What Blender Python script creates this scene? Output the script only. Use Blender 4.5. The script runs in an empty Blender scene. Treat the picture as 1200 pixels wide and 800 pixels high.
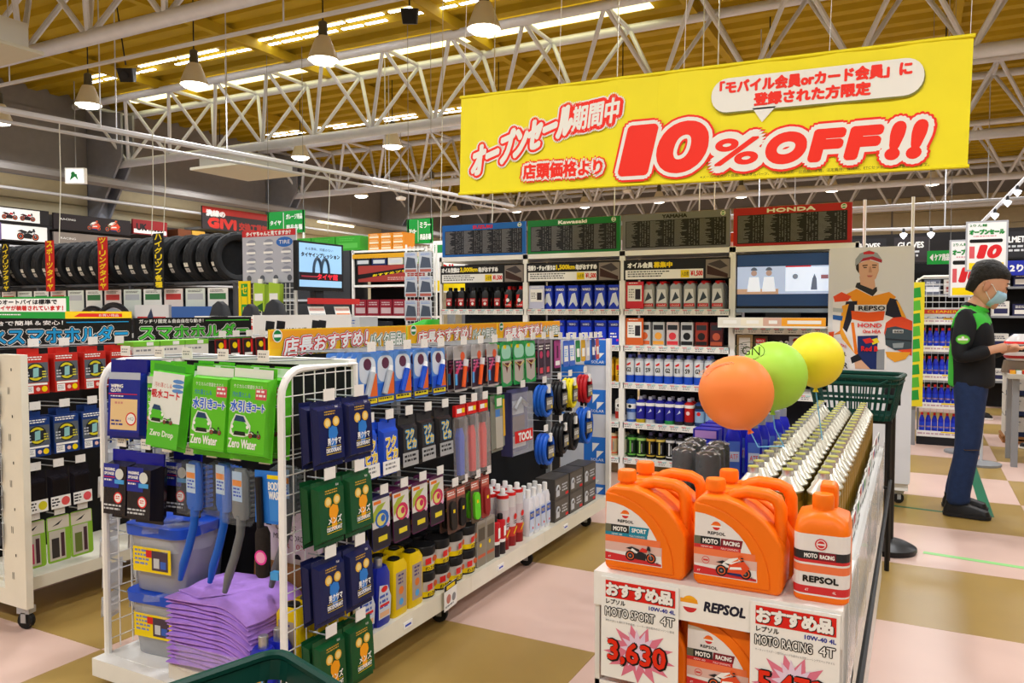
import bpy, math, random
from mathutils import Matrix, Vector
random.seed(7)
S = bpy.context.scene
COL = S.collection
PI = math.pi
R90 = PI / 2

# ---------------------------------------------------------------- camera, light, exposure
cam = bpy.data.cameras.new('camera')
cam.sensor_width = 36
cam.lens = 36 * 910 / 1200
cam.clip_start = 0.05
cam_o = bpy.data.objects.new('camera', cam)
cam_o.location = (0, 0, 1.38)
cam_o.rotation_euler = (R90 - math.atan(37 / 910), 0, math.radians(27.5))
COL.objects.link(cam_o)
S.camera = cam_o
W = bpy.data.worlds.new('daylight')
S.world = W
W.use_nodes = True
W.node_tree.nodes['Background'].inputs[0].default_value = (0.93, 0.96, 1.0, 1)
W.node_tree.nodes['Background'].inputs[1].default_value = 0.4
S.view_settings.view_transform = 'Standard'
S.view_settings.look = 'None'
S.view_settings.gamma = 1
S.view_settings.use_curve_mapping = False
S.view_settings.exposure = 0.2
LAMP_W = 41

# ---------------------------------------------------------------- materials
MATS = {}
def lin(h):
    h = h.lstrip('#')
    c = [int(h[i:i + 2], 16) / 255 for i in (0, 2, 4)]
    return tuple(x / 12.92 if x <= .04045 else ((x + .055) / 1.055) ** 2.4 for x in c)
def M(h, rough=.5, metal=0, noise=0, scale=8, alpha=1, trans=0, emit=0, coat=0, bump=0):
    key = (h, rough, metal, noise, scale, alpha, trans, emit, coat, bump)
    if key in MATS: return MATS[key]
    m = bpy.data.materials.new('paint_' + h.strip('#'))
    m.use_nodes = True
    nt = m.node_tree; b = nt.nodes['Principled BSDF']
    c = lin(h)
    b.inputs['Base Color'].default_value = (*c, 1)
    b.inputs['Roughness'].default_value = rough
    b.inputs['Metallic'].default_value = metal
    b.inputs['Specular IOR Level'].default_value = .28
    if coat: b.inputs['Coat Weight'].default_value = coat
    if trans: b.inputs['Transmission Weight'].default_value = trans; b.inputs['IOR'].default_value = 1.1
    if alpha < 1: b.inputs['Alpha'].default_value = alpha
    if emit:
        b.inputs['Emission Color'].default_value = (*c, 1); b.inputs['Emission Strength'].default_value = emit
    if noise or bump:
        tc = nt.nodes.new('ShaderNodeTexCoord'); n = nt.nodes.new('ShaderNodeTexNoise')
        n.inputs['Scale'].default_value = scale; n.inputs['Detail'].default_value = 4
        nt.links.new(tc.outputs['Object'], n.inputs['Vector'])
        if noise:
            r = nt.nodes.new('ShaderNodeValToRGB')
            r.color_ramp.elements[0].position = .3; r.color_ramp.elements[1].position = .7
            r.color_ramp.elements[0].color = (*[x * (1 - noise) for x in c], 1)
            r.color_ramp.elements[1].color = (*[min(1, x * (1 + noise)) for x in c], 1)
            nt.links.new(n.outputs[0], r.inputs[0]); nt.links.new(r.outputs[0], b.inputs['Base Color'])
        if bump:
            bp = nt.nodes.new('ShaderNodeBump'); bp.inputs['Strength'].default_value = bump; bp.inputs['Distance'].default_value = .01
            nt.links.new(n.outputs[0], bp.inputs['Height']); nt.links.new(bp.outputs[0], b.inputs['Normal'])
    MATS[key] = m
    return m
WHITE = M('#f2f1ee', .45, noise=.03); PAPER = M('#f4f4f2', .6); CREAM = M('#e6e2d2', .4, noise=.03)
BLACK = M('#121214', .45); DARK = M('#1c1d22', .6, noise=.1); GREY = M('#8c8e92', .5); LGREY = M('#c9ccd2', .5)
RED = M('#d81e1e', .45); YEL = M('#f3d500', .45); ORANGE = M('#f58a1e', .45); BLUE = M('#1c45c0', .4)
NAVY = M('#16204f', .35); GREEN = M('#12803a', .45); LIME = M('#6fcc2a', .4); STEEL = M('#b4b8bc', .5, .6)
TAGW = M('#eeece8', .5); SILVER = M('#b9bcc0', .3, .8); PINK = M('#e0359a', .45); BROWN = M('#9a6a3c', .7, noise=.08)
CLEAR = M('#f4f8fb', .06, alpha=.16); TYRE = M('#202124', .75, noise=.15, scale=20); LBLUE = M('#4aa3e6', .4)

# ---------------------------------------------------------------- mesh builder
TXT = {}
def glyphs(t, res=2):
    s = (t, res)
    if s not in TXT:
        c = bpy.data.curves.new('t', 'FONT'); c.body = t; c.resolution_u = res
        o = bpy.data.objects.new('t', c)
        me = bpy.data.meshes.new_from_object(o)
        vs = [(v.co.x, v.co.y) for v in me.vertices]; fs = [tuple(p.vertices) for p in me.polygons]
        bpy.data.objects.remove(o); bpy.data.curves.remove(c); bpy.data.meshes.remove(me)
        xs = [v[0] for v in vs]; ys = [v[1] for v in vs]
        x0, x1, y0, y1 = min(xs), max(xs), min(ys), max(ys)
        TXT[s] = ([((x - x0) / (x1 - x0 or 1), (y - y0) / (y1 - y0 or 1)) for x, y in vs], fs)
    return TXT[s]
class MB:
    def __init__(s): s.v, s.f, s.m, s.ms, s.X = [], [], [], [], None
    def add(s, vs, fs, mat):
        if mat not in s.ms: s.ms.append(mat)
        i = s.ms.index(mat); n = len(s.v)
        s.v += [tuple(s.X @ Vector(p)) for p in vs] if s.X else [tuple(p) for p in vs]
        s.f += [tuple(a + n for a in f) for f in fs]; s.m += [i] * len(fs)
        return s
    def box(s, x0, x1, y0, y1, z0, z1, mat):
        return s.add([(x, y, z) for x in (x0, x1) for y in (y0, y1) for z in (z0, z1)],
            [(0, 1, 3, 2), (4, 6, 7, 5), (0, 4, 5, 1), (2, 3, 7, 6), (0, 2, 6, 4), (1, 5, 7, 3)], mat)
    def loft(s, secs, mat, nc=3, n=None):
        # secs: (z, hx, hy, r, cx, cy) rounded rectangles
        vs, fs = [], []
        for z, hx, hy, r, *c in secs:
            cx, cy = (list(c) + [0, 0])[:2]
            r = min(r, hx, hy)
            for k, (sx, sy) in enumerate(((1, 1), (-1, 1), (-1, -1), (1, -1))):
                for j in range(nc):
                    a = k * R90 + R90 * j / max(1, nc - 1)
                    vs.append((cx + sx * (hx - r) + r * math.cos(a), cy + sy * (hy - r) + r * math.sin(a), z))
        m = nc * 4
        for i in range(len(secs) - 1):
            for j in range(m):
                a, b = i * m + j, i * m + (j + 1) % m
                fs.append((a, b, b + m, a + m))
        fs.append(tuple(range(m))[::-1]); fs.append(tuple(range(len(vs) - m, len(vs))))
        return s.add(vs, fs, mat)
    def lathe(s, prof, mat, n=12, c=(0, 0, 0)):
        vs, fs = [], []
        for r, z in prof:
            for j in range(n):
                a = 2 * PI * j / n
                vs.append((c[0] + r * math.cos(a), c[1] + r * math.sin(a), c[2] + z))
        for i in range(len(prof) - 1):
            for j in range(n):
                a, b = i * n + j, i * n + (j + 1) % n
                fs.append((a, b, b + n, a + n))
        fs.append(tuple(range(n))[::-1]); fs.append(tuple(range(len(vs) - n, len(vs))))
        return s.add(vs, fs, mat)
    def tube(s, pts, r, mat, n=6, closed=False):
        P = [Vector(p) for p in pts]; k = len(P); vs, fs = [], []
        up = None
        for i, p in enumerate(P):
            a = P[i - 1] if i or closed else p; b = P[(i + 1) % k] if i < k - 1 or closed else p
            d = (b - a).normalized()
            if up is None:
                up = Vector((0, 0, 1)) if abs(d.z) < .9 else Vector((1, 0, 0))
            e = d.cross(up).normalized(); up = e.cross(d).normalized()
            rr = r[i] if isinstance(r, (list, tuple)) else r
            for j in range(n):
                t = 2 * PI * j / n + PI / n
                vs.append(p + e * (rr * math.cos(t)) + up * (rr * math.sin(t)))
        for i in range(k if closed else k - 1):
            for j in range(n):
                a, b = i * n + j, i * n + (j + 1) % n
                c, d = ((i + 1) % k) * n + j, ((i + 1) % k) * n + (j + 1) % n
                fs.append((a, b, d, c))
        if not closed:
            fs.append(tuple(range(n))[::-1]); fs.append(tuple(range(len(vs) - n, len(vs))))
        return s.add(vs, fs, mat)
    def prism(s, poly, y0, y1, mat):
        n = len(poly)
        vs = [(x, y0, z) for x, z in poly] + [(x, y1, z) for x, z in poly]
        fs = [tuple(range(n)), tuple(range(2 * n - 1, n - 1, -1))] + [(i, i + n, (i + 1) % n + n, (i + 1) % n) for i in range(n)]
        return s.add(vs, fs, mat)
    def poly(s, pts, y, mat): return s.add([(x, y, z) for x, z in pts], [tuple(range(len(pts)))], mat)
    def rect(s, x0, x1, z0, z1, y, mat): return s.poly([(x0, z0), (x1, z0), (x1, z1), (x0, z1)], y, mat)
    def disc(s, x, z, r, y, mat, n=14, rz=None, a0=0, a1=2 * PI):
        rz = rz or r
        full = abs(a1 - a0 - 2 * PI) < 1e-6
        k = n if full else n + 1
        return s.poly([(x + r * math.cos(a0 + (a1 - a0) * i / n), z + rz * math.sin(a0 + (a1 - a0) * i / n)) for i in range(k)], y, mat)
    def text(s, t, x0, x1, z0, z1, y, mat, bold=0, n=8, shear=0, slope=0, res=2):
        vs, fs = glyphs(t, res); w, h = x1 - x0, z1 - z0
        offs = [(0, 0)] if not bold else [(bold * math.cos(2 * PI * k / n), bold * math.sin(2 * PI * k / n)) for k in range(n)]
        for k, (dx, dz) in enumerate(offs):
            s.add([(x0 + a * w + b * h * shear + dx, y - .00007 * k, z0 + b * h + a * w * slope + dz) for a, b in vs], fs, mat)
        return s
    def scrib(s, x0, x1, z0, z1, rows, y, mat, g=.5):
        h = (z1 - z0) / rows
        for r in range(rows):
            x = x0; e = x1 - random.random() * .25 * (x1 - x0)
            while x < e:
                w = h * random.uniform(.4, 1.6)
                s.rect(x, min(x + w, e), z1 - h * r - h * g, z1 - h * r, y, mat); x += w + h * .3
        return s
    def mesh(s, name, smooth=False):
        me = bpy.data.meshes.new(name); me.from_pydata(s.v, [], s.f)
        for m in s.ms: me.materials.append(m)
        me.polygons.foreach_set('material_index', s.m)
        if smooth:
            me.polygons.foreach_set('use_smooth', [True] * len(s.f)); me.set_sharp_from_angle(angle=.7)
        me.update()
        return me
    def build(s, name, parent=None, loc=(0, 0, 0), rz=0, smooth=False):
        return obj(name, s.mesh(name, smooth), parent, loc, rz)
CH = {}
def obj(name, me, parent=None, loc=(0, 0, 0), rz=0):
    o = bpy.data.objects.new(name, me); COL.objects.link(o)
    o.location = loc; o.rotation_euler = (0, 0, rz)
    if parent: o.parent = parent; CH.setdefault(parent.name, []).append(o)
    return o
def emp(name, parent=None, loc=(0, 0, 0), rz=0): return obj(name, None, parent, loc, rz)
def tag(o, label, cat=None, group=None, kind=None):
    if label: o['label'] = label
    if cat: o['category'] = cat
    if group: o['group'] = group
    if kind: o['kind'] = kind
    return o
def thing(name, label, cat, loc=(0, 0, 0), rz=0, group=None): return tag(emp(name, None, loc, rz), label, cat, group)
def struct(o): o['kind'] = 'structure'; return o
def tree(o, parent=None):
    c = o.copy(); COL.objects.link(c); c.parent = parent
    if parent: CH.setdefault(parent.name, []).append(c)
    for k in CH.get(o.name, []): tree(k, c)
    return c
USED = set()
def put(p, loc, rz=0, label=None, group=None, cat=None, tilt=None, sc=None):
    # the first call places the thing itself, later calls place copies of it and its parts
    o = tree(p) if p.name in USED else p
    USED.add(p.name)
    o.location = loc; o.rotation_euler = (tilt[0], tilt[1], rz) if tilt else (0, 0, rz)
    if sc: o.scale = sc
    return tag(o, label, cat, group)
def mb(): return MB()
def rr(x0, x1, z0, z1, r, n=4):
    p = []
    for cx, cz, a in ((x1 - r, z1 - r, 0), (x0 + r, z1 - r, 1), (x0 + r, z0 + r, 2), (x1 - r, z0 + r, 3)):
        p += [(cx + r * math.cos((a + k / n) * R90), cz + r * math.sin((a + k / n) * R90)) for k in range(n + 1)]
    return p
def J(a): return random.uniform(-a, a)
# ---------------------------------------------------------------- room shell
TX, TY, TS = -1.12, 1.985, .9
TAN = M('#a3864a', .3, noise=.05, scale=3); PNK = M('#d4b5a8', .3, noise=.035, scale=3)
def checker():
    m = bpy.data.materials.new('floor_checker'); m.use_nodes = True
    nt = m.node_tree; b = nt.nodes['Principled BSDF']; b.inputs['Roughness'].default_value = .35
    tc = nt.nodes.new('ShaderNodeTexCoord'); mp = nt.nodes.new('ShaderNodeMapping'); ck = nt.nodes.new('ShaderNodeTexChecker')
    mp.inputs['Location'].default_value = (-TX / TS, -TY / TS, .5); mp.inputs['Scale'].default_value = (1 / TS, 1 / TS, 0)
    ck.inputs['Scale'].default_value = 1
    ck.inputs['Color1'].default_value = (*lin('#d4b5a8'), 1); ck.inputs['Color2'].default_value = (*lin('#a3864a'), 1)
    nt.links.new(tc.outputs['Object'], mp.inputs[0]); nt.links.new(mp.outputs[0], ck.inputs[0]); nt.links.new(ck.outputs[0], b.inputs['Base Color'])
    return m
floor = struct(mb().box(-14.2, 9, -4, 25.2, -.15, -.004, checker()).build('floor'))
tl = []
for m_ in (PNK, TAN):
    t = mb(); e = TS / 2
    t.loft([(-.004, e, e, .001), (-.001, e, e, .001), (0, e - .0012, e - .0012, .001)], m_, nc=1); tl.append(t.mesh('tile'))
for i in range(-4, 6):
    for j in range(-1, 13):
        obj('tile', tl[(i + j) % 2], floor, (TX + TS * (i + .5), TY + TS * (j + .5), 0))
# left wall: sheet siding boards between columns, dark panels above
TRY = [.48 + 4.57 * k for k in range(6)]
wl = struct(mb().box(-14.2, -14.05, -4, 25, -.1, 5.46, M('#8a888c', .7, noise=.04)).build('wall_left'))
sid = M('#bfb497', .6, noise=.04)
bd = mb().prism([(0, 0), (.03, .012), (.03, .40), (0, .412)], 0, 4.2, sid).mesh('siding_board')
for k in range(5):
    for z in range(9): obj('siding_board', bd, wl, (-14.05, TRY[k] + .2, .02 + z * .415))
dk = mb().box(0, .025, 0, 4.2, 0, 1.2, M('#8a888c', .7, noise=.04)).mesh('upper_panel')
for k in range(5): obj('upper_panel', dk, wl, (-14.05, TRY[k] + .2, 3.78))
wb = struct(mb().box(-14.2, 9, 25.05, 25.2, -.1, 5.46, M('#8a888c', .7, noise=.04)).build('wall_back'))
struct(mb().box(9, 9.15, -4.15, 25.2, -.1, 5.48, M('#bfb497', .6, noise=.04)).build('wall_right')); struct(mb().box(-14.2, 9, -4.15, -4, -.1, 5.48, M('#bfb497', .6, noise=.04)).build('wall_front'))
bd = mb(); bd.X = Matrix.Rotation(-R90, 4, 'Z'); bd.prism([(0, 0), (.03, .012), (.03, .40), (0, .412)], 0, 4.4, sid); bd = bd.mesh('siding_board')
for k in range(5):
    for z in range(4, 11): obj('siding_board', bd, wb, (-14 + k * 4.45, 25.05, .02 + z * .415))
# ceiling deck
ce = mb(); ochre = M('#b39612', .65, noise=.08, scale=2)
y = -4.0; vs = []; fs = []
while y < 25.2:
    for dy, z in ((0, 5.3), (.16, 5.3), (.2, 5.37), (.36, 5.37)): vs += [(-14.2, y + dy, z), (9, y + dy, z)]
    y += .4
fs = [(2 * i, 2 * i + 1, 2 * i + 3, 2 * i + 2) for i in range(len(vs) // 2 - 1)]
ce.add(vs, fs, ochre); ce.box(-14.2, 9, -4, 25.2, 5.45, 5.5, ochre)
ceil = struct(ce.build('ceiling'))
pur = mb().box(-.05, .05, 0, 4.57, 0, .14, ochre).mesh('purlin')
for k in range(5):
    for x in range(-12, 9, 3): obj('purlin', pur, ceil, (x + .4, TRY[k], 5.16))
sky = [mb().box(0, L, -.028, .028, 0, .01, M('#f6f8ff', .4, emit=7)).mesh('skylight_slot') for L in (.35, .6, .85)]
for k, x0_, x1_ in ((2, -12.7, -5.2), (3, -12.9, .6)):
    for row in range(2):
        x = x0_ + J(.2)
        while x < x1_:
            q = random.randrange(3); obj('skylight_slot', sky[q], ceil, (x, TRY[k] - .95 - .2 * row, 5.285)); x += (.35, .6, .85)[q] + random.choice((.06, .1, .5))
spm = mb().box(0, 3.36, -.2, .2, 0, .01, M('#f3eeb4', .4, emit=2.2)).mesh('skylight_panel')
for k in (2,):
    for i in range(3): obj('skylight_panel', spm, ceil, (-13.2 + 3.375 * i, TRY[k] + .1, 5.286))
pipe = M('#dde2f0', .35, .1, noise=.03)
def bar(a, b, r, m_=pipe): return mb().tube([a, b], r, m_, 7).mesh('web_bar')
ZB, ZT, PW = 4.1, 5.13, 1.125
wbm = [bar((0, s * .46, ZT), (d * PW / 2, 0, ZB), .03) for s in (1, -1) for d in (1, -1)]
tie = bar((0, -.46, ZT), (0, .46, ZT), .03)
LBT = ['white tubular roof truss passing over the green basket stack', 'white tubular roof truss from which the yellow sale banner hangs', 'white tubular roof truss just behind the yellow sale banner', 'white tubular roof truss, third one beyond the oil shelves row', 'white tubular roof truss low beyond the maker boards', 'white tubular roof truss closest to the far beige wall']
for k, ty in enumerate(TRY):
    t = thing('roof_truss', LBT[k], 'truss', (0, ty, 0))
    for s in (-.46, .46): mb().tube([(-13.9, s, ZT), (9, s, ZT)], .062, pipe, 9).build('top_chord', t, smooth=True)
    mb().tube([(-14, 0, ZB), (9, 0, ZB)], .075, pipe, 9).build('bottom_chord', t, smooth=True)
    for i in range(20):
        x = -13.605 + PW * i
        for q in range(4):
            if i or q % 2 == 0: obj('web_bar', wbm[q], t, (x, 0, 0))
        obj('tie_bar', tie, t, (x, 0, 0))
    c = mb(); cg = M('#8d8f9a', .5, noise=.05)
    c.box(-14.05, -13.8, -.14, .14, 0, 5.2, cg)
    for s in (-.12, .12): c.X = Matrix.Translation((0, s, 0)); c.prism([(-13.8, 3.1), (-13.05, 4.2), (-13.05, 5.0), (-13.8, 5.1)], -.02, .02, cg)
    c.X = None
    tag(c.build('steel_column', loc=(0, ty, 0)), 'grey steel wall column with a haunch under ' + LBT[k][8:].replace('tubular ', ''), 'column')
# wall pipes, lighting tracks
def rod(name, pts, r, m_, label, cat, hang=(), n=6):
    o = mb().tube(pts, r, m_, n).build(name, smooth=True); tag(o, label, cat)
    for p in hang: mb().tube([p, (p[0], p[1], 5.3)], .008, LGREY, 5).build('hanger_rod', o)
    return o
rail = M('#c9c9cc', .4)
rod('lighting_track', [(-8.4, 3.2, 3.4), (-8.234, 4.639, 3.4), (-7.6, 9.1, 3.4), (-7.0, 13.5, 3.4)], .035, rail, 'long pale lighting track hung over the tyre rack aisle', 'lighting track', [(-8.05, 5.6, 3.4), (-7.85, 7.2, 3.4), (-7.45, 10, 3.4), (-7.2, 12, 3.4)])
rod('lighting_track', [(-8.55, 3.2, 3.32), (-8.4, 4.639, 3.32), (-7.75, 9.1, 3.32), (-7.1, 13.5, 3.32)], .02, rail, 'thin cable tray running just under the long lighting track', 'cable tray', [(-8.2, 5.9, 3.32), (-7.6, 10.3, 3.32)])
rod('conduit_pipe', [(-13.5, -2, 3.42), (-13.5, 24, 3.42)], .03, rail, 'pale conduit pipe along the left wall, lower one', 'pipe')
rod('conduit_pipe', [(-13.22, -2, 3.72), (-13.22, 24, 3.72)], .09, M('#8a8684', .6), 'thick grey beam pipe along the left wall, upper one', 'pipe')
rod('conduit_pipe', [(-11, 5.16, 3.9), (-4.3, 5.25, 3.9), (2, 5.3, 3.9)], .022, rail, 'thin pale pipe beneath the truss with the yellow banner', 'pipe', [(-9, 5.18, 3.9), (-5, 5.24, 3.9)])
rod('conduit_pipe', [(-13.7, 24.6, 3.1), (8.5, 24.6, 3.1)], .06, rail, 'pale pipe along the far beige wall', 'pipe')
rod('lighting_track', [(-4, 11.4, 2.5), (.64, 11.4, 2.42)], .022, rail, 'white lighting track over the racks behind the rider poster', 'lighting track', [(-2, 11.4, 2.47), (.3, 11.4, 2.43)])
rod('lighting_track', [(.66, 11.4, 2.42), (1.13, 11.4, 2.97), (1.9, 11.4, 3.8)], .022, rail, 'slanted white lighting track above the ten percent placard', 'lighting track', [(1.5, 11.4, 3.37)])
rod('lighting_track', [(-4, 15, 3.15), (5, 15, 3.2)], .03, rail, 'white lighting track in front of the far wall', 'lighting track', [(-2, 15, 3.16), (1, 15, 3.18)])
for i, (x, z) in enumerate(((-.169, 2.433), (.145, 2.428), (.84, 2.63), (.97, 2.78), (1.07, 2.9))):
    o = mb().tube([(0, .02, .02), (0, -.01, -.045)], .018, BLACK).build('spotlight', loc=(x, 11.37, z - .02))
    tag(o, 'small black track spotlight with white lens over the right racks', 'spotlight', 'track spotlights')
    mb().lathe([(.0, -.04), (.035, 0), (.045, .03), (0, .05)], M('#f4f6ff', .3, emit=2.5), 10, (0, -.012, -.075)).build('lens', o)
# high-bay lamps
lamp = thing('pendant_lamp', '', 'lamp')
mb().tube([(0, 0, .42), (0, 0, 1.2)], .01, BLACK).build('cable', lamp)
mb().lathe([(.03, .44), (.06, .42), (.065, .28), (.09, .24)], M('#5c5a4e', .5), 12).build('housing', lamp, smooth=True)
mb().lathe([(.09, .26), (.13, .18), (.19, .04), (.205, 0), (.2, -.005), (.185, .03), (.08, .24)], M('#e6e0cc', .3), 18).build('shade', lamp, smooth=True)
mb().lathe([(.19, .012), (.15, -.035), (.06, -.055), (.0, -.058)], M('#fff7e2', .3, emit=9), 18).build('lens', lamp, smooth=True)
ld = bpy.data.lights.new('lamp_light', 'AREA'); ld.shape = 'DISK'; ld.size = .36; ld.energy = LAMP_W; ld.color = (.97, .985, 1)
ll = obj('lamp_light', ld, lamp, (0, 0, -.075))
OFFL = []
LROW = ['behind the first roof truss', 'between the first truss and the banner truss', 'just beyond the truss with the yellow banner', 'beyond the truss behind the banner', 'over the far racks', 'close to the far beige wall']
for r, yy in enumerate((-1.6, 2.6, 6.9, 11.05, 15.45, 19.8)):
    for c in range(9):
        lo_ = put(lamp, (-12.25 + 2.085 * c, yy, 4.2), 0, 'glowing bell-shaped high-bay lamp hung ' + LROW[r], 'high-bay lamps ' + LROW[r], 'lamp', sc=(.84, .84, .98))
        if r < 2 or c > (5, 6, 6, 6)[r - 2]: OFFL.append((lo_, 'row_%d_lamp_%d_offscreen' % (r + 1, c + 1)))
for lo_, nm_ in OFFL:
    for k_ in CH[lo_.name]:
        if k_.type == 'LIGHT': k_.name = nm_
for lo_, nm_ in OFFL: lo_.name = 'pendant_lamp_offscreen'
# small ceiling items
def item(name, label, cat, m_, group=None): return tag(m_.build(name, smooth=False), label, cat, group)
a = mb(); a.box(-8.37, -7.33, 3.62, 4.4, 3.76, 4.02, M('#d4d2c8', .5)); a.box(-8.42, -7.2, 3.56, 4.46, 3.73, 3.76, M('#c9c6b4', .5))
a.tube([(-8.1, 3.75, 4.0), (-8.1, 3.75, 5.28)], .01, GREY); a.tube([(-7.5, 4.2, 4.0), (-7.5, 4.2, 5.28)], .01, GREY)
item('air_conditioner', 'boxy cream ceiling air conditioner beside the first truss', 'air conditioner', a)
a = mb(); a.box(-10.1, -9.1, 8.7, 9.7, 3.62, 3.8, M('#a9a79c', .5)); a.box(-10.2, -9.0, 8.6, 9.8, 3.58, 3.62, M('#d9d6c2', .5)); a.tube([(-9.6, 8.8, 3.78), (-9.6, 8.8, 5.28)], .012, GREY)
item('air_conditioner', 'flat square ceiling air conditioner over the red fork-oil banner', 'air conditioner', a)
for x, yy, z, lb in ((-7.45, 5.5, 3.86, 'small black loudspeaker hung near the pale pipe'), (-4.44, 6.37, 4.24, 'small black loudspeaker beside a lamp above the banner')):
    a = mb(); a.X = Matrix.Translation((x, yy, z)) @ Matrix.Rotation(.5, 4, 'Z') @ Matrix.Rotation(.3, 4, 'X')
    a.loft([(-.07, .07, .05, .02), (.07, .085, .07, .02)], BLACK); a.disc(0, 0, .04, -.075, DARK); a.tube([(0, 0, .1), (0, .0, 1.2)], .008, BLACK)
    item('loudspeaker', lb, 'loudspeaker', a)
a = mb(); a.X = Matrix.Translation((-12.9, 8.5, 3.72)) @ Matrix.Rotation(.5, 4, 'Z')
a.box(-.17, .17, -.04, .04, -.17, .1, PAPER); a.rect(-.15, .15, -.15, .08, -.041, M('#eef6ee', .4, emit=.6)); a.disc(-.03, .0, .035, -.043, GREEN); a.poly([(-.09, -.12), (.0, -.05), (.06, -.12), (.03, -.0), (-.06, -.02)], -.042, GREEN)
a.tube([(0, 0, .1), (0, 0, 1.62)], .01, GREY)
item('exit_sign', 'small lit green and white running-man exit sign on a rod', 'exit sign', a)
a = mb().lathe([(.0, 0), (.1, .0), (.12, .05), (.1, .08), (0, .1)], RED, 12, (-13.91, 14.9, 3.55)); item('alarm_bell', 'round red alarm on the left wall', 'alarm', a)
for i, (x, yy, z) in enumerate(((-3, 13, 4.0), (-9.3, 13, 3.6), (-6, 17.3, 4.1), (1.1, 7.6, 4.3))):
    a = mb().lathe([(.0, 0), (.09, .0), (.11, .05), (.03, .08)], TAGW, 12, (x, yy, z)); a.tube([(x, yy, z + .08), (x, yy, 5.36)], .006, GREY)
    item('smoke_detector', 'small round cream smoke detector hanging below the roof', 'smoke detector', a, 'smoke detectors')
fl = mb(); fl.box(-.06, .06, -.6, .6, .03, .09, PAPER); [fl.tube([(0, q, .09), (0, q, 1.76)], .006, GREY, 4) for q in (-.5, .5)]; flr = [(-13.43, 15.9, 3.6)]
fx = tag(fl.build('tube_light'), '', 'lamp'); mb().tube([(0, -.58, 0), (0, .58, 0)], .02, M('#fff3c8', .3, emit=4), 8).build('tube', fx)
for p in flr: put(fx, p, 0, 'slim fluorescent tube lamp mounted along the left wall', None, sc=(1, 1.2, 1))
for i, (x, yy, z0, z1) in enumerate(((-8.02, 6.2, 2.25, 3.44), (-8.0, 6.35, 2.3, 3.42), (-7.68, 8.9, 2.5, 3.42), (-5.4, 8.4, 2.2, 5.35), (-3.6, 6.5, 2.0, 5.36), (-2.3, 6.3, 2.15, 5.3), (-1.6, 6.4, 2.15, 5.3), (-1.5, 6.5, 2.15, 5.35), (-8.205, 5.2, 2.1, 3.42))):
    tag(mb().tube([(x + .05, yy, z1), (x + .02, yy + .02, (z0 + z1) / 2), (x, yy, z0)], .005, M('#cfcdbc', .5), 5).build('hanging_cable'), 'thin white power cable hanging straight down from the roof space', 'cable', 'hanging cables')
# floor tapes
def tape(name, a, b, w, m_, label):
    a, b = Vector((*a, 0)), Vector((*b, 0)); d = (b - a).normalized(); e = Vector((-d.y, d.x, 0)) * w / 2
    p = [a + e, a - e, b - e, b + e]
    tag(mb().add([(q.x, q.y, z) for z in (.0005, .0015) for q in p], [(0, 1, 2, 3), (4, 7, 6, 5), (0, 4, 5, 1), (1, 5, 6, 2), (2, 6, 7, 3), (3, 7, 4, 0)], m_).build(name), label, 'tape')
tape('floor_tape', (.06, 4.96), (.95, 4.86), .045, M('#8fcf80', .4), 'light green tape strip on the pink floor tile')
tape('floor_tape', (-.16, 6.06), (.42, 6.0), .035, M('#0d6647', .4), 'dark green tape line at the feet of the shop clerk')
tape('floor_tape', (.45, 6.02), (.46, 8.4), .07, M('#0d6647', .4), 'dark green tape strip running past the shop clerk into the aisle')
# ---------------------------------------------------------------- yellow sale banner
by = M('#eede1c', .55, noise=.03, bump=.15, scale=3)
bn = thing('sale_banner', 'large yellow sale banner with red ten percent lettering hung from the truss', 'banner', (-3.092, 5.0, 0))
bn.rotation_euler = (0, math.radians(1.25), 0)
BX = Matrix.Translation((3.092, 0, 0))
t = mb(); t.X = BX
n = 24
vs = [(-3.092 + 3.279 * i / n, .006 * math.sin(i * 1.9), z) for z in (2.243, 2.957) for i in range(n + 1)] + [(-3.092 + 3.279 * i / n, .003 + .006 * math.sin(i * 1.9), z) for z in (2.243, 2.957) for i in range(n + 1)]
k = n + 1
t.add(vs, [(i, i + 1, i + 1 + k, i + k) for i in range(n)] + [(i + 1 + 2 * k, i + 2 * k, i + 3 * k, i + 1 + 3 * k) for i in range(n)], by); t.build('cloth', bn)
for z in (2.245, 2.955):
    t = mb(); t.X = BX; t.tube([(-3.1, 0, z), (.195, 0, z)], .011, by, 8); t.build('hem_pole', bn)
for x in (-3.07, -2.3, -1.42, -.55, .17):
    t = mb(); t.X = BX; t.tube([(x, 0, 2.955), (x, .03, 4.06)], .0018, PAPER, 4); t.build('string', bn)
RW = M('#ef2b16', .5); BG = M('#e9e6dc', .55); DR = M('#8f1a14', .5)
def ban(name, fn):
    t = mb(); t.X = BX; fn(t); t.build(name, bn)
def f(t):
    y = -.012
    a = ('オープンセール', -2.985, -2.2, 2.365, 2.575, .33); b = ('期間中', -2.19, -1.86, 2.63, 2.79, .12)
    for (s, x0, x1, z0, z1, sl), shr in ((a, .12), (b, .1)):
        for bold, m_, dy in ((.04, BG, 0), (.03, RW, .001), (.012 if sl > .2 else .005, BG, .002)): t.text(s, x0, x1, z0, z1, y - dy, m_, bold, 16, shear=shr, slope=sl)
ban('opening_lettering', f)
def f(t):
    y = -.012
    for bold, m_, dy in ((.034, RW, 0), (.022, BG, .001), (.005, RW, .002)): t.text('店頭価格より', -2.555, -1.96, 2.325, 2.425, y - dy, m_, bold, 8)
ban('price_lettering', f)
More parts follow.
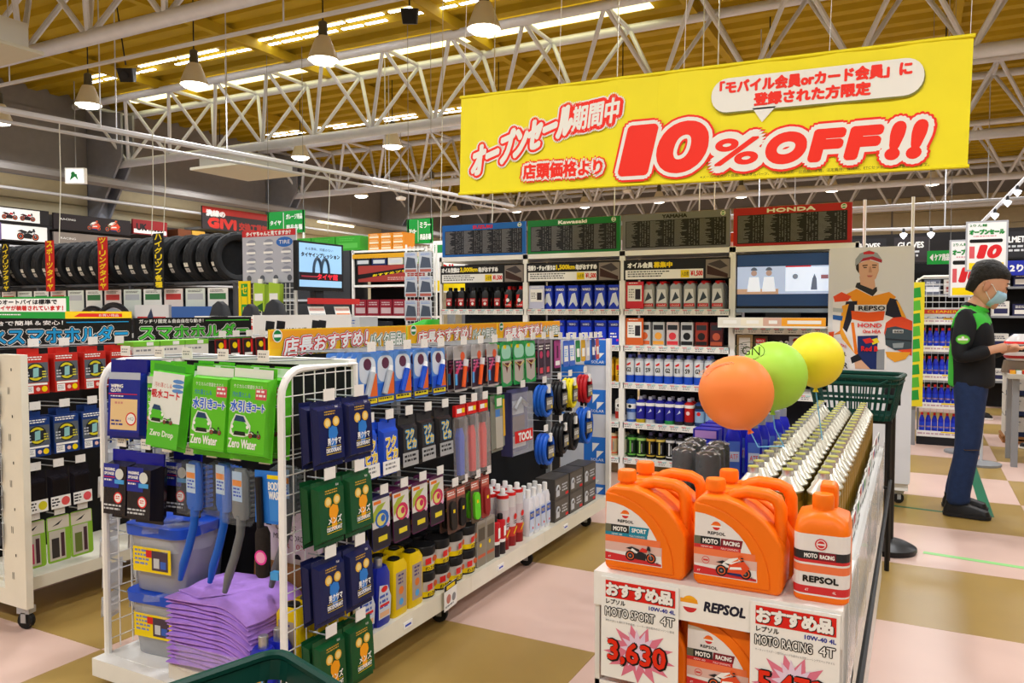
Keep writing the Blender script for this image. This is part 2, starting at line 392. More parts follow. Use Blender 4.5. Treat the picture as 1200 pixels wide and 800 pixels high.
def f(t):
    for (s, x0, x1, z0, z1) in (('1', -1.82, -1.66, 2.315, 2.605), ('0', -1.585, -1.30, 2.315, 2.605), ('%', -1.22, -.95, 2.325, 2.49), ('O', -.89, -.69, 2.325, 2.49), ('F', -.63, -.49, 2.325, 2.49), ('F', -.43, -.29, 2.325, 2.49), ('!', -.215, -.175, 2.31, 2.50), ('!', -.105, -.065, 2.31, 2.50)):
        for bold, m_, dy in ((.064, RW, 0), (.05, BG, .001), (.026 if s in '10' else .007 if s == '%' else .02, RW, .002)): t.text(s, x0, x1, z0 + .01, z1, -.014 - dy, m_, bold, 16, shear=.22, res=6)
ban('ten_percent_lettering', f)
def f(t):
    t.poly([(x + .006, z - .006) for x, z in rr(-1.235, -.045, 2.655, 2.865, .1, 6)], -.0135, M('#7d7a2a', .6)); t.poly(rr(-1.235, -.045, 2.66, 2.87, .1, 6), -.014, BG); t.poly([(-.98, 2.67), (-.92, 2.58), (-.84, 2.67)], -.014, BG)
    for s, x0, x1, z0, z1 in (('「モバイル会員orカード会員」に', -1.18, -.11, 2.775, 2.85), ('登録された方限定', -.97, -.32, 2.685, 2.758)): t.text(s, x0, x1, z0, z1, -.016, RW, .005, 6)
ban('speech_bubble', f)
def f(t): t.text('※メーカーイベント商品、カスタムパーツ、ヘルメットの一部商品、工賃、法定費用、保険料、ETCセットアップ料金は除きます。', -1.29, 0, 2.256, 2.276, -.014, BLACK)
ban('fine_print', f)

# ---------------------------------------------------------------- motor oil shelving
OY, OX, UW = 6.12, [-3.947, -3.054, -2.161, -1.268], .893
SZ = [.155, .45, .78, 1.088, 1.387]
tg = mb().box(-.037, .037, -.004, 0, -.044, 0, PAPER); tg.rect(-.036, .036, -.011, -.002, -.0045, M('#e08a92', .5)); tg.rect(.0, .036, -.011, -.002, -.0047, M('#a8d4d8', .5)); tg.scrib(-.03, .03, -.04, -.014, 2, -.0046, GREY); tagm = tg.mesh('price_tag')
navy = M('#10131f', .7, noise=.08)
def shelf_unit(x, label, shelves, head):
    u = thing('shelf_unit', label, 'shelf unit', (x, OY, 0))
    for s in (.012, UW - .012): mb().box(s - .0118, s + .0118, 0, .03, 0, 1.87, WHITE).build('upright', u)
    mb().box(.012, UW - .012, .44, .46, .1, 1.82, navy).build('back_panel', u)
    mb().box(0, UW, .0, .46, 1.825, 1.865, WHITE).build('top_board', u)
    mb().box(0, UW, .12, .46, 0, .1, M('#9a8466', .6)).build('plinth', u)
    for z in shelves:
        sh = mb().box(.013, UW - .013, 0, .45, z - .05, z, WHITE).build('shelf', u)
        for k in range(9): obj('price_tag', tagm, sh, (.06 + k * .097, -.001, z - .004))
    if head:
        h = mb().box(.015, UW - .015, -.004, .004, 1.622, 1.785, BLACK)
        h.rect(.03, .67, 1.63, 1.705, -.005, PAPER); h.scrib(.05, .42, 1.64, 1.695, 3, -.0055, M('#55565a', .5)); h.rect(.49, .56, 1.637, 1.698, -.0055, YEL); h.text('入会費', .495, .555, 1.65, 1.685, -.006, BLACK)
        h.text('¥1,500', .572, .665, 1.645, 1.69, -.006, RED, .002, 5); h.rect(.69, UW - .02, 1.63, 1.775, -.005, M('#857a72', .5)); h.poly([(.7, 1.66), (.86, 1.63), (.86, 1.66), (.7, 1.73)], -.006, M('#3c2018', .5)); h.poly([(.7, 1.74), (.8, 1.7), (.86, 1.72), (.8, 1.77)], -.0055, M('#40383a', .5))
        for s, x0, x1, m_ in head: h.text(s, x0, x1, 1.722, 1.765, -.0055, m_, .003, 5)
        h.build('header_sign', u)
    return u
shelf_unit(OX[0], 'white oil shelf unit standing below the blue model board', SZ, (('オイル交換は', .03, .22, PAPER), ('3,000km', .23, .41, YEL), ('毎がおすすめ', .42, .62, PAPER)))
shelf_unit(OX[1], 'white oil shelf unit standing below the green model board', SZ, (('街乗り・チョイ乗りは', .03, .29, PAPER), ('1,500km', .3, .47, YEL), ('毎がおすすめ', .48, .67, PAPER)))
shelf_unit(OX[2], 'white oil shelf unit standing below the grey model board', SZ, (('オイル会員', .05, .26, PAPER), ('募集中', .27, .42, YEL)))
shelf_unit(OX[3], 'white shelf unit holding the television below the red model board', [.155, .75, .98, 1.245], None)
# maker boards on top
LG_ = M('#77777c', .6)
def board(x0, x1, col, name, ncol, label, tx, ls, lm):
    o = thing('model_board', label, 'board', ((x0 + x1) / 2, OY + .02, 1.868)); w = (x1 - x0) / 2
    mb().box(-w, w, -.012, .012, 0, .29, M(col, .5, noise=.03)).build('panel', o)
    t = mb().rect(-w + .03, w - .03, .018, .235, -.0125, M('#22232a', .6))
    for c in range(4):
        cx = -w + .035 + c * (2 * w - .07) / 4; cw = (2 * w - .07) / 4
        for r in range(30):
            z = .23 - r * .0069
            t.rect(cx, cx + cw * random.uniform(.2, .5), z - .0042, z, -.013, LG_)
            for q in (.58, .68, .78, .9):
                if random.random() < .7: t.rect(cx + cw * q, cx + cw * (q + random.uniform(.02, .06)), z - .0042, z, -.013, LG_)
    t.build('model_list', o)
    mb().text(name, -tx, tx, .248, .275, -.0135, lm, .003, 5).build('maker_lettering', o)
    g = mb().disc(w - .055, .263, .02, -.013, PAPER); g.disc(w - .055, .263, .015, -.0135, GREEN); g.rect(w - .07, w - .04, .259, .267, -.014, PAPER); g.build('round_emblem', o)
    for s in (-.7, .7): mb().box(s * w - .03, s * w + .03, .012, .08, 0, .012, LGREY).build('foot', o)
board(-3.92, -3.06, '#1464b8', 'SUZUKI', 4, 'blue-framed dark model list board on the oil shelf', .1, 1, M('#e01d3c', .5))
board(-3.035, -2.185, '#0f7a35', 'Kawasaki', 4, 'green-framed dark model list board on the oil shelf', .13, 1, PAPER)
board(-2.165, -1.29, '#767781', 'YAMAHA', 4, 'grey-framed dark model list board on the oil shelf', .1, 1, M('#2a2a30', .5))
board(-1.265, -.425, '#b3222c', 'HONDA', 4, 'red-framed dark model list board on the shelf above the television', .17, 1, PAPER)
# cartons seen under the boards
for i in range(7):
    x = -2.05 + i * .235
    c = mb().loft([(0, .105, .09, .01), (.12, .105, .09, .01)], M('#e4561a', .5)); c.rect(-.09, .09, .01, .05, -.0905, M('#f6b48a', .5)); c.text('MOTUL', -.07, .07, .015, .04, -.091, PAPER)
    tag(c.build('oil_carton', loc=(x, OY + .2, 1.866)), 'orange oil carton lying on the shelf top behind the grey and red boards', 'carton', 'orange cartons on the shelf top')
for i, (x, c_) in enumerate(((-3.8, '#dcdad2'), (-3.55, '#1f3f7c'), (-3.3, '#c09a4a'), (-2.9, '#d8d8d4'), (-2.6, '#e8e8e4'), (-2.32, '#d0d0c8'))):
    c = mb().box(-.11, .11, -.09, .09, 0, .1, M(c_, .6)); c.scrib(-.09, .09, .01, .04, 1, -.0905, DARK)
    tag(c.build('oil_carton', loc=(x, OY + .2, 1.866)), ['off-white flat carton behind the blue board edge', 'navy carton behind the blue board', 'tan carton behind the blue board', 'pale grey carton behind the left of the green board', 'white carton behind the middle of the green board', 'stone-coloured carton behind the right of the green board'][i], 'carton')
# containers --------------------------------------------------------------------------------
def bottle(name, hx, hy, h, mat, cap, lab=None, sh=.72, capr=.016, caph=.03, cx=0, r=None):
    r = r or min(hx, hy) * .6
    b = mb().loft([(0, hx * .94, hy * .94, r), (.006, hx, hy, r), (h * sh, hx, hy, r), (h * (sh + .12), hx * .7, hy * .8, r, cx * .6), (h - caph, capr * 1.05, capr * 1.05, capr, cx), (h - caph * .5, capr * .95, capr * .95, capr, cx)], mat).build(name, smooth=True)
    mb().lathe([(capr * 1.15, h - caph), (capr * 1.15, h - .002), (capr, h)], cap, 10, (cx, 0, 0)).build('cap', b, smooth=True)
    if lab:
        t = mb(); lab(t, -hy - .0008); t.build('label', b)
    return b
def can(name, r, h, mat, bands=(), cap=None, cone=0, lab=None, capr=None, n=14):
    pr = [(r * .97, 0), (r, .004), (r, h - cone), (r * .97, h - cone + .004)]
    if cone: pr += [(r * .45, h)]
    b = mb().lathe(pr, mat, n).build(name, smooth=True)
    if bands:
        t = mb()
        for z0, z1, m_ in bands: t.lathe([(r + .0006, z0), (r + .0006, z1)], m_, n)
        if lab: lab(t, -r - .0012)
        t.build('label', b, smooth=True)
    if cap:
        c = capr or r * .45; mb().lathe([(c, h), (c, h + .022), (c * .8, h + .026)], cap, 10).build('cap', b, smooth=True)
    return b
def sqcan(name, hx, hy, h, mat, lab):
    b = mb().loft([(0, hx, hy, .006), (h, hx, hy, .006), (h + .003, hx - .004, hy - .004, .006)], mat).build(name)
    mb().lathe([(.013, h), (.013, h + .018)], BLACK, 8, (hx * .5, 0, 0)).build('cap', b); t = mb(); lab(t, -hy - .0008); t.build('label', b)
    return b
def row(p, x, y, z, n, dx, label, group, deep=1, dy=.09, cat=None):
    for d in range(deep):
        for i in range(n): put(p, (x + dx * i, y + dy * d, z), J(.05), ('rear ' if d else '') + label, group and group + (' in the rear' if d else ''), cat)
Y1 = OY + .07
bk = bottle('oil_bottle', .038, .03, .2, M('#191a1c', .3), BLACK, lambda t, y: (t.rect(-.03, .03, .03, .1, y, M('#b01c22', .4)), t.text('300V', -.024, .024, .07, .09, y - .0004, PAPER), t.disc(0, .05, .014, y - .0004, PAPER)))
row(bk, -3.87, Y1, SZ[4], 5, .128, 'black one-litre oil bottle with red label on the top oil shelf', 'black red-label oil bottles', 2)
rc = bottle('oil_bottle', .04, .03, .205, M('#1c1c1e', .3), RED, lambda t, y: (t.rect(-.032, .032, .02, .13, y, RED), t.poly([(-.032, .02), (.032, .08), (.032, .13), (.0, .13)], y - .0004, M('#2a2a2c', .4)), t.disc(-.005, .08, .017, y - .0008, PAPER), t.text('SUPER', -.028, .028, .03, .045, y - .0008, PAPER)))
row(rc, -3.245, Y1, SZ[4], 2, .115, 'red and black oil bottle with red cap on the top oil shelf', 'red and black oil bottles', 2)
def bl(t, y, c='#dfe6f4'):
    t.rect(-.045, .045, .15, .185, y, M('#2438a8', .4)); t.text('WAKO', -.036, .036, .158, .178, y - .0004, PAPER, .001, 4); t.poly([(-.04, .02), (.0, .06), (.03, .02), (.045, .04), (.02, .14), (-.01, .13)], y, M(c, .4))
bc = sqcan('oil_can', .048, .03, .2, M('#2140c8', .35), bl)
row(bc, -2.86, Y1, SZ[4], 6, .122, 'blue square oil can with white star print on the top oil shelf', 'blue square cans on the top shelf', 2)
bc2 = sqcan('oil_can', .05, .03, .2, M('#1b3ccf', .35), lambda t, y: (t.rect(-.05, .05, .15, .185, y, M('#18267c', .4)), t.text('WAKO', -.03, .03, .16, .178, y - .0004, PAPER), t.scrib(-.035, .03, .05, .1, 2, y, PAPER), t.rect(.02, .04, .03, .05, y, PINK)))
row(bc2, -2.75, Y1, SZ[3], 5, .127, 'royal blue square oil can with plain front on the second oil shelf', 'blue square cans on the second shelf', 2)
gb = bottle('oil_bottle', .05, .032, .225, M('#a4a8ac', .35), RED, lambda t, y: (t.poly([(-.042, .05), (.042, .05), (.03, .16), (-.035, .16)], y, M('#dfe2e6', .4)), t.poly([(-.03, .06), (.03, .09), (.0, .14)], y - .0004, M('#3a4654', .4)), t.rect(-.042, .042, .02, .045, y, RED), t.text('motul', -.03, .03, .025, .04, y - .0004, PAPER)), sh=.8, capr=.026, caph=.028, cx=.004)
row(gb, -1.95, Y1, SZ[4], 6, .1125, 'silver grey oil bottle with wide red cap on the top oil shelf', 'silver oil bottles with red caps', 2)
for i, (c, pc, lb) in enumerate((('#cfd2d6', '#e06a3a', 'silver square oil can with orange swirl'), ('#c4c8cc', '#e8a040', 'silver square oil can with amber swirl'), ('#d7c6c8', '#d83a44', 'pale square oil can with red block'), ('#c9ccd0', '#1a1c20', 'silver square oil can with black stripes'), ('#a03a30', '#241a1c', 'brown-red square oil can with dark print'), ('#5a2a30', '#c05a40', 'maroon square oil can with coral print'))):
    p = sqcan('oil_can', .05, .03, .19, M(c, .35, .3), lambda t, y: (t.disc(0, .08, .03, y, M(pc, .4)), t.rect(-.04, .04, .13, .17, y, M('#2b2f36', .4)), t.rect(-.045, .045, .01, .04, y, M(pc, .4))))
    row(p, -1.98 + i * .117, Y1, SZ[3], 1, 0, lb + ' on the second oil shelf', None, 1)
def card(x, z, col, label, h=.2):
    o = mb().box(-.075, .075, -.003, .003, 0, h, M(col, .5)); o.rect(-.06, .06, .06, h - .03, -.004, PAPER); o.rect(.005, .05, .075, h - .06, -.005, M('#2a2430', .5)); o.scrib(-.05, .0, .08, h - .06, 4, -.005, GREY); o.scrib(-.05, .05, h - .022, h - .008, 1, -.0045, PAPER)
    o.box(-.04, .04, 0, .015, -.003, 0, PAPER)
    tag(o.build('info_card', loc=(x, OY + .02, z + .004)), label, 'card')
card(-2.953, SZ[4], '#c7cbe8', 'pale lilac information card on the top oil shelf'); card(-2.058, SZ[4], '#d8303e', 'red information card on the top oil shelf', .22); card(-2.058, SZ[3], '#d8622a', 'orange information card on the second oil shelf', .22)
gd = can('oil_can', .038, .2, M('#c79a12', .3, .5), [(.05, .15, M('#e2b52a', .35))], BLACK, .02, lambda t, y: (t.rect(-.018, .018, .1, .14, y, RED), t.text('2', -.01, .01, .06, .09, y, BLACK, .001, 4)))
row(gd, -2.29, Y1, SZ[2], 2, .09, 'gold round oil can on the third oil shelf', 'gold oil cans', 2)
names3 = ('G2', 'E1', 'S9', 'G3', 'G2', 'G1', 'S1', 'FV', '4T')
sv = [can('oil_can', .038, .205, M('#c3c8d0', .3, .5), [(.0, .06, M('#2050c8', .35)), (.065, .18, M('#dfe3ea', .35))], M('#5a62b8', .4), .015, lambda t, y, s=s: (t.poly([(-.02, .15), (.015, .17), (.015, .15), (-.01, .14)], y, RED), t.text(s, -.018, .018, .09, .125, y, BLACK, .0015, 4))) for s in names3[:4]]
for i in range(9): row(sv[i % 4], -2.11 + i * .082, Y1, SZ[2], 1, 0, 'silver and blue round oil can printed %s on the third oil shelf' % names3[i % 4], 'silver and blue oil cans ' + names3[i % 4], 2)
q4 = [('#d9d6d0', '#b02a22', 'white and red'), ('#3a66c0', '#9fb4d8', 'light blue')]
for i, (c, d, lb) in enumerate(q4):
    p = can('additive_can', .042, .19, M(c, .35), [(.02, .08, M(d, .4)), (.11, .15, PAPER)], BLACK, .02, lambda t, y: (t.disc(0, .13, .014, y, BLACK), t.text('FK', -.018, .018, .085, .105, y, BLACK)))
    row(p, -2.2 + i * .1, Y1 + .012, SZ[1], 1, 0, lb + ' additive can at the end of the fourth oil shelf', None)
q4 = [('#c9b030', 'yellow'), ('#c8ccd2', 'silver'), ('#1c2a70', 'navy'), ('#2f9a50', 'green'), ('#2a2a34', 'charcoal')]
for i, (d, lb) in enumerate(q4):
    p = can('oil_can', .039, .19, M('#2a2aa0', .35, .2), [(0, .03, M(d, .35, .3)), (.14, .165, PAPER)], M('#9a9aa6', .4), .02, lambda t, y: (t.poly([(-.02, .08), (.02, .1), (.012, .12), (-.005, .09)], y, M('#c8d0f0', .4)),))
    row(p, -2.015 + i * .081, Y1, SZ[1], 1, 0, 'indigo round oil can with %s base band on the fourth oil shelf' % lb, 'indigo oil cans with %s band' % lb, 2)
p = can('oil_can', .039, .19, M('#c01c1c', .35, .2), [(0, .03, M('#2a2a34', .35)), (.14, .165, PAPER)], M('#9a9aa6', .4), .02, lambda t, y: t.disc(0, .1, .016, y, M('#f0d0d0', .4)))
row(p, -1.61, Y1, SZ[1], 1, 0, 'red round oil can on the fourth oil shelf', 'red oil cans', 2)
p = can('oil_can', .04, .19, M('#1e3c78', .35, .2), [(.03, .12, M('#8fb2d8', .35)), (.14, .165, DARK)], BLACK, .02, lambda t, y: t.disc(0, .1, .016, y, RED))
row(p, -1.525, Y1, SZ[1], 3, .084, 'dark blue can with pale label at the right of the fourth oil shelf', 'dark blue cans', 1)
q5 = [('#cbb48c', '#d84a28', 'beige can with red bands'), ('#d5cfb4', '#2c8a3c', 'cream can with green bands'), ('#1c3a22', '#6cbf4a', 'dark green can with lime band'), ('#203420', '#9fd070', 'dark green can with pale green band'), ('#17161a', '#c9a73a', 'black can with gold stripe'), ('#18171c', '#d8c060', 'black can with light gold stripe'), ('#19181c', '#d8d8dc', 'black can with white stripe'), ('#16161a', '#a8aab4', 'black can with grey stripe')]
for i, (c, d, lb) in enumerate(q5):
    p = can('oil_can', .038, .19, M(c, .35, .2), [(.145, .165, M(d, .4)), (.02, .03, M(d, .4))], M('#5a5684', .35) if i > 3 else BLACK, .02, lambda t, y: (t.rect(-.006, .006, .04, .14, y, M(d, .4)), t.rect(.012, .02, .05, .12, y, GREY)))
    row(p, -2.255 + i * .082, Y1, SZ[0], 1, 0, lb + ' on the lowest oil shelf', lb + 's', 2 if i < 4 else 3)
p = can('oil_can', .038, .17, M('#1c2430', .35, .2), [(.04, .1, M('#3a4a5c', .4))], BLACK, .02)
row(p, -1.595, Y1, SZ[0], 3, .085, 'short dark slate can at the right of the lowest oil shelf', 'dark slate cans', 2)
# television module
tv = thing('television', 'wide television showing a pale bluish oil video beside the rider poster', 'television', (-.9, OY + .03, 1.39))
mb().box(-.355, .355, 0, .06, 0, .42, M('#15161a', .3)).build('casing', tv)
t = mb().rect(-.335, .335, .02, .41, -.001, M('#27426a', .15, emit=.25))
SCR = M('#a9b8d6', .2, emit=.55)
t.rect(-.335, .335, .11, .32, -.0015, SCR); t.rect(-.335, -.03, .11, .15, -.002, M('#c9a58e', .3, emit=.3)); t.rect(.02, .2, .31, .32, -.002, M('#c8323a', .3, emit=.4)); t.rect(.02, .335, .13, .31, -.002, M('#ccd8ee', .2, emit=.7))
for x in (-.21, -.1): t.disc(x, .27, .022, -.0025, M('#b59a94', .3, emit=.3)); t.poly([(x - .05, .13), (x + .05, .13), (x + .035, .24), (x - .035, .24)], -.0025, M('#dfe6f4', .3, emit=.5)); t.disc(x, .29, .024, -.003, M('#5f6b86', .3, emit=.2), a0=0, a1=PI)
t.poly([(.2, .14), (.245, .14), (.24, .22), (.225, .26), (.21, .22)], -.0025, M('#707e9e', .3, emit=.2)); t.disc(.09, .24, .02, -.0025, M('#8a97b4', .3, emit=.2)); t.rect(.27, .32, .22, .25, -.0025, M('#b0788a', .3, emit=.2))
t.build('screen', tv)
mb().box(-.338, .338, -.02, .06, -.03, 0, M('#8fa0bc', .4)).build('lower_bar', tv); mb().box(-.12, .12, -.02, .1, -.145, -.03, DARK).build('stand', tv)
sh = mb().box(-.43, .33, -.14, .05, 0, .012, WHITE)
for x0, x1, c in ((-.43, -.26, '#e8e6de'), (-.26, -.1, '#efe9d8'), (-.1, .03, '#d8b0a0'), (.03, .33, '#f2a52a')): sh.rect(x0, x1, .014, .075, -.14, M(c, .5)); sh.rect(x0 + .04, x1 - .03, .03, .055, -.1405, PAPER)
sh.box(-.43, .33, -.1385, -.135, .012, .076, PAPER)
tag(sh.build('leaflet_shelf', loc=(-.9, OY - .06, 1.248)), 'white leaflet ledge with orange and white strips beneath the television', 'ledge')
ph = thing('poster_panel', 'dark racing photo panel with pale corner under the television', 'panel', (-.86, OY + .12, .98)); mb().box(-.38, .3, 0, .02, 0, .23, M('#2a2226', .5)).build('panel', ph)
t = mb().rect(.0, .3, .12, .22, -.001, M('#c9ccd4', .5)); t.disc(.05, .16, .022, -.002, M('#8a5a4a', .5)); t.disc(.05, .18, .025, -.0025, M('#b03a34', .5), a0=0, a1=PI); t.text('93', -.1, -.02, .1, .18, -.002, PAPER, .002, 4, shear=.3); t.disc(-.2, .15, .03, -.002, M('#6a5048', .5)); t.disc(-.2, .18, .032, -.0025, M('#3a2a2c', .5), a0=0, a1=PI); t.build('photo_print', ph)
fr = thing('picture_frame', 'light wood framed white certificate under the television', 'frame', (-1.18, OY + .06, .98)); mb().box(-.06, .06, 0, .015, 0, .23, M('#b39a74', .5)).build('frame', fr); mb().rect(-.042, .042, .02, .205, -.001, PAPER).scrib(-.03, .03, .06, .15, 5, -.0015, GREY).build('certificate', fr)
fr = thing('picture_frame', 'dark wood framed sheet with red heading under the television', 'frame', (-1.06, OY + .06, .98)); mb().box(-.05, .05, 0, .015, 0, .22, M('#5a4632', .5)).build('frame', fr); mb().rect(-.035, .035, .02, .2, -.001, PAPER).rect(-.035, .035, .16, .2, -.0015, RED).text('REPSOL', -.03, .03, .17, .19, -.002, PAPER).disc(0, .09, .025, -.0015, LGREY).build('sheet', fr)
for o_ in list(COL.objects):
    if o_.name.startswith(('poster_panel', 'picture_frame')): o_.scale = (1, 1, .9)
# ---------------------------------------------------------------- orange oil display table
RO = M('#f5760f', .38, noise=.03, scale=4); LW = M('#e9e6e6', .45); TEAL = M('#1d86a4', .45); MAR = M('#7c1c2c', .45); FO = M('#ee7a4a', .45); FP = M('#ddb7ae', .45); RR = M('#cf2f33', .45)
def logo(t, x, z, r, y):
    t.disc(x, z, r, y, M('#ef6a24', .45), a0=.15, a1=PI - .15, n=10); t.rect(x - r * 1.15, x + r * .95, z + r * .05, z + r * .3, y - .0003, M('#f0862a', .45)); t.rect(x - r, x + r * 1.2, z - r * .3, z + r * .05, y - .0005, PAPER); t.disc(x, z - r * .1, r * .85, y - .0003, RR, a0=PI + .2, a1=2 * PI - .2, n=10)
def wheel(t, x, z, r, y, rim='#e8632c'):
    t.disc(x, z, r, y, M('#1b1a20', .45), 16); t.disc(x, z, r * .72, y - .0002, M(rim, .45), 14); t.disc(x, z, r * .55, y - .0004, M('#2e2a30', .45), 12); t.disc(x, z, r * .2, y - .0006, GREY, 8)
def moto(t, x, z, s, y, c1='#26252c', c2='#d8362e', c3='#ececec', rider=False):
    k = lambda pts: [(x + a * s, z + b * s) for a, b in pts]
    wheel(t, x - .62 * s, z + .3 * s, .3 * s, y - .0004); wheel(t, x + .62 * s, z + .3 * s, .3 * s, y - .0004)
    t.poly(k([(-.35, .15), (.3, .12), (.35, .5), (.0, .62), (-.35, .5)]), y - .0012, M(c1, .45)); t.poly(k([(-.9, .72), (-.2, .6), (.0, .62), (-.1, .74), (-.55, .85)]), y - .0014, M(c1, .45))
    t.poly(k([(-.1, .62), (.35, .6), (.45, .78), (.1, .86)]), y - .0016, M(c2, .45)); t.poly(k([(-.6, .62), (-.25, .48), (-.15, .56), (-.5, .76)]), y - .0016, M(c3, .45)); t.poly(k([(.4, .85), (.5, .85), (.68, .3), (.6, .3)]), y - .001, GREY); t.poly(k([(.36, .75), (.62, .72), (.55, .98), (.42, 1.0)]), y - .0018, M(c1, .45))
    if rider:
        t.poly(k([(-.3, .25), (.5, .2), (.85, .62), (.55, .95), (.2, .8), (-.2, .7)]), y - .002, M('#e4502a', .45)); t.poly(k([(-.2, .42), (.45, .5), (.4, .62), (-.15, .56)]), y - .0022, PAPER); t.poly(k([(-.2, .14), (.5, .12), (.4, .26), (-.2, .26)]), y - .0022, M('#20306a', .45))
        t.poly(k([(-.5, .75), (-.1, .7), (.35, .95), (.3, 1.12), (-.2, 1.0)]), y - .0024, PAPER); t.poly(k([(-.1, .8), (.3, .95), (.25, 1.05)]), y - .0026, M('#e8702a', .45)); t.disc(x + .38 * s, z + 1.12 * s, .14 * s, y - .0028, M('#e8602a', .45)); t.rect(x + .38 * s, x + .52 * s, z + 1.06 * s, z + 1.14 * s, y - .003, M('#2a2a30', .45))
def jug(kind):
    hy = .055
    out = [(.012, 0), (.203, 0), (.213, .012), (.215, .1), (.208, .122), (.192, .15), (.168, .178), (.138, .2), (.105, .214), (.075, .222), (.022, .222), (.007, .213), (0, .2), (0, .012)]
    o = mb().prism(out, -hy, hy, RO).build('oil_jug', smooth=True)
    md = o.modifiers.new('soft', 'BEVEL'); md.width = .011; md.segments = 3; md.limit_method = 'ANGLE'; md.angle_limit = .5
    hp = [(.07, .21), (.095, .224), (.12, .232), (.17, .229), (.19, .22), (.199, .2), (.2, .16), (.198, .095)]
    h = mb(); h.X = Matrix.Diagonal((1, 1.25, 1, 1)); h.tube([(x, 0, z) for x, z in hp], [.013, .015, .0155, .0155, .0155, .0155, .0155, .015], RO, 12); h.build('handle', o, smooth=True)
    mb().lathe([(.019, .215), (.019, .228), (.025, .229), (.025, .251), (.0225, .257), (.0, .257)], RO, 20, (.042, 0, 0)).build('cap', o, smooth=True)
    arc = lambda r0, r1, n=10: [(.006 + r0 * math.cos(a), .02 + r1 * math.sin(a)) for a in [R90 * i / n for i in range(n + 1)]]
    t = mb().prism([(.006, .012)] + [(.185, .012)] + arc(.179, .185), -hy - .004, -hy + .01, RO).build('raised_front', o)
    md = t.modifiers.new('soft', 'BEVEL'); md.width = .003; md.segments = 2; md.limit_method = 'ANGLE'; md.angle_limit = .9
    y = -hy - .0046; t = mb()
    t.poly([(.004, .028), (.156, .028)] + [(a, b + .012) for a, b in arc(.15, .15)], y, LW)
    t.rect(.004, .155, .056, .078, y - .0003, FP); t.rect(.004, .151, .078, .095, y - .0003, FO)
    t.poly([(.004, .03), (.154, .03), (.154, .036), (.08, .045), (.004, .05)], y - .0004, RR); t.text('4T', .012, .02, .036, .041, y - .0008, PAPER); t.text('4L', .14, .149, .034, .04, y - .0008, BLACK)
    c = TEAL if kind == 's' else MAR
    t.rect(.004, .068, .104, .124, y - .0004, M('#26282c', .4)); t.rect(.004, .02, .104, .124, y - .0006, M('#6a6a58', .4)); t.poly([(.068, .104), (.118, .104), (.122, .124), (.07, .124)], y - .0004, c); t.rect(.004, .117, .095, .104, y - .0005, TEAL if kind == 's' else RR)
    t.text('MOTO', .026, .062, .108, .119, y - .0008, PAPER, .0006, 4); t.text('SPORT' if kind == 's' else 'RACING', .076, .114, .109, .119, y - .0008, PAPER, .0005, 4); t.text('10W-40', .022, .05, .097, .1015, y - .0008, PAPER); t.text('FULLY SYNTHETIC', .07, .112, .097, .1015, y - .0008, PAPER)
    logo(t, .058, .153, .011, y - .0004); t.text('REPSOL', .038, .08, .131, .138, y - .0004, BLACK, .0004, 4)
    if kind == 's': moto(t, .1, .035, .044, y - .001)
    else:
        moto(t, .1, .032, .046, y - .001, rider=True)
        t.disc(.033, .066, .0095, y - .0006, M('#d2474a', .45)); t.disc(.033, .066, .0078, y - .0007, FP); t.rect(.027, .039, .064, .068, y - .0008, RR)
    t.build('label', o)
    return o
js, jr = jug('s'), jug('r'); ZT_ = .70
put(js, (-.715, 1.955, ZT_), 0, 'orange oil jug with teal label at the front left of the display table', None, 'oil jug'); put(js, (-.705, 2.08, ZT_), 0, 'orange oil jug standing behind the teal-labelled front jug', None, 'oil jug')
put(jr, (-.482, 1.955, ZT_), 0, 'orange oil jug with maroon label at the front middle of the display table', None, 'oil jug'); put(jr, (-.475, 2.08, ZT_), 0, 'orange oil jug standing behind the maroon-labelled front jug', None, 'oil jug')
put(jr, (-.5, 1.965, .41), 0, 'orange maroon-label jug inside the lower shelf between the price cards', None, 'oil jug'); put(js, (-.712, 1.965, .41), 0, 'orange jug inside the lower shelf behind the left price card', None, 'oil jug')
put(jr, (-.36, 2.1, .41), 0, 'orange jug inside the lower shelf behind the right price card', None, 'oil jug')
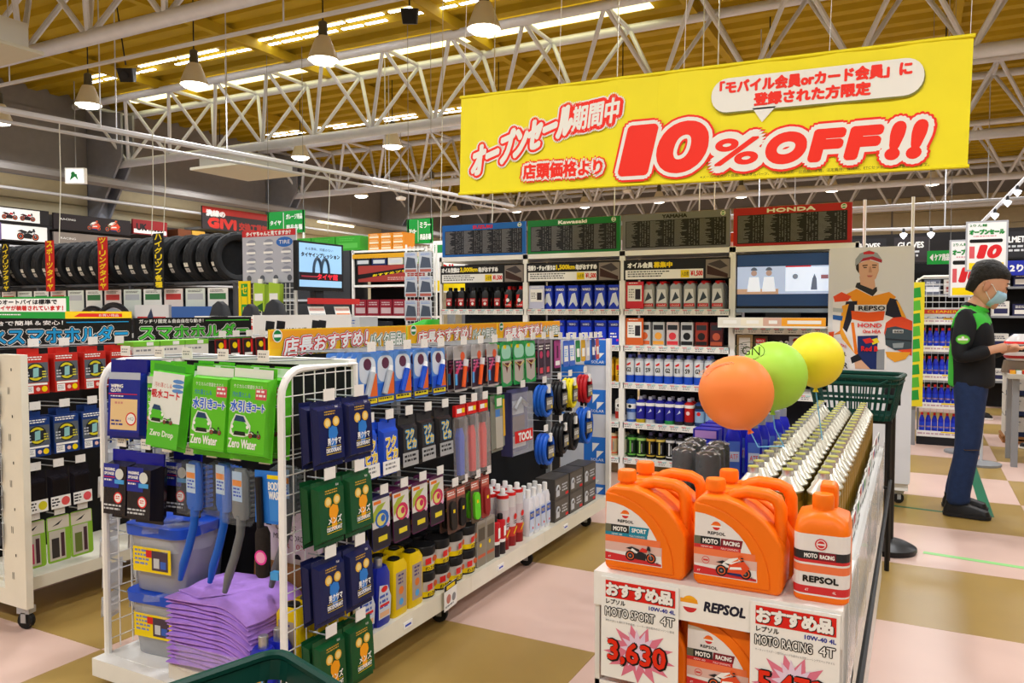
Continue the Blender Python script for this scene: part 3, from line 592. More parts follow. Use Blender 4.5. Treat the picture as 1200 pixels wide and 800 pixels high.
# narrow-face jug
def narrow():
    o = mb().loft([(0, .056, .075, .02), (.006, .061, .08, .024), (.165, .061, .08, .024), (.19, .056, .075, .03), (.205, .035, .05, .03, 0, -.015), (.21, .024, .024, .024, 0, -.03), (.225, .022, .022, .022, 0, -.03)], RO, 5).build('oil_jug', smooth=True)
    mb().lathe([(.0235, .214), (.0245, .217), (.0245, .24), (.022, .246), (0, .246)], RO, 20, (0, -.03, 0)).build('cap', o, smooth=True)
    h = mb().prism([(.012, .2), (.03, .2), (.03, .25), (.022, .262), (-.01, .262), (-.01, .2)], -.0, .06, RO).build('handle', o)
    md = h.modifiers.new('soft', 'BEVEL'); md.width = .006; md.segments = 2
    y = -.0812; t = mb(); e = .0595
    def band(z0, z1, m_, k=0):
        n = 4; hx, hy, r = .0612 + k, .0802 + k, .024
        pts = [(-hx, -.03)] + [(-hx + r - r * math.cos(R90 * i / n), -hy + r - r * math.sin(R90 * i / n)) for i in range(n + 1)] + [(hx - r + r * math.sin(R90 * i / n), -hy + r - r * math.cos(R90 * i / n)) for i in range(n + 1)] + [(hx, -.03)]
        vs = [(a, b, z) for z in (z0, z1) for a, b in pts]; m = len(pts); t.add(vs, [(i, i + 1, i + 1 + m, i + m) for i in range(m - 1)], m_)
    band(.016, .16, LW); band(.02, .038, RR, .0003); band(.07, .088, FO, .0003); band(.093, .1, RR, .0003); band(.1, .12, M('#2a2c30', .4), .0003)
    t.rect(-.005, .032, .1, .12, y - .0006, MAR); t.text('MOTO', -.036, -.008, .105, .115, y - .001, PAPER, .0005, 4); t.text('RACING', -.002, .029, .105, .114, y - .001, PAPER, .0005, 4); t.text('REPSOL', -.038, .038, .048, .062, y - .0006, BLACK, .001, 6); t.text('4T', -.034, -.026, .026, .032, y - .001, PAPER); t.text('4L', .026, .034, .026, .032, y - .001, PAPER)
    t.disc(0, .138, .0135, y - .0006, RR); t.disc(0, .138, .0105, y - .0008, LW); t.disc(0, .138, .0085, y - .001, RR); t.rect(-.008, .008, .136, .14, y - .0012, LW)
    t.build('label', o)
    return o
nj = narrow(); put(nj, (-.188, 1.985, ZT_), .03, 'narrow orange oil jug with round red seal at the right end of the display', None, 'oil jug')
# table
tb = thing('display_table', 'long low white display table carrying the orange jugs and metal cans', 'table', (0, 0, 0))
mb().box(-.735, -.135, 1.885, 2.28, .672, .70, WHITE).build('front_top', tb); mb().box(-.78, -.148, 2.28, 4.45, .64, .67, WHITE).build('can_top', tb)
mb().box(-.735, -.135, 1.885, 2.28, .385, .41, WHITE).build('lower_shelf', tb); mb().box(-.735, -.722, 1.885, 4.4, .0, .672, M('#e4e2de', .5)).build('side_panel', tb); mb().box(-.148, -.135, 1.9, 4.4, .0, .672, M('#e4e2de', .5)).build('side_panel', tb); mb().box(-.72, -.15, 1.9, 1.92, 0, .386, WHITE).build('front_panel', tb)
t = mb().box(-.735, -.135, 1.876, 1.885, .612, .70, WHITE).build('header_card', tb)
def hd(t):
    x, z, r = -.482, .657, .02
    t.disc(x, z, r, 1.8755, M('#f3b01e', .45), a0=0, a1=PI); t.rect(x - r * 1.2, x + r * .9, z + .002, z + .012, 1.8752, M('#f0a020', .45)); t.disc(x, z - .004, r * .9, 1.8755, RR, a0=PI + .2, a1=2 * PI - .2); t.rect(x - r, x + r * 1.35, z - .009, z + .002, 1.875, PAPER)
    t.text('REPSOL', -.447, -.35, .645, .668, 1.8755, M('#1c1e34', .4), .0016, 6, shear=.15)
t2 = mb(); hd(t2); t2.build('logo_lettering', t)
def pcard(x, w, name, l2, price, label):
    o = thing('price_card', label, 'price card', (x, 1.872, .43)); h = .262
    mb().box(0, w, -.002, .001, 0, h, PAPER).build('card', o)
    t = mb().rect(.012, w - .008, h - .052, h - .008, -.003, M('#dd2018', .45))
    cw = (w - .028) / 5
    for i, ch in enumerate('おすすめ品'):
        t.text(ch, .016 + i * cw, .016 + (i + .9) * cw, h - .046, h - .015, -.0034, M('#3a1a18', .5), .0035, 6); t.text(ch, .015 + i * cw, .015 + (i + .9) * cw, h - .045, h - .014, -.0042, PAPER, .0022, 6)
    t.build('heading', o)
    t = mb().text('レプソル', .014, .065, h - .069, h - .056, -.003, BLACK, .0005, 4); t.text('10W-40 4L', w - .075, w - .008, h - .068, h - .058, -.003, M('#26349a', .5), .0005, 4)
    t.text(name, .012, w * .7, h - .1, h - .078, -.003, BLACK, .0026, 8); t.text(name, .012, w * .7, h - .1, h - .078, -.0036, PAPER, .0002, 4); t.text('4T', w * .78, w - .01, h - .1, h - .078, -.003, BLACK, .0026, 8); t.text('4T', w * .78, w - .01, h - .1, h - .078, -.0036, PAPER, .0002, 4)
    t.text(l2, .012, w - .01, h - .116, h - .11, -.003, GREY); t.build('text_print', o)
    t = mb(); cx, cz = w / 2, .075; n = 13
    t.poly([(cx + (.095 if i % 2 else .055) * math.cos(PI * i / n + .1), cz + (.075 if i % 2 else .045) * math.sin(PI * i / n + .1)) for i in range(2 * n)], -.003, M('#e07a94', .5)); t.poly([(cx + (.05 if i % 2 else .03) * math.cos(PI * i / n), cz + .01 + (.055 if i % 2 else .03) * math.sin(PI * i / n)) for i in range(2 * n)], -.0034, M('#e6d0ea', .5)); t.build('starburst', o)
    t = mb().text(price, .022, w - .03, .04, .1, -.0038, BLACK, .0055, 8); t.text(price, .02, w - .032, .042, .1, -.0046, M('#e62c14', .45), .0022, 8); t.build('price_figures', o)
pcard(-.712, .203, 'MOTO SPORT', '街なか歩にも優れた半合成油、レーサー感覚重大のエンジンに最適', '3,630', 'white price card reading MOTO SPORT 4T with price 3,630')
pcard(-.336, .197, 'MOTO RACING', 'サーキットでスポーツ走行のハードな走りにも対応レーシングスペックオイル', '5,478', 'white price card reading MOTO RACING 4T')
# cone-top cans
gold = M('#8f7a2c', .28, .75); cone = M('#d4d0c0', .28, .6, noise=.04, scale=30)
cc = mb().lathe([(.043, 0), (.045, .004), (.045, .178)], gold, 18).build('oil_can', smooth=True)
mb().lathe([(.0455, .176), (.0465, .181), (.0445, .184), (.019, .216), (.016, .219)], cone, 18).build('cone_top', cc, smooth=True)
mb().lathe([(.0145, .216), (.0165, .219), (.0165, .236)], M('#c0c2c6', .25, .7), 14).build('neck_ring', cc, smooth=True); mb().lathe([(.0162, .236), (.0155, .239), (0, .24)], M('#b9b85c', .45), 14).build('cap', cc, smooth=True)
t = mb().lathe([(.0456, .03), (.0456, .15)], M('#9a7a24', .35, .4), 18); t.disc(.01, .12, .014, -.0464, BLACK); t.text('4T', -.03, -.01, .08, .1, -.0462, PAPER); t.build('label', cc, smooth=True)
for c in range(3):
    for r in range(21): put(cc, (-.43 + .1 * c, 2.41 + .0945 * r + J(.0005), .67), J(.4), ['metal oil can with silver cone top in the row beside the blue bottles', 'metal oil can with silver cone top in the middle row on the table', 'metal oil can with silver cone top in the row along the price strips'][c], 'cone-top oil cans row %s' % 'abc'[c], 'oil can')
# dark wrapped filters
fb = mb().lathe([(.04, 0), (.042, .004), (.042, .2), (.036, .214), (.02, .222)], M('#232124', .2, .5, noise=.4, scale=60), 14).build('oil_filter', smooth=True)
mb().lathe([(.0428, .0), (.0428, .045)], M('#c9c6c2', .3), 14).text('RED', -.025, .025, .012, .032, -.0434, RED).build('label', fb, smooth=True); mb().lathe([(.044, .002), (.044, .205), (.03, .222)], M('#eef0f2', .05, alpha=.07), 12).build('wrapper', fb, smooth=True); mb().add([(.043 * (1 if i % 2 else .8) * math.cos(2 * PI * i / 18), .043 * (1 if i % 2 else .8) * math.sin(2 * PI * i / 18), .209 + .004 * (i % 3)) for i in range(18)] + [(0, 0, .224)], [(i, (i + 1) % 18, 18) for i in range(18)], M('#c4bfbe', .25, .6)).build('crumpled_top', fb)
for i, (x, y) in enumerate(((-.725, 2.72), (-.63, 2.68), (-.735, 2.83), (-.64, 2.79), (-.74, 2.94), (-.645, 2.9))): put(fb, (x, y, .67), J(.5), 'plastic-wrapped dark grey cylinder pack beside the cone-top cans', 'wrapped cylinder packs', 'oil filter')
vb = bottle('additive_bottle', .032, .022, .29, M('#1a1fae', .3), M('#8a8c9a', .35), lambda t, y: (t.rect(-.022, .022, .06, .2, y, M('#4a6ac8', .4)), t.rect(-.02, .02, .12, .16, y - .0004, M('#b8c4e0', .4)), t.text('ATF', -.015, .015, .13, .15, y - .0008, RED)), capr=.014, caph=.035)
for i in range(5):
    for j in range(2): put(vb, (-.55 - .075 * j + .012 * i, 3.08 + .1 * i, .67), .25, 'tall royal blue bottle with slim label beside the cone-top cans', 'blue bottles on the display table', 'bottle')
b2 = mb().box(-.05, .05, -.03, .03, 0, .24, M('#1b1fa4', .35)).build('additive_box', smooth=False); mb().rect(-.04, .04, .05, .2, -.031, M('#1a2cc8', .4)).rect(-.042, .042, .205, .235, -.031, M('#b48ad8', .5)).build('label', b2)
for i in range(3): put(b2, (-.728, 3.08 + .1 * i, .67), 0, 'dark blue carton with lilac band behind the wrapped packs', 'blue cartons on the display table', 'carton')
# price strip cards and clear guard on the table side
st = [mb().box(0, .004, -.038, .038, 0, .085, PAPER).box(-.0005, .0045, -.034, .034, .05, .08, M(c, .5)).box(-.0007, .0047, -.032, .028, .012, .02, DARK).mesh('price_strip') for c in ('#2f8a4a', '#d8d8d4', '#26282c', '#c03a34', '#28408c')]
for i in range(26): tag(obj('price_strip', st[i % 5], None, (-.164 + J(.004), 2.36 + .079 * i, .671)), ['white and green', 'plain white', 'white and black', 'white and red', 'white and navy'][i % 5] + ' price strip standing along the table edge by the cans', 'price card', 'price strips %d' % 0 if False else ['green', 'white', 'black', 'red', 'navy'][i % 5] + ' price strips')
gl = M('#e8ecf0', .12, .2, alpha=.4)
gg = mb().box(-.001, .001, -.17, .17, 0, .25, gl).mesh('clear_guard')
for i in range(7): tag(obj('clear_guard', gg, None, (-.128 + .004 * (i % 2), 2.1 + .335 * i, .47), .012 * (-1) ** i), 'clear plastic guard sheet on the side of the display table', 'plastic sheet', 'clear guard sheets')
rl = mb().tube([(-.105, 1.7, .485), (-.105, 4.5, .485)], .009, BLACK, 6).box(-.135, -.1, 1.95, 1.97, .48, .49, BLACK).box(-.135, -.1, 4.3, 4.32, .48, .49, BLACK); tag(rl.build('guard_rail'), 'thin black guard rail along the side of the display table', 'rail')
# balloons
def balloon(x, y, z, r, col, sq, label, ty, tz, prt=None):
    o = thing('balloon', label, 'balloon', (x, y, z))
    pf = [(.004, -1.12 * r - .012), (.011, -1.12 * r - .012), (.005, -1.12 * r), (.012, -1.09 * r)] + [(r * sq * math.sin(a), -r * math.cos(a) * (1.08 if a < R90 else 1)) for a in [.22 + (PI - .22) * i / 16 for i in range(17)]]
    mb().lathe(pf, M(col, .48), 28).build('skin', o, smooth=True)
    mb().tube([(0, 0, -1.12 * r), (.008, .0, -1.12 * r - .06), (ty - x, .01, tz - z)], .0022, M('#7cc4f0', .5), 5).build('string', o)
    if prt: prt(o, r)
    return o
def ring(o, r):
    t = mb(); m_ = M('#ffc8a4', .4)
    for q in (.5, .4, .3): t.tube([(q * r * math.cos(a) - .02, -math.sqrt(max(0, r * r * 1.03 - (q * r) ** 2 * .4)) * .62, .76 * r + .2 * q * r * math.sin(a)) for a in [2 * PI * i / 20 for i in range(20)]], .0012, m_, 4, True)
    t.build('printed_ring', o)
o1 = balloon(-.523, 2.6, 1.112, .118, '#f5883f', 1.02, 'orange balloon tied above the cone-top cans', -.44, .9, ring); o1.rotation_euler = (0, -.35, 0)
def gr(o, r): mb().text('GN', -.09, -.03, .07, .1, -.089, M('#2c4a14', .5)).tube([(-.065 + .05 * math.cos(a), -.0885, .085 + .03 * math.sin(a)) for a in [2 * PI * i / 16 for i in range(16)]], .0012, M('#2c4a14', .5), 4, True).build('printed_ring', o)
balloon(-.44, 2.82, 1.155, .115, '#a9dc4a', 1.0, 'lime green balloon behind the orange balloon', -.4, .9, gr)
balloon(-.325, 3.05, 1.2, .098, '#f2df30', 1.0, 'yellow balloon behind the lime balloon', -.3, .9)
# green baskets
DG = M('#0b3d33', .35, noise=.05)
def basket(name='shopping_basket', hx=.225, hy=.16, h=.23):
    o = emp(name)
    b = mb(); t, s = (hx, hy), (hx * .8, hy * .75)
    b.loft([(0, s[0], s[1], .03), (.008, s[0], s[1], .03)], DG)
    P0 = []; n = 40
    def ringp(f, z, grow=0):
        a, c = s[0] + (t[0] - s[0]) * f + grow, s[1] + (t[1] - s[1]) * f + grow
        q = []; r = .045
        for k, (sx, sy) in enumerate(((1, 1), (-1, 1), (-1, -1), (1, -1))):
            for j in range(4):
                an = k * R90 + R90 * j / 3; q.append((sx * (a - r) + r * math.cos(an), sy * (c - r) + r * math.sin(an), z))
        return q
    b.build('base', o)
    rim = mb(); rim.tube(ringp(1, h), .012, DG, 8, True); rim.tube(ringp(.95, h - .03), .006, DG, 6, True); rim.build('rim', o, smooth=True)
    w = mb(); m = 16
    for f0, f1 in ((0, .12), (.42, .5), (.78, 1)):
        A, B = ringp(f0, h * f0), ringp(f1, h * f1); A2, B2 = ringp(f0, h * f0, -.004), ringp(f1, h * f1, -.004)
        vs = A + B + A2 + B2
        w.add(vs, [(i, (i + 1) % m, (i + 1) % m + m, i + m) for i in range(m)] + [(i + 2 * m, i + 3 * m, (i + 1) % m + 3 * m, (i + 1) % m + 2 * m) for i in range(m)], DG)
    w.build('wall_band', o)
    sl = mb()
    for side in range(4):
        L = hx if side % 2 == 0 else hy; k = int(L * 2 / .032)
        for i in range(1, k):
            u = -1 + 2 * i / k
            p = lambda f: ((s[0] + (t[0] - s[0]) * f) * u, -(s[1] + (t[1] - s[1]) * f)) if side % 2 == 0 else ((s[0] + (t[0] - s[0]) * f), (s[1] + (t[1] - s[1]) * f) * u)
            sg = 1 if side < 2 else -1
            (x0, y0), (x1, y1) = p(0), p(1); sl.tube([(x0 * sg, y0 * sg, 0), (x1 * sg, y1 * sg, h)], .0055, DG, 4)
    q = sl.build('slats', o); q['kind'] = 'stuff'
    for sg in (-1, 1): mb().tube([(-hx * .8, sg * (hy + .012), h - .01), (-hx * .6, sg * (hy + .02), h - .035), (hx * .6, sg * (hy + .02), h - .035), (hx * .8, sg * (hy + .012), h - .01)], .007, DG, 6).build('handle', o, smooth=True)
    return o
bs = basket()
put(bs, (-.285, 4.62, .797), -.1, 'dark green plastic shopping basket on the stand behind the cans', None, 'basket')
for i in range(3): put(bs, (-1.25, 1.10, .135 + .1 * i), math.radians(73), ['lowest dark green basket of the stack beside the towel rack', 'middle dark green basket of the stack beside the towel rack', 'topmost dark green basket of the stack beside the towel rack'][i], None, 'basket')
s = mb().box(-.17, .17, -.11, .11, .1, .1355, DARK)
for x in (-.15, .15):
    for y in (-.1, .1): s.lathe([(.03, 0), (.03, .1)], BLACK, 8, (x, y, 0))
tag(s.build('basket_stand', loc=(-1.25, 1.10, 0), rz=math.radians(73)), 'low black wheeled stand under the basket stack', 'stand')
s = mb()
for x in (-.19, .17):
    for y in (-.1, .09): s.tube([(x, y, 0), (x, y, .79)], .012, BLACK)
s.box(-.2, .18, -.11, .11, .78, .798, BLACK); tag(s.build('basket_stand', loc=(-.285, 4.62, 0)), 'black four-legged stand holding the single green basket', 'stand')
ps = thing('barrier_post', 'black barrier post with round weighted base beside the basket', 'post', (-.12, 4.91, 0))
mb().lathe([(.145, 0), (.15, .012), (.148, .03), (.1, .055), (.035, .075)], M('#1c1c1e', .35), 24).build('base', ps, smooth=True); mb().lathe([(.027, .07), (.027, .86)], M('#1a1716', .4), 14).build('pole', ps, smooth=True)
mb().loft([(.86, .034, .034, .02), (.95, .036, .036, .02), (.96, .03, .03, .02)], BLACK).build('belt_head', ps, smooth=True); mb().box(.03, .05, -.02, .02, .84, .93, BLACK).build('belt_clip', ps)
# ---------------------------------------------------------------- car-care gondola with end rack
FILM = lambda c: M(c, .22, noise=.05, scale=14, bump=.25)
G = thing('display_gondola', 'long cream gondola on casters hung with car-care goods below yellow signs', 'gondola')
seg = [2.215, 2.99, 3.775, 4.72]
for a, b in zip(seg, seg[1:]):
    for x0, x1 in ((-2.19, -1.765), (-2.64, -2.215)): mb().box(x0, x1, a + .001, b - .001, .102, .178, CREAM).build('base_shelf', G)
    mb().box(-1.766, -1.762, a + .25, a + .31, .125, .15, PAPER).box(-1.7665, -1.7615, a + .26, a + .3, .132, .14, BLUE).build('shelf_ticket', G)
mb().box(-2.214, -2.192, 2.215, 4.93, .1, 1.2, M('#0e0e10', .7)).build('spine_panel', G)
for y in seg: mb().box(-2.192, -2.16, y - .015, y + .015, .178, 1.2, M('#a9abac', .4, .3)).build('upright', G)
wh = mb(); wh.X = Matrix.Rotation(R90, 4, 'X'); wh.lathe([(.02, -.014), (.033, -.014), (.037, -.008), (.037, .008), (.033, .014), (.02, .014)], M('#161616', .6), 16); wh = wh.mesh('wheel')
fk = mb().box(-.03, .03, -.02, .02, .07, .1, STEEL).box(-.012, .012, -.02, -.016, .03, .075, STEEL).box(-.012, .012, .016, .02, .03, .075, STEEL).mesh('caster')
def caster(par, x, y, rz=.3): c = obj('caster', fk, par, (x, y, 0), rz); obj('wheel', wh, c, (0, 0, .037))
for y in (2.86, 3.72, 4.57):
    for x in (-1.85, -2.56): caster(G, x, y)
# end fin panel
fin = mb().box(-2.1, -1.768, 4.735, 4.75, .14, 1.19, M('#d5d7de', .5))
BL2 = M('#2f77d6', .45)
for i, z in enumerate((.14, .38, .62, .86, 1.04)):
    if i != 1: pass
for z0, z1 in ((1.02, 1.185), (.7, .86), (.38, .55), (.14, .24)): fin.rect(-1.93, -1.775, z0, z1, 4.734, BL2); fin.poly([(-1.87, z0 + .07), (-1.82, z0 + .13), (-1.87, z0 + .13)], 4.733, PAPER); fin.poly([(-1.84, z0 + .03), (-1.79, z0 + .08), (-1.84, z0 + .08)], 4.733, PAPER); fin.text('SOLAR', -1.88, -1.79, z0 + .012, z0 + .03, 4.733, PAPER)
fin.rect(-2.095, -1.93, .85, 1.02, 4.734, BL2); fin.rect(-2.095, -1.93, .54, .7, 4.734, BL2)
f_ = fin.build('end_panel', G); mb().box(-1.775, -1.748, 4.725, 4.76, .1, 1.195, WHITE).build('end_post', f_)
# yellow header signs
for k, a in enumerate((2.195, 3.11, 4.02)):
    s = mb(); s.X = Matrix.Translation((-2.19, a, 1.2)) @ Matrix.Rotation(R90, 4, 'Z')
    s.box(.004, .905, 0, .006, 0, .105, M('#f6c21c', .5)); s.rect(.01, .9, .06, .1, -.0008, M('#f5a41e', .5)); s.rect(.01, .9, .03, .06, -.0006, M('#f7b81c', .5)); sg = s.build('header_sign', G)
    s = mb(); s.X = Matrix.Translation((-2.188, a, 1.2)) @ Matrix.Rotation(R90, 4, 'Z')
    s.disc(.045, .08, .026, -.001, PAPER); s.disc(.045, .08, .022, -.0014, GREEN); s.rect(.026, .064, .074, .086, -.0018, PAPER)
    for bold, m_, dy in ((.013, BLACK, .002), (.0115, PAPER, .0028), (.0085, M('#d8201c', .5), .0036), (.0026, PAPER, .0044)): s.text('店長おすすめ！', .075, .59, .002, .066, -dy, m_, bold, 8, shear=.15, slope=.045)
    for bold, m_, dy in ((.009, PAPER, .002), (.0065, M('#12703a', .5), .0028), (.0022, PAPER, .0036)): s.text('バイク用品!!', .615, .885, .016, .072, -dy, m_, bold, 8)
    s.build('lettering', sg)
hk = mb().tube([(0, 0, 0), (.41, 0, .012), (.42, 0, .025)], .0028, STEEL, 5).mesh('hook')
tgm = mb().box(.418, .421, -.024, .024, .012, .048, TAGW).mesh('price_tag')
def hook(y, z, x=-2.19, par=None):
    h = obj('hook', hk, par or G, (x, y, z)); obj('price_tag', tgm, h)
# hanging pack prototypes: origin at the hang hole, front faces -y
def frust(t, w, h, d, mat, top=.03, bot=.014, ins=.014, back=.5):
    o = [(-w / 2 + .003, -h + bot), (w / 2 - .003, -h + bot), (w / 2 - .003, -top), (-w / 2 + .003, -top)]; i = [(-w / 2 + ins, -h + bot + ins), (w / 2 - ins, -h + bot + ins), (w / 2 - ins, -top - ins), (-w / 2 + ins, -top - ins)]
    for sg in (-1, back):
        vs = [(x, sg * .001, z) for x, z in o] + [(x, sg * d, z) for x, z in i]
        fs = [(k, (k + 1) % 4, (k + 1) % 4 + 4, k + 4) for k in range(4)] + [(4, 5, 6, 7)]
        t.add(vs, fs if sg < 0 else [f[::-1] for f in fs], mat)
def pouch(name, w, h, d, mat, fn, top=.03, ins=.012, head=None):
    t = mb().box(-w / 2, w / 2, -.001, .001, -h, -top * .3, mat); t.box(-w / 2, -.012, -.001, .001, -top * .3, 0, mat); t.box(.012, w / 2, -.001, .001, -top * .3, 0, mat)
    frust(t, w, h, d, mat, top, .012, ins); o = t.build(name)
    if head: mb().box(-w / 2, w / 2, -.004, .004, -top * 1.1, 0, head).build('header', o)
    t = mb(); fn(t, -d - .0008); t.build('print', o)
    return o
def blister(name, w, h, mat, fn, bub=None, d=.018, head=None):
    t = mb().prism(rr(-w / 2, w / 2, -h, 0, .01, 2), -.001, .0015, mat); o = t.build(name)
    t = mb(); fn(t, -.0016); t.build('print', o)
    if bub:
        x0, x1, z0, z1 = bub; t = mb(); t.X = Matrix.Translation(((x0 + x1) / 2, 0, (z0 + z1) / 2))
        t.loft([], CLEAR) if False else frust(t, x1 - x0, z1 - z0, d, CLEAR, (z0 - z1) / 2 * 1 + 0, (z1 - z0) / 2 * 0, .008)
        t.build('bubble', o)
    return o
def hangrow(p, y, z, label, group, n=2, x=-1.79, step=.035, cat='pack', jit=.06, hk_=True, rz=R90):
    if hk_: hook(y, z)
    for k in range(n): put(p, (x - step * k + J(.004), y + J(.004), z + .004), rz + J(jit), ('rear ' if k else '') + label, group and group + (' in the rear' if k else '') or ('rear packs of ' + label if k > 0 and n > 2 else None), cat, tilt=(J(.02) - .03, 0))
# --- row one
def tool(body, tip, card):
    def fn(t, y):
        t.poly(rr(-.046, .046, -.11, -.012, .03, 4), y, M('#cfd8e4', .3)); t.rect(-.05, .05, -.165, -.115, y, M(card, .35)); t.rect(-.05, .05, -.19, -.165, y, M('#3a2a6a', .35)); t.rect(-.046, .046, -.185, -.168, y - .0004, M('#e8d820', .4)); t.scrib(-.04, .04, -.183, -.17, 1, y - .0008, DARK)
        t.poly([(.0, -.09), (.05, -.075), (.05, -.16), (.01, -.16)], y - .0004, M('#e0682a', .4)); t.disc(.0, -.04, .022, y - .0006, M('#5a2a44', .4))
    o = blister('polish_tool', .102, .195, M('#5a8ed8', .3), fn)
    t = mb(); t.tube([(-.022, -.013, -.155), (.006, -.013, -.09), (.014, -.013, -.07)], .0115, M(body, .3), 8); t.tube([(.012, -.013, -.078), (.022, -.013, -.05)], [.0115, .007], M(tip, .3), 8); t.build('applicator', o, smooth=True)
    return o
ta, tb_ = tool('#b9c0c8', '#eef0f2', '#2a6ad0'), tool('#1c54d0', '#f2f4f8', '#3058c8')
for y in (2.285, 2.395): hangrow(ta, y, 1.215, 'glass polish tool with silver applicator on a blue card, top hook row', 'silver polish tools', 5, step=.036)
for y in (2.51, 2.63, 2.755): hangrow(tb_, y, 1.215, 'glass polish tool with blue applicator on a blue card, top hook row', 'blue polish tools', 5, step=.036)
def fn(t, y): t.rect(-.055, .055, -.05, -.004, y, M('#a8a4a4', .4)); t.disc(.02, -.045, .02, y - .0004, M('#d8562a', .4)); t.rect(-.055, .055, -.19, -.06, y, M('#332036', .4)); t.poly([(-.04, -.14), (.01, -.08), (.0, -.07), (-.05, -.12)], y - .0004, M('#d23a6a', .4)); t.rect(-.05, -.03, -.17, -.12, y - .0006, LBLUE); t.scrib(-.04, .04, -.11, -.065, 3, y - .0008, M('#c86a9a', .4))
oc = blister('wiper_pack', .112, .2, M('#b8b4b4', .35), fn); mb().tube([(.0, -.014, -.18), (.022, -.014, -.09)], .009, M('#f0602a', .35), 8).tube([(.024, -.014, -.09), (.03, -.014, -.06)], .012, M('#d8d8dc', .35), 8).build('applicator', oc, smooth=True)
for y in (2.94, 3.09, 3.225): hangrow(oc, y, 1.215, 'orange applicator on a grey and dark card, top hook row', 'orange applicator packs', 4, step=.038)
def fn(t, y): t.poly(rr(-.052, .052, -.08, -.012, .03, 4), y, M('#9fd8c0', .4)); t.rect(-.03, -.0, -.03, -.012, y - .0006, YEL); t.poly([(-.05, -.09), (.05, -.09), (.045, -.19), (.0, -.205), (-.045, -.19)], y, M('#b9b2aa', .45)); t.poly([(-.02, -.1), (.03, -.1), (.0, -.15)], y - .0004, M('#6a2a2a', .45)); t.tube([(-.045, y - .004, -.1), (0, y - .006, -.12), (.045, y - .004, -.1)], .003, M('#c8b070', .5), 5)
gp = blister('glove_pack', .115, .215, M('#1e9a4c', .35), fn)
for y in (3.375, 3.51, 3.64): hangrow(gp, y, 1.215, 'green edged work glove pack on the top hook row', 'green glove packs', 3)
def fn(t, y): t.rect(-.035, .035, -.19, -.02, y, M('#38223a', .4)); t.disc(0, -.08, .02, y - .0004, M('#c83a6a', .4)); t.rect(-.02, .02, -.18, -.15, y - .0004, M('#e04a5a', .4)); t.scrib(-.03, .03, -.06, -.03, 2, y - .0006, PAPER)
dp = blister('detail_pack', .08, .21, M('#8a7a8c', .3), fn)
for y in (3.77, 3.87): hangrow(dp, y, 1.215, 'slim dark magenta blister pack on the top hook row', 'magenta blister packs', 3)
def fn(t, y): t.rect(-.04, .04, -.14, -.01, y, M('#b0488c', .4)); t.rect(-.03, .03, -.14, -.115, y - .0004, PAPER); t.rect(-.012, .012, -.1, -.03, y - .0004, M('#5a1a4a', .4))
pp = blister('cable_pack', .085, .155, M('#9a3a7c', .35), fn); hangrow(pp, 3.99, 1.205, 'pinkish purple card pack on the top hook row', None, 1)
def fn(t, y): t.rect(-.032, .032, -.12, -.03, y, PAPER); t.rect(-.04, .04, -.028, -.004, y, M('#3a6ad8', .4)); t.scrib(-.025, .025, -.1, -.05, 4, y - .0004, LBLUE)
wp = blister('phone_pack', .085, .15, M('#3f68c8', .35), fn)
for y in (4.1, 4.19): hangrow(wp, y, 1.2, 'blue and white card pack near the end of the top hook row', 'blue white packs', 1)
for y, c, lb in ((4.29, '#2a8a4a', 'green'), (4.37, '#d8a82a', 'amber'), (4.45, '#d0d0d8', 'silver'), (4.53, '#24347c', 'navy'), (4.61, '#c83a2a', 'red')):
    o = blister('key_tag_pack', .06, .13, M(c, .35), lambda t, y_: t.rect(-.02, .02, -.1, -.05, y_, PAPER)); hangrow(o, y, 1.195, lb + ' small accessory card at the end of the top hook row', None, 1)
# --- row two
def fk_(t, y):
    t.rect(-.055, .055, -.2, -.15, y, PAPER); t.scrib(-.04, .045, -.19, -.16, 2, y - .0004, GREY)
    for bold, m_, dy in ((.006, M('#2858d8', .4), .0004), (.0045, PAPER, .001), (.002, M('#f2d020', .4), .0016)): t.text('フク', -.035, .03, -.1, -.06, y - dy, m_, bold, 6); t.text('ピカ', -.03, .04, -.145, -.105, y - dy, m_, bold, 6)
fp = pouch('wipe_pouch', .115, .21, .018, FILM('#2450cc'), fk_)
for y in (2.272, 2.392): hangrow(fp, y, .955, 'glossy blue wipe pouch with yellow lettering in the second hook row', 'blue wipe pouches', 2)
def fb_(t, y):
    t.rect(-.05, .05, -.195, -.14, y, M('#b9bcc0', .3, .4)); t.scrib(-.04, .04, -.185, -.15, 2, y - .0004, DARK)
    for bold, m_, dy in ((.0055, LBLUE, .0004), (.0015, M('#f2d020', .4), .001)): t.text('フク', -.03, .02, -.085, -.05, y - dy, m_, bold, 6); t.text('ピカ', -.02, .035, -.125, -.09, y - dy, m_, bold, 6)
bp_ = pouch('wipe_pouch', .112, .205, .02, FILM('#2a2a2e'), fb_)
for y in (2.52, 2.655, 2.785): hangrow(bp_, y, .955, 'black and silver wipe pouch with yellow lettering in the second hook row', 'black wipe pouches', 3)
def brushbag(c, lb, y):
    o = mb().box(-.042, .042, -.008, .008, -.05, 0, RED).rect(-.03, .01, -.035, -.015, -.0085, PAPER).rect(.012, .035, -.035, -.015, -.0085, YEL).build('brush_bag')
    t = mb(); frust(t, .095, .34, .022, M('#e8e0e0', .1, alpha=.22), .05, .005, .01); t.build('clear_bag', o)
    t = mb().loft([(-.31, .02, .012, .008), (-.14, .024, .014, .008), (-.1, .012, .01, .006)], M(c, .35)); t.box(-.02, .02, -.012, .012, -.1, -.055, M('#2a2426', .8)); t.build('brush', o); mb().box(-.012, .012, -.014, .014, -.335, -.31, BLACK).build('tip', o)
    hangrow(o, y, .955, lb, None, 1, jit=.02)
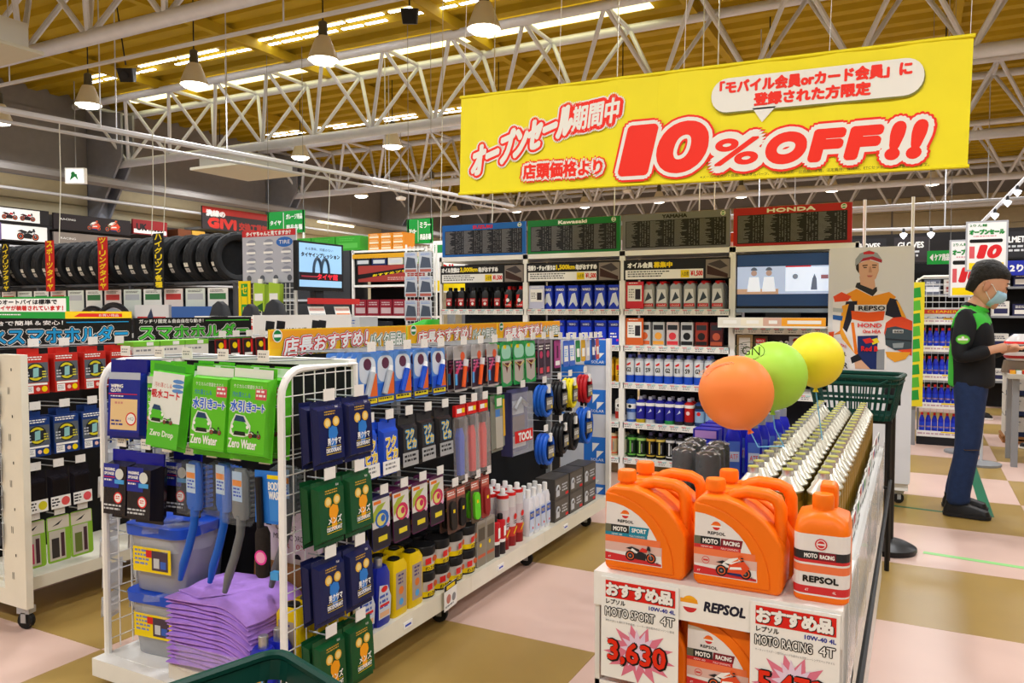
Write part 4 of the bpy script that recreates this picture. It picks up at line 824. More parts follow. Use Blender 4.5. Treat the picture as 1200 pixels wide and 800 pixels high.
brushbag('#1f56c8', 'blue brush in a clear bag with red header', 2.93); brushbag('#d8302e', 'red brush in a clear bag with red header, beside the blue brush', 3.03); brushbag('#e03a34', 'bright red brush in a clear bag, beside the white gloves', 3.13)
def fn(t, y): t.rect(-.05, .05, -.06, 0, y, M('#2a8a3c', .4)); t.rect(-.03, .02, -.05, -.012, y - .0006, M('#e8ecd8', .4)); t.rect(.03, .05, -.2, -.02, y - .0004, M('#e2b020', .4)); t.rect(-.045, .025, -.25, -.1, y, M('#b8b4a8', .5)); t.rect(-.045, -.0, -.1, -.065, y, M('#4a80c8', .4))
o = pouch('glove_pouch', .11, .27, .02, FILM('#8a8c80'), fn); hangrow(o, 3.27, .965, 'green topped glove pouch between red brush and clear tool pack', None, 2)
o = mb().box(-.11, .11, -.03, .0, -.33, -.02, M('#c8ccda', .1, alpha=.35)).box(-.11, .11, -.002, .0, -.02, 0, M('#4a4a78', .3)).build('tool_pack'); mb().rect(-.1, .1, -.32, -.02, -.001, M('#5c5a7c', .4)).rect(-.08, .06, -.13, -.06, -.002, M('#cfd2d8', .4)).rect(-.06, .07, -.23, -.14, -.002, M('#7a5a44', .4)).rect(-.08, .08, -.3, -.24, -.002, PAPER).rect(-.085, .1, -.27, -.21, -.031, RED).text('TOOL', -.05, .09, -.262, -.222, -.032, PAPER, .003, 5).tube([(-.06, -.02, -.1), (.0, -.02, -.05), (.06, -.02, -.09)], .012, STEEL, 6).build('contents', o); mb().box(-.118, -.108, -.032, .03, -.33, -.01, M('#3c3a60', .4)).build('edge', o)
hangrow(o, 3.52, .975, 'large clear tool pack with red TOOL band', None, 1, x=-1.8)
def lock(c, oval=False):
    a = M(c, .4); o = emp('wire_lock'); n = 20
    rx, rz_ = (.055, .075) if not oval else (.06, .1)
    for k, off in enumerate((0, .022, .044)): mb().tube([(rx * math.cos(2 * PI * i / n), -off, -.085 + rz_ * math.sin(2 * PI * i / n)) for i in range(n)], .013, a, 7, True).build('cable_loop', o, smooth=True)
    mb().loft([(-.19, .016, .02, .01, 0, -.02), (-.13, .018, .022, .01, 0, -.02)], BLACK).build('lock_body', o)
    t = mb().box(-.045, .035, -.064, -.06, -.13, -.06, M('#2a2c34', .4)).rect(-.04, .03, -.125, -.065, -.0645, M('#8a8478', .4)).text('LOCK', -.036, .022, -.1, -.08, -.065, PAPER, .001, 4).disc(.018, -.115, .008, -.065, YEL); t.build('card', o)
    t = mb().box(-.012, .012, -.062, -.05, -.04, .005, PAPER); t.build('tag_loop', o)
    return o
for y, z, c, lb, ov in ((3.78, .975, '#1f62c8', 'blue coiled wire lock on the upper lock hook', 0), (3.98, .98, '#1c1c1e', 'black coiled wire lock on the upper lock hook', 0), (4.13, .985, '#e8d81e', 'yellow coiled wire lock on the upper lock hook', 0), (4.36, .99, '#b81c26', 'red coiled wire lock on the upper lock hook', 0), (3.8, .71, '#1f5cc8', 'blue coiled wire lock on the lower lock hook', 0), (4.0, .74, '#19191b', 'black coiled wire lock on the lower lock hook', 0), (4.15, .76, '#222226', 'black oval wire lock on the lower lock hook', 1), (4.36, .768, '#1d60cc', 'blue oval wire lock on the lower lock hook', 1)):
    hook(y, z); put(lock(c, ov), (-1.8, y, z), R90 + J(.1), lb, None, 'lock')
# --- row three
def cloth(c1, c2):
    def fn(t, y):
        t.rect(-.054, .054, -.12, -.012, y, M('#dcdad6', .4)); t.rect(-.054, .054, -.2, -.12, y, M('#26222c', .4)); t.rect(-.045, .0, -.03, -.018, y - .0004, M('#ee7a22', .4)); t.poly([(-.05, -.06), (-.02, -.034), (.03, -.03), (-.05, -.1)], y - .0003, M('#a8b83a', .4))
        t.disc(.005, -.09, .042, y - .0006, M(c2, .4), 12, .034); t.disc(.0, -.092, .028, y - .001, M('#e2d878', .4), 10, .024); t.disc(.01, -.088, .014, y - .0014, M(c2, .4), 8); t.rect(-.02, .035, -.175, -.155, y - .0006, M('#e8d428', .4)); t.disc(.042, -.12, .008, y - .0006, M('#e8a8d0', .4))
    return blister('wheel_cloth_pack', .112, .205, M(c1, .35), fn)
ca, cb = cloth('#2c2a5c', '#2a68c0'), cloth('#5c2150', '#cc2a5c')
for p, ys, lb, gp_ in ((ca, (2.355,), 'navy topped wheel cloth card pack in the third hook row', 'navy cloth packs'), (cb, (2.485, 2.615, 2.745), 'magenta topped wheel cloth card pack in the third hook row', 'magenta cloth packs')):
    for y in ys: hangrow(p, y, .675, lb, gp_, 4, step=.028, jit=.03)
def pad(c, lb, y, bodyc):
    o = blister('pad_pack', .075, .2, M(c, .4), lambda t, y_: (t.rect(-.034, .034, -.05, -.01, y_, M('#c86a5a', .4)), t.scrib(-.03, .03, -.04, -.02, 2, y_ - .0004, PAPER)))
    t = mb(); t.prism(rr(-.024, .024, -.185, -.06, .022, 5), -.014, -.002, M(bodyc, .6)); t.rect(-.008, .008, -.11, -.095, -.0145, YEL); t.build('pad', o); hangrow(o, y, .6, lb, None, 2, jit=.03)
pad('#5c4038', 'brown card with charcoal pad hanging beside the magenta cloth packs', 2.865, '#2a2624'); pad('#6a4a40', 'brown card with black pad, second beside the cloth packs', 2.945, '#1c1a1c'); pad('#5c4a3c', 'brown card with bright green pad above the spray cans', 3.06, '#6ad42a'); pad('#a03a34', 'red card with maroon pad above the spray cans', 3.16, '#9c2a2a')
# --- base shelf goods
ZB_ = .178
def fn(t, y): t.poly([(-.036, .03), (.036, .03), (.042, .1), (.02, .15), (-.03, .16), (-.036, .1)], y, M('#c9d2e0', .4)); t.disc(.0, .14, .02, y - .0004, RED, 12, .012); t.scrib(-.03, .03, .06, .12, 3, y - .0004, M('#3a5ab8', .4)); t.rect(-.03, .03, .035, .055, y - .0004, M('#e0b088', .4)); t.rect(-.028, .03, .075, .085, y - .0006, RED)
sh_ = bottle('shampoo_bottle', .046, .03, .255, M('#1a2a9c', .3), SILVER, fn, capr=.015, caph=.045, sh=.76)
for i, (x, y) in enumerate(((-1.81, 2.265), (-1.81, 2.365), (-1.88, 2.27), (-1.88, 2.37))): put(sh_, (x, y, ZB_), R90, 'indigo shampoo bottle with silver cap on the base shelf', 'indigo shampoo bottles on the base shelf', 'bottle')
def fn(t, y): t.rect(-.034, .034, .03, .175, y, M('#a89a90', .4)); t.disc(0, .1, .016, y - .0004, M('#e07a2a', .4)); t.disc(0, .055, .014, y - .0004, LBLUE); t.scrib(-.02, .02, .12, .165, 3, y - .0004, M('#4a3a7a', .4))
yb = bottle('wax_bottle', .05, .034, .225, M('#e6c400', .32), BLACK, fn, capr=.021, caph=.03, sh=.86, r=.014)
for y in (2.475, 2.585):
    for x in (-1.815, -1.895, -1.975, -2.055): put(yb, (x, y, ZB_), R90, 'yellow wax bottle with black cap on the base shelf', 'yellow wax bottles on the base shelf', 'bottle')
jar = mb().lathe([(.05, 0), (.052, .004), (.052, .075)], M('#1e1c1c', .35), 16).build('wax_jar', smooth=True); mb().lathe([(.056, .075), (.056, .105), (.053, .109), (0, .109)], M('#151517', .3), 16).build('lid', jar, smooth=True)
t = mb().lathe([(.0526, .03), (.0526, .07)], M('#c9c4c0', .4), 16).lathe([(.0528, .008), (.0528, .03)], YEL, 16); t.text('ボンスター', -.035, .035, .012, .027, -.0536, BLACK, .0008, 4); t.disc(.02, .055, .013, -.0536, M('#c8582a', .4)); t.rect(-.035, .0, .036, .062, -.0536, RED); t.build('label', jar, smooth=True)
for k in range(4):
    for x in (-1.83, -1.945, -2.06):
        for lay in range(2 if k < 3 else 2): put(jar, (x, 2.694 + .1128 * k, ZB_ + .109 * lay), R90 + J(.2), 'black lidded wax jar with yellow label band, lower layer' if lay == 0 else 'black lidded wax jar with yellow label band, upper layer', 'wax jars lower layer' if lay == 0 else 'wax jars upper layer', 'jar')
def fn(t, y): t.rect(-.035, .035, .0, .2, y, M('#8a8272', .4)); t.rect(-.035, .035, .04, .055, y - .0004, M('#c05a3a', .4)); t.rect(-.03, .03, .12, .18, y - .0004, M('#5a5248', .4)); t.disc(-.01, .1, .01, y - .0006, YEL)
sp = mb().box(-.042, .042, -.028, .028, 0, .215, M('#b9b4aa', .12, alpha=.75)).build('sponge_box'); t = mb(); fn(t, -.029); t.build('print', sp)
for y in (3.132, 3.219): put(sp, (-1.82, y, ZB_), R90, 'clear sponge box with olive print standing next to the wax jars', 'clear sponge boxes', 'box')
sr = can('spray_can', .027, .17, M('#c8202a', .3), [(.0, .06, M('#2a2226', .35)), (.06, .075, PAPER)], BLACK, .01, lambda t, y: t.rect(-.01, .01, .09, .14, y, PAPER), .014)
for i, (x, y) in enumerate(((-1.81, 3.29), (-1.81, 3.348), (-1.88, 3.295))): put(sr, (x, y, ZB_), R90, 'short red and black spray can with black cap on the base shelf', 'short red spray cans', 'spray can')
tall = can('spray_can', .032, .28, M('#d8d4d4', .3, .2), [(.0, .05, M('#8a1c20', .35)), (.05, .1, M('#c83a30', .35)), (.1, .2, M('#cfc4c8', .35)), (.258, .274, RED)], PAPER, .012, lambda t, y: (t.disc(0, .15, .016, y, RED), t.scrib(-.016, .016, .11, .13, 2, y, DARK), t.poly([(-.018, .06), (.018, .09), (.018, .1), (-.018, .07)], y, YEL)), .014)
for y in (3.412, 3.49, 3.57):
    for x in (-1.83, -1.9, -1.97): put(tall, (x, y, ZB_), R90, 'tall white and red spray can with white nozzle cap', 'tall red spray cans', 'spray can')
wb_ = bottle('cleaner_bottle', .03, .024, .245, M('#e8e8ee', .3), PAPER, lambda t, y: (t.rect(-.024, .024, .02, .14, y, M('#c9d4ea', .4)), t.rect(-.024, .024, .09, .13, y - .0004, M('#2a5ac0', .4)), t.text('PRO', -.018, .018, .1, .12, y - .0008, YEL), t.disc(.01, .04, .007, y - .0006, RED)), capr=.012, caph=.05, sh=.7)
for y in (3.68, 3.75, 3.82, 3.89):
    for x in (-1.82, -1.88): put(wb_, (x, y, ZB_), R90, 'small white and blue cleaner bottle beside the lock boxes', 'white cleaner bottles', 'bottle')
lb_ = mb().box(-.1, .1, -.06, .06, 0, .122, M('#4c4844', .45)).build('lock_box'); t = mb().rect(-.095, .095, .008, .115, -.061, M('#5d5852', .45)); t.tube([(-.06 + .022 * math.cos(a), -.063, .055 + .026 * math.sin(a)) for a in [PI * i / 8 for i in range(9)]], .006, LGREY, 5); t.rect(-.084, -.036, .02, .055, -.0625, LGREY); t.scrib(.0, .08, .03, .08, 3, -.0615, LGREY); t.rect(.05, .09, .01, .025, -.0615, RED); t.build('print', lb_)
for k in range(3):
    for lay in range(2): put(lb_, (-1.85, 4.06 + .215 * k, ZB_ + .123 * lay), R90, 'dark grey padlock box, %s layer at the gondola end' % ('lower', 'upper')[lay], 'padlock boxes %s layer' % ('lower', 'upper')[lay], 'box')
lf = mb().rect(-.06, .06, 0, .11, 0, PAPER).rect(-.06, .06, .085, .11, -.0005, DARK).rect(-.04, .04, .088, .104, -.001, YEL).disc(-.02, .045, .02, -.0008, M('#c87a6a', .5)).disc(.03, .04, .018, -.0008, GREY).scrib(-.05, .05, .005, .02, 1, -.0008, GREY); lf.box(-.06, .06, .0005, .002, 0, .11, PAPER)
tag(lf.build('shelf_leaflet', loc=(-1.755, 2.8, .1), rz=R90 + .1), 'small tilted leaflet clipped to the base shelf edge', 'leaflet')
# ---------------------------------------------------------------- end rack in front of the gondola
ER = thing('end_rack', 'white wire end rack with rounded side frames full of wash goods', 'rack')
def sideframe(x):
    p = [(x, 1.82, .05)] + [(x, 1.82, 1.1)] + [(x, 1.91 - .09 * math.cos(a), 1.1 + .09 * math.sin(a)) for a in [R90 * i / 5 for i in range(1, 6)]] + [(x, 2.18, 1.19), (x, 2.18, .05)]
    f = mb().tube(p, .013, WHITE, 8).build('side_frame', ER, smooth=True)
    w = mb(); y = 1.87
    while y < 2.17: w.tube([(x, y, .12), (x, y, 1.185)], .0022, WHITE, 4); y += .052
    z = .16
    while z < 1.17: w.tube([(x, 1.825, z), (x, 2.18, z)], .0022, WHITE, 4); z += .063
    w.build('wire_grid', f)
    return f
sideframe(-2.635); sideframe(-1.765)
mb().box(-2.64, -1.76, 1.815, 2.197, .05, .11, WHITE).box(-2.6, -1.8, 1.86, 2.19, 0, .05, WHITE).build('base_tray', ER); mb().box(-2.63, -1.77, 2.172, 2.196, .11, 1.18, M('#141417', .7)).build('back_panel', ER); mb().box(-2.63, -1.77, 2.155, 2.197, 1.18, 1.205, WHITE).build('top_rail', ER)
hk2 = mb().tube([(0, 0, 0), (0, -.33, .01), (0, -.34, .022)], .0028, STEEL, 5).mesh('hook'); tg2 = mb().box(-.024, .024, -.343, -.34, .01, .046, TAGW).scrib(-.018, .018, .018, .036, 2, -.3435, GREY).mesh('price_tag')
def hook2(x, z, par=None, y=2.173): h = obj('hook', hk2, par or ER, (x, y, z)); obj('price_tag', tg2, h)
def fcloth(t, y):
    t.rect(-.072, .072, -.265, -.07, y, M('#1b2a94', .35)); t.rect(-.06, .062, -.25, -.14, y - .0004, M('#e8c894', .5)); t.text('WIPING', -.06, -.005, -.1, -.088, y - .0008, PAPER, .0008, 4); t.text('CLOTH', -.06, -.015, -.115, -.103, y - .0008, PAPER, .0008, 4); t.rect(-.07, .06, -.124, -.121, y - .0008, RED); t.scrib(-.06, .0, -.136, -.128, 1, y - .0008, PAPER)
    t.disc(.035, -.21, .024, y - .0008, RED); t.disc(.035, -.21, .019, y - .0012, PAPER); t.text('HQ', .022, .048, -.217, -.203, y - .0016, GREY); t.scrib(-.055, .0, -.24, -.215, 2, y - .0008, M('#3a3a8a', .4)); t.scrib(-.04, .0, -.165, -.15, 1, y - .0008, M('#d08a80', .4)); t.rect(-.072, .072, -.07, -.045, y, M('#b8c0d0', .2)); t.rect(-.072, .072, -.275, -.258, y - .0004, M('#1b1f7c', .35))
p = pouch('cloth_pouch', .165, .285, .022, FILM('#1c2a90'), fcloth, head=FILM('#1a1f88'), top=.045)
for k in range(2): put(p, (-2.515 + .02 * k, 1.845 + .04 * k, 1.2), .12 + J(.03), 'navy wiping cloth pouch with cream centre hung on the end rack' if k == 0 else 'navy wiping cloth pouch hung behind the front one on the end rack', None, 'pouch', tilt=(-.06, 0))
def fmic(t, y):
    t.rect(-.075, .075, -.255, -.08, y, M('#62c62c', .4)); t.rect(-.075, .075, -.085, -.055, y, M('#c9d0c8', .3)); t.rect(-.073, .073, -.11, -.095, y - .0004, M('#2a3024', .4)); t.scrib(-.07, .07, -.108, -.097, 1, y - .0008, PAPER); t.text('シュアラスター', -.07, .01, -.133, -.12, y - .0008, PAPER); t.text('マイクロファイバー', -.07, .07, -.158, -.142, y - .0008, PAPER, .0008, 4); t.text('クロス', -.07, -.02, -.18, -.165, y - .0008, PAPER, .0008, 4); t.rect(-.005, .07, -.178, -.166, y - .0008, M('#e4f0dc', .4))
    for i, z in enumerate((-.203, -.22, -.237)): t.rect(-.073, .073, z - .0065, z + .0065, y - .0008, M('#e0287c', .4)); t.scrib(-.07, .03, z - .004, z + .004, 1, y - .0012, PAPER)
    t.rect(-.073, .073, -.272, -.248, y - .0006, PAPER); t.scrib(-.06, .05, -.27, -.25, 2, y - .001, DARK)
p = pouch('microfibre_pouch', .165, .295, .02, FILM('#5ac828'), fmic, top=.045); put(p, (-2.34, 1.868, 1.2), .1, 'green and white microfibre cloth pouch with pink stripes on the end rack', None, 'pouch', tilt=(-.04, 0))
def car(t, x, z, s, y, c='#57c22c'):
    k = lambda q: [(x + a * s, z + b * s) for a, b in q]
    t.poly(k([(-.5, .1), (-.45, .5), (-.25, .85), (.2, .8), (.5, .45), (.5, .1), (.2, 0), (-.3, 0)]), y, M('#dfeadd', .35)); t.poly(k([(-.42, .3), (-.3, .58), (.2, .56), (.45, .35), (.4, .15), (-.35, .12)]), y - .0004, M(c, .35)); t.poly(k([(-.32, .58), (-.22, .8), (.15, .77), (.28, .56)]), y - .0006, M('#22406a', .3)); t.poly(k([(-.3, .05), (.3, .05), (.25, .2), (-.25, .2)]), y - .0008, M('#1c261c', .4)); t.disc(x - .38 * s, z + .36 * s, .07 * s, y - .001, PAPER, 8); t.disc(x + .36 * s, z + .38 * s, .07 * s, y - .001, PAPER, 8)
    moto(t, x + .72 * s, z - .02 * s, .32 * s, y, '#1f241f', '#57c22c', '#d8e8d0')
def fdrop(t, y):
    t.rect(-.072, .072, -.2, -.035, y, M('#e6ebe6', .3)); t.rect(-.072, .072, -.03, -.008, y, M('#3aa42c', .4)); t.text('汚れ落とし＆', -.06, .02, -.086, -.07, y - .0004, M('#d04a4a', .4)); t.text('吸水コート', -.068, .06, -.122, -.094, y - .0006, M('#cf2430', .4), .001, 4)
    for i in range(3): t.disc(.048, -.06 - .016 * i, .026, y - .0006, M('#5a8ed0', .4), 10, .007)
    car(t, -.035, -.205, .075, y - .0008); t.rect(-.072, .072, -.285, -.205, y, M('#58be30', .35)); t.text('Zero Drop', -.058, .05, -.255, -.23, y - .0006, M('#e8f4e0', .4), .0008, 4)
p = pouch('cleaner_sheet_pouch', .16, .295, .03, FILM('#56c02e'), fdrop); put(p, (-2.222, 1.81, 1.2), .05, 'white and green sheet pouch reading Zero Drop with red lettering', None, 'pouch', tilt=(-.1, .07)); put(p, (-2.165, 1.925, 1.2), .1, 'white and green sheet pouch tucked behind the Zero Drop pouch', None, 'pouch', tilt=(-.05, .03))
def fwat(t, y):
    t.rect(-.075, .075, -.27, -.045, y, M('#60c428', .35)); t.rect(-.08, .08, -.04, -.005, y + .02, M('#e8ece6', .3)); t.text('汚れ落とし＆', -.065, .01, -.097, -.08, y - .0004, M('#2a62d0', .4)); t.rect(.03, .075, -.1, -.065, y - .0004, M('#d0525e', .4)); t.scrib(.034, .072, -.097, -.07, 2, y - .0008, PAPER); t.text('ケミカルの常識をカエル', -.06, .06, -.068, -.055, y - .0006, PAPER)
    for bold, m_, dy in ((.0045, PAPER, .0006), (.0012, M('#2868dc', .4), .0014)): t.text('水引き', -.068, .018, -.142, -.108, y - dy, m_, bold, 6); t.text('コート', .022, .07, -.138, -.115, y - dy, m_, bold, 6)
    car(t, -.025, -.222, .085, y - .0008); t.text('Zero Water', -.07, .045, -.258, -.23, y - .0008, PAPER, .001, 4)
p = pouch('cleaner_sheet_pouch', .172, .3, .03, FILM('#5cc22a'), fwat)
for x, lb in ((-2.052, 'green sheet pouch reading Zero Water next to the Zero Drop pouch'), (-1.878, 'green sheet pouch reading Zero Water next to the right side frame')):
    put(p, (x, 1.83, 1.195), .06, lb, None, 'pouch', tilt=(-.07, .03)); put(p, (x + .004, 1.893, 1.195), .06, lb.replace('green sheet pouch reading', 'rear green pouch of'), None, 'pouch', tilt=(-.05, .02))
for x in (-2.52, -2.34, -2.2, -2.03, -1.85): hook2(x, 1.205)
# second row: sponges and brushes
for x in (-2.55, -2.42, -2.31, -2.2, -2.09, -1.98, -1.85): hook2(x, .875)
def fsp(t, y):
    t.rect(-.055, .02, -.13, -.045, y, M('#1c2a94', .35)); t.text('WASHING', -.05, -.0, -.07, -.06, y - .0004, PAPER, .0006, 4); t.text('SPONGE', -.05, -.004, -.085, -.075, y - .0004, PAPER, .0006, 4); t.rect(-.053, .0, -.094, -.091, y - .0004, RED); t.scrib(-.05, -.005, -.112, -.1, 1, y - .0004, PAPER); t.disc(.022, -.08, .02, y - .0006, M('#d8dcd8', .4)); t.rect(.0, .045, -.115, -.1, y - .0006, LBLUE)
    t.disc(.018, -.165, .021, y - .0004, RED); t.disc(.018, -.165, .016, y - .0008, PAPER); t.scrib(.008, .028, -.172, -.158, 2, y - .0012, RED); t.scrib(-.05, .04, -.215, -.19, 2, y - .0004, LGREY)
p = pouch('sponge_pack', .13, .25, .05, FILM('#1d1a22'), fsp, head=FILM('#1a1c98'), top=.04)
for x, y, lb in ((-2.548, 1.85, 'black sponge pack with navy header beside the left frame'), (-2.412, 1.845, 'black sponge pack with navy header next to the blue brush'), (-2.37, 1.97, 'black sponge pack hung deeper behind the blue brush')): put(p, (x, y, .87), .1, lb, None, 'sponge pack', tilt=(-.05, 0))
def brush(c, br, lbl):
    m_ = M(c, .35); o = emp('wash_brush')
    mb().loft([(-.17, .03, .012, .02, 0, 0), (-.15, .038, .014, .03), (-.03, .036, .014, .03), (-.005, .022, .012, .02)], m_, 4).build('head', o, smooth=True)
    t = mb()
    for i in range(9):
        for j in range(4): t.loft([(0, .0042, .0042, .002), (.036, .006, .006, .002)], M(br, .7), 2); t.v[-16:] = [(.03 * (j - 1.5) * .62 + a * .8, .012 + cc_, -.16 + i * .0165 + b) for a, b, cc_ in [(q[0], q[1], q[2]) for q in t.v[-16:]]]
    q = t.build('bristles', o); q['kind'] = 'stuff'
    mb().tube([(0, 0, -.16), (-.006, .0, -.22), (-.03, -.005, -.3), (-.06, -.008, -.37), (-.085, -.005, -.43)], [.016, .014, .0145, .015, .009], m_, 10).build('handle', o, smooth=True)
    t = mb().rect(-.026, .024, -.11, -.012, -.0147, M(lbl, .4)).rect(-.024, .022, -.06, -.04, -.015, M('#e08a3a', .4)).scrib(-.02, .02, -.1, -.066, 3, -.015, BLUE); t.build('label', o)
    w = mb(); frust(w, .1, .19, .045, M('#eef2f6', .08, alpha=.06), .0, .0, .012); w.build('clear_bag', o)
    return o
b1 = brush('#1660c8', '#1a56b8', '#b8d0e8'); put(b1, (-2.19, 1.845, .865), -.1, 'blue wash brush with wavy handle beside the sponge packs', None, 'brush', tilt=(0, 0)); put(b1, (-2.065, 1.86, .87), -.15, 'blue wash brush hanging between blue and grey brushes', None, 'brush')
b3 = brush('#6f7478', '#85898c', '#a8c4e4'); put(b3, (-1.955, 1.83, .865), -.1, 'grey wash brush next to the black wheel brush', None, 'brush'); put(b3, (-1.865, 1.95, .86), -.1, 'grey wash brush hung behind the black wheel brush', None, 'brush')
o = mb().box(-.05, .06, -.003, .0, -.17, 0, M('#2a78d8', .35)).build('wheel_brush'); mb().poly([(.0, -.02), (.055, -.02), (.055, -.16), (.01, -.16)], -.004, M('#3a8ae0', .35)).text('BODY', .004, .052, -.06, -.035, -.0045, PAPER, .001, 4).text('WASH', .006, .052, -.09, -.065, -.0045, PAPER, .001, 4).rect(.0, .05, -.025, -.012, -.0045, YEL).build('card', o)
mb().tube([(-.028, -.012, -.02), (-.02, -.014, -.2)], .012, M('#1c1c20', .4), 8).lathe([(.018, -.34), (.024, -.33), (.024, -.2), (.016, -.18)], M('#2a2422', .9, noise=.2, scale=60), 12, (-.012, -.014, 0)).build('brush_body', o, smooth=True); mb().disc(.0, -.27, .024, -.04, PINK, 16).disc(.0, -.27, .018, -.0404, M('#f0a0c8', .4)).box(.02, .05, -.02, 0, -.345, -.32, LBLUE).build('sticker', o)
put(o, (-1.835, 1.83, .865), .1, 'black wheel brush on a blue card with pink seal by the right frame', None, 'brush')
# buckets
def bucket():
    o = emp('wash_bucket'); c = M('#b9bcc4', .25, alpha=.75)
    mb().loft([(0, .125, .115, .05), (.006, .13, .12, .05), (.265, .15, .14, .055), (.265, .145, .135, .055), (.012, .122, .112, .05)], c, 5).build('tub', o, smooth=True)
    mb().loft([(.235, .152, .142, .055), (.235, .162, .152, .06), (.275, .164, .154, .06), (.275, .15, .14, .055)], M('#1c50cc', .35), 5).build('rim', o, smooth=True)
    t = mb().rect(-.1, .1, .09, .19, -.146, YEL).rect(.0, .085, .1, .18, -.1465, M('#4a3a4a', .5)).rect(.01, .04, .11, .15, -.147, LGREY).rect(.045, .075, .11, .14, -.147, M('#3a62c0', .4)).scrib(-.09, -.01, .11, .18, 4, -.1465, M('#7a8ac0', .4)).rect(-.03, .0, .15, .18, -.147, RED); t.build('label', o)
    w = mb(); random.seed(3); n = 22
    for a, b in ((.245, .29), (.18, .245)): w.add([((.168 + J(.012)) * math.cos(2 * PI * i / n), (.158 + J(.012)) * math.sin(2 * PI * i / n), z + J(.012)) for z in (a, b) for i in range(n)], [(i, (i + 1) % n, (i + 1) % n + n, i + n) for i in range(n)], M('#f2f6fa', .05, alpha=.16))
    w.build('plastic_wrap', o)
    return o
bk_ = bucket(); put(bk_, (-2.45, 1.99, .111), .1, 'lower clear bucket with blue rim and yellow label on the end rack', None, 'bucket', sc=(.9, .9, .86)); put(bk_, (-2.45, 1.99, .349), .1, 'upper clear bucket with blue rim standing on the other bucket', None, 'bucket', sc=(.9, .9, .9))
# carton, purple towels
t = mb(); t.box(-2.27, -1.9, 1.79, 2.09, .111, .16, M('#dcd6cc', .6)); tag(t.build('towel_box'), 'flat pale box under the purple towels', 'box')
PU = M('#b688e4', .85, noise=.1, scale=25, bump=.3)
def towel(seed):
    rnd = random.Random(seed); n = 14; vs = []; L, D, hgt = .19, .15, .014
    for s_ in (0, 1):
        for j in range(n + 1):
            for i in range(n + 1):
                u, v = -1 + 2 * i / n, -1 + 2 * j / n
                e = max(abs(u), abs(v)); x = u * L * (1 - .03 * v * v) + .004 * math.sin(5 * v + seed); y = v * D * (1 - .03 * u * u) + .004 * math.sin(4 * u + seed * 2)
                z = .006 * math.sin(2.2 * u + 1) * abs(u) - .035 * max(0, u - .2) ** 2 * 2 + .003 * math.sin(4 * v + 1)
                vs.append((x, y, z + (hgt * (1 - .75 * max(0, (e - .86) / .14)) if s_ else 0)))
    k = (n + 1) ** 2; f = []
    for j in range(n):
        for i in range(n):
            a = j * (n + 1) + i; f += [(a, a + n + 1, a + n + 2, a + 1), (a + k, a + 1 + k, a + n + 2 + k, a + n + 1 + k)]
    per = [i for i in range(n + 1)] + [(j + 1) * (n + 1) - 1 for j in range(1, n + 1)] + [n * (n + 1) + i for i in range(n - 1, -1, -1)] + [j * (n + 1) for j in range(n - 1, 0, -1)]
    for a, b in zip(per, per[1:] + per[:1]): f.append((a, b, b + k, a + k))
    return mb().add(vs, f, PU).mesh('purple_towel', True)
tw = [towel(s_) for s_ in (1, 2, 3.3)]
for i in range(15): tag(obj('purple_towel', tw[i % 3], None, (-2.085 + J(.003), 1.932 + J(.003), .18 + .0158 * i), .05 + J(.015)), 'folded purple microfibre towel in the stack on the end rack', 'towel', 'purple towels in the stack')
t = mb().add([(-2.24, 1.81, .416), (-2.11, 1.785, .417), (-1.99, 1.94, .414), (-2.17, 2.0, .416), (-2.19, 1.86, .428), (-2.09, 1.84, .428)], [(0, 1, 5, 4), (4, 5, 2, 3), (1, 2, 5), (0, 4, 3)], PU); tag(t.build('purple_towel', smooth=True), 'purple towel with a turned-over corner on top of the stack', 'towel')
w = mb(); n = 20; w.add([((-2.085 + (.194 + .005 * math.sin(i * 7)) * math.copysign(abs(math.cos(2 * PI * i / n)) ** .5, math.cos(2 * PI * i / n))), 1.932 + (.158 + .005 * math.sin(i * 5)) * math.copysign(abs(math.sin(2 * PI * i / n)) ** .5, math.sin(2 * PI * i / n)), z) for z in (.1605, .22, .25) for i in range(n)], [(i + r * n, (i + 1) % n + r * n, (i + 1) % n + (r + 1) * n, i + (r + 1) * n) for r in range(2) for i in range(n)], M('#f0ecf6', .06, alpha=.2)); tag(w.build('plastic_bag'), 'clear plastic bag sleeve round the lower purple towels', 'bag')
cb_ = thing('open_carton', 'white printed carton with brown inside behind the purple towels', 'carton', (-2.04, 2.145, .44), 0); cb_.rotation_euler = (-.05, 0, 0)
mb().box(-.15, .15, 0, .004, 0, .2, M('#e6dade', .6)).build('printed_panel', cb_); mb().box(-.15, .15, -.035, 0, -.329, 0, BROWN).build('brown_inside', cb_)
t = mb().text('CONSUS', -.08, .02, .12, .14, -.001, DARK).text('MULTI-CORD', -.09, .06, .085, .105, -.001, DARK).text('R 10X', -.03, .07, .055, .075, -.001, M('#c04a5a', .5)).poly([(-.13, .13), (-.1, .13), (-.115, .16)], -.001, DARK).disc(.03, .02, .018, -.001, BLACK, a0=0, a1=PI).rect(.07, .09, .12, .14, -.001, DARK).rect(.1, .12, .12, .14, -.001, DARK); t.build('print', cb_)
dv = mb().prism([(-.0, 0), (.3, 0), (.3, .26), (.22, .26)], -.005, .0, M('#cfcfc8', .5)); tag(dv.build('divider_panel', loc=(-1.8865, 1.84, .111), rz=R90), 'pale slanted divider board between towels and wax bottles', 'board')
def fsh(t, y): t.rect(-.034, .034, .02, .12, y, M('#6ab0e8', .4)); t.disc(-.01, .1, .018, y - .0004, M('#e8d8d8', .4), 12, .009); t.text('CHAMP', -.024, .006, .096, .104, y - .0008, RED); t.rect(-.03, .02, .06, .085, y - .0004, M('#d8a04a', .4)); t.scrib(-.03, .03, .025, .05, 2, y - .0004, NAVY)
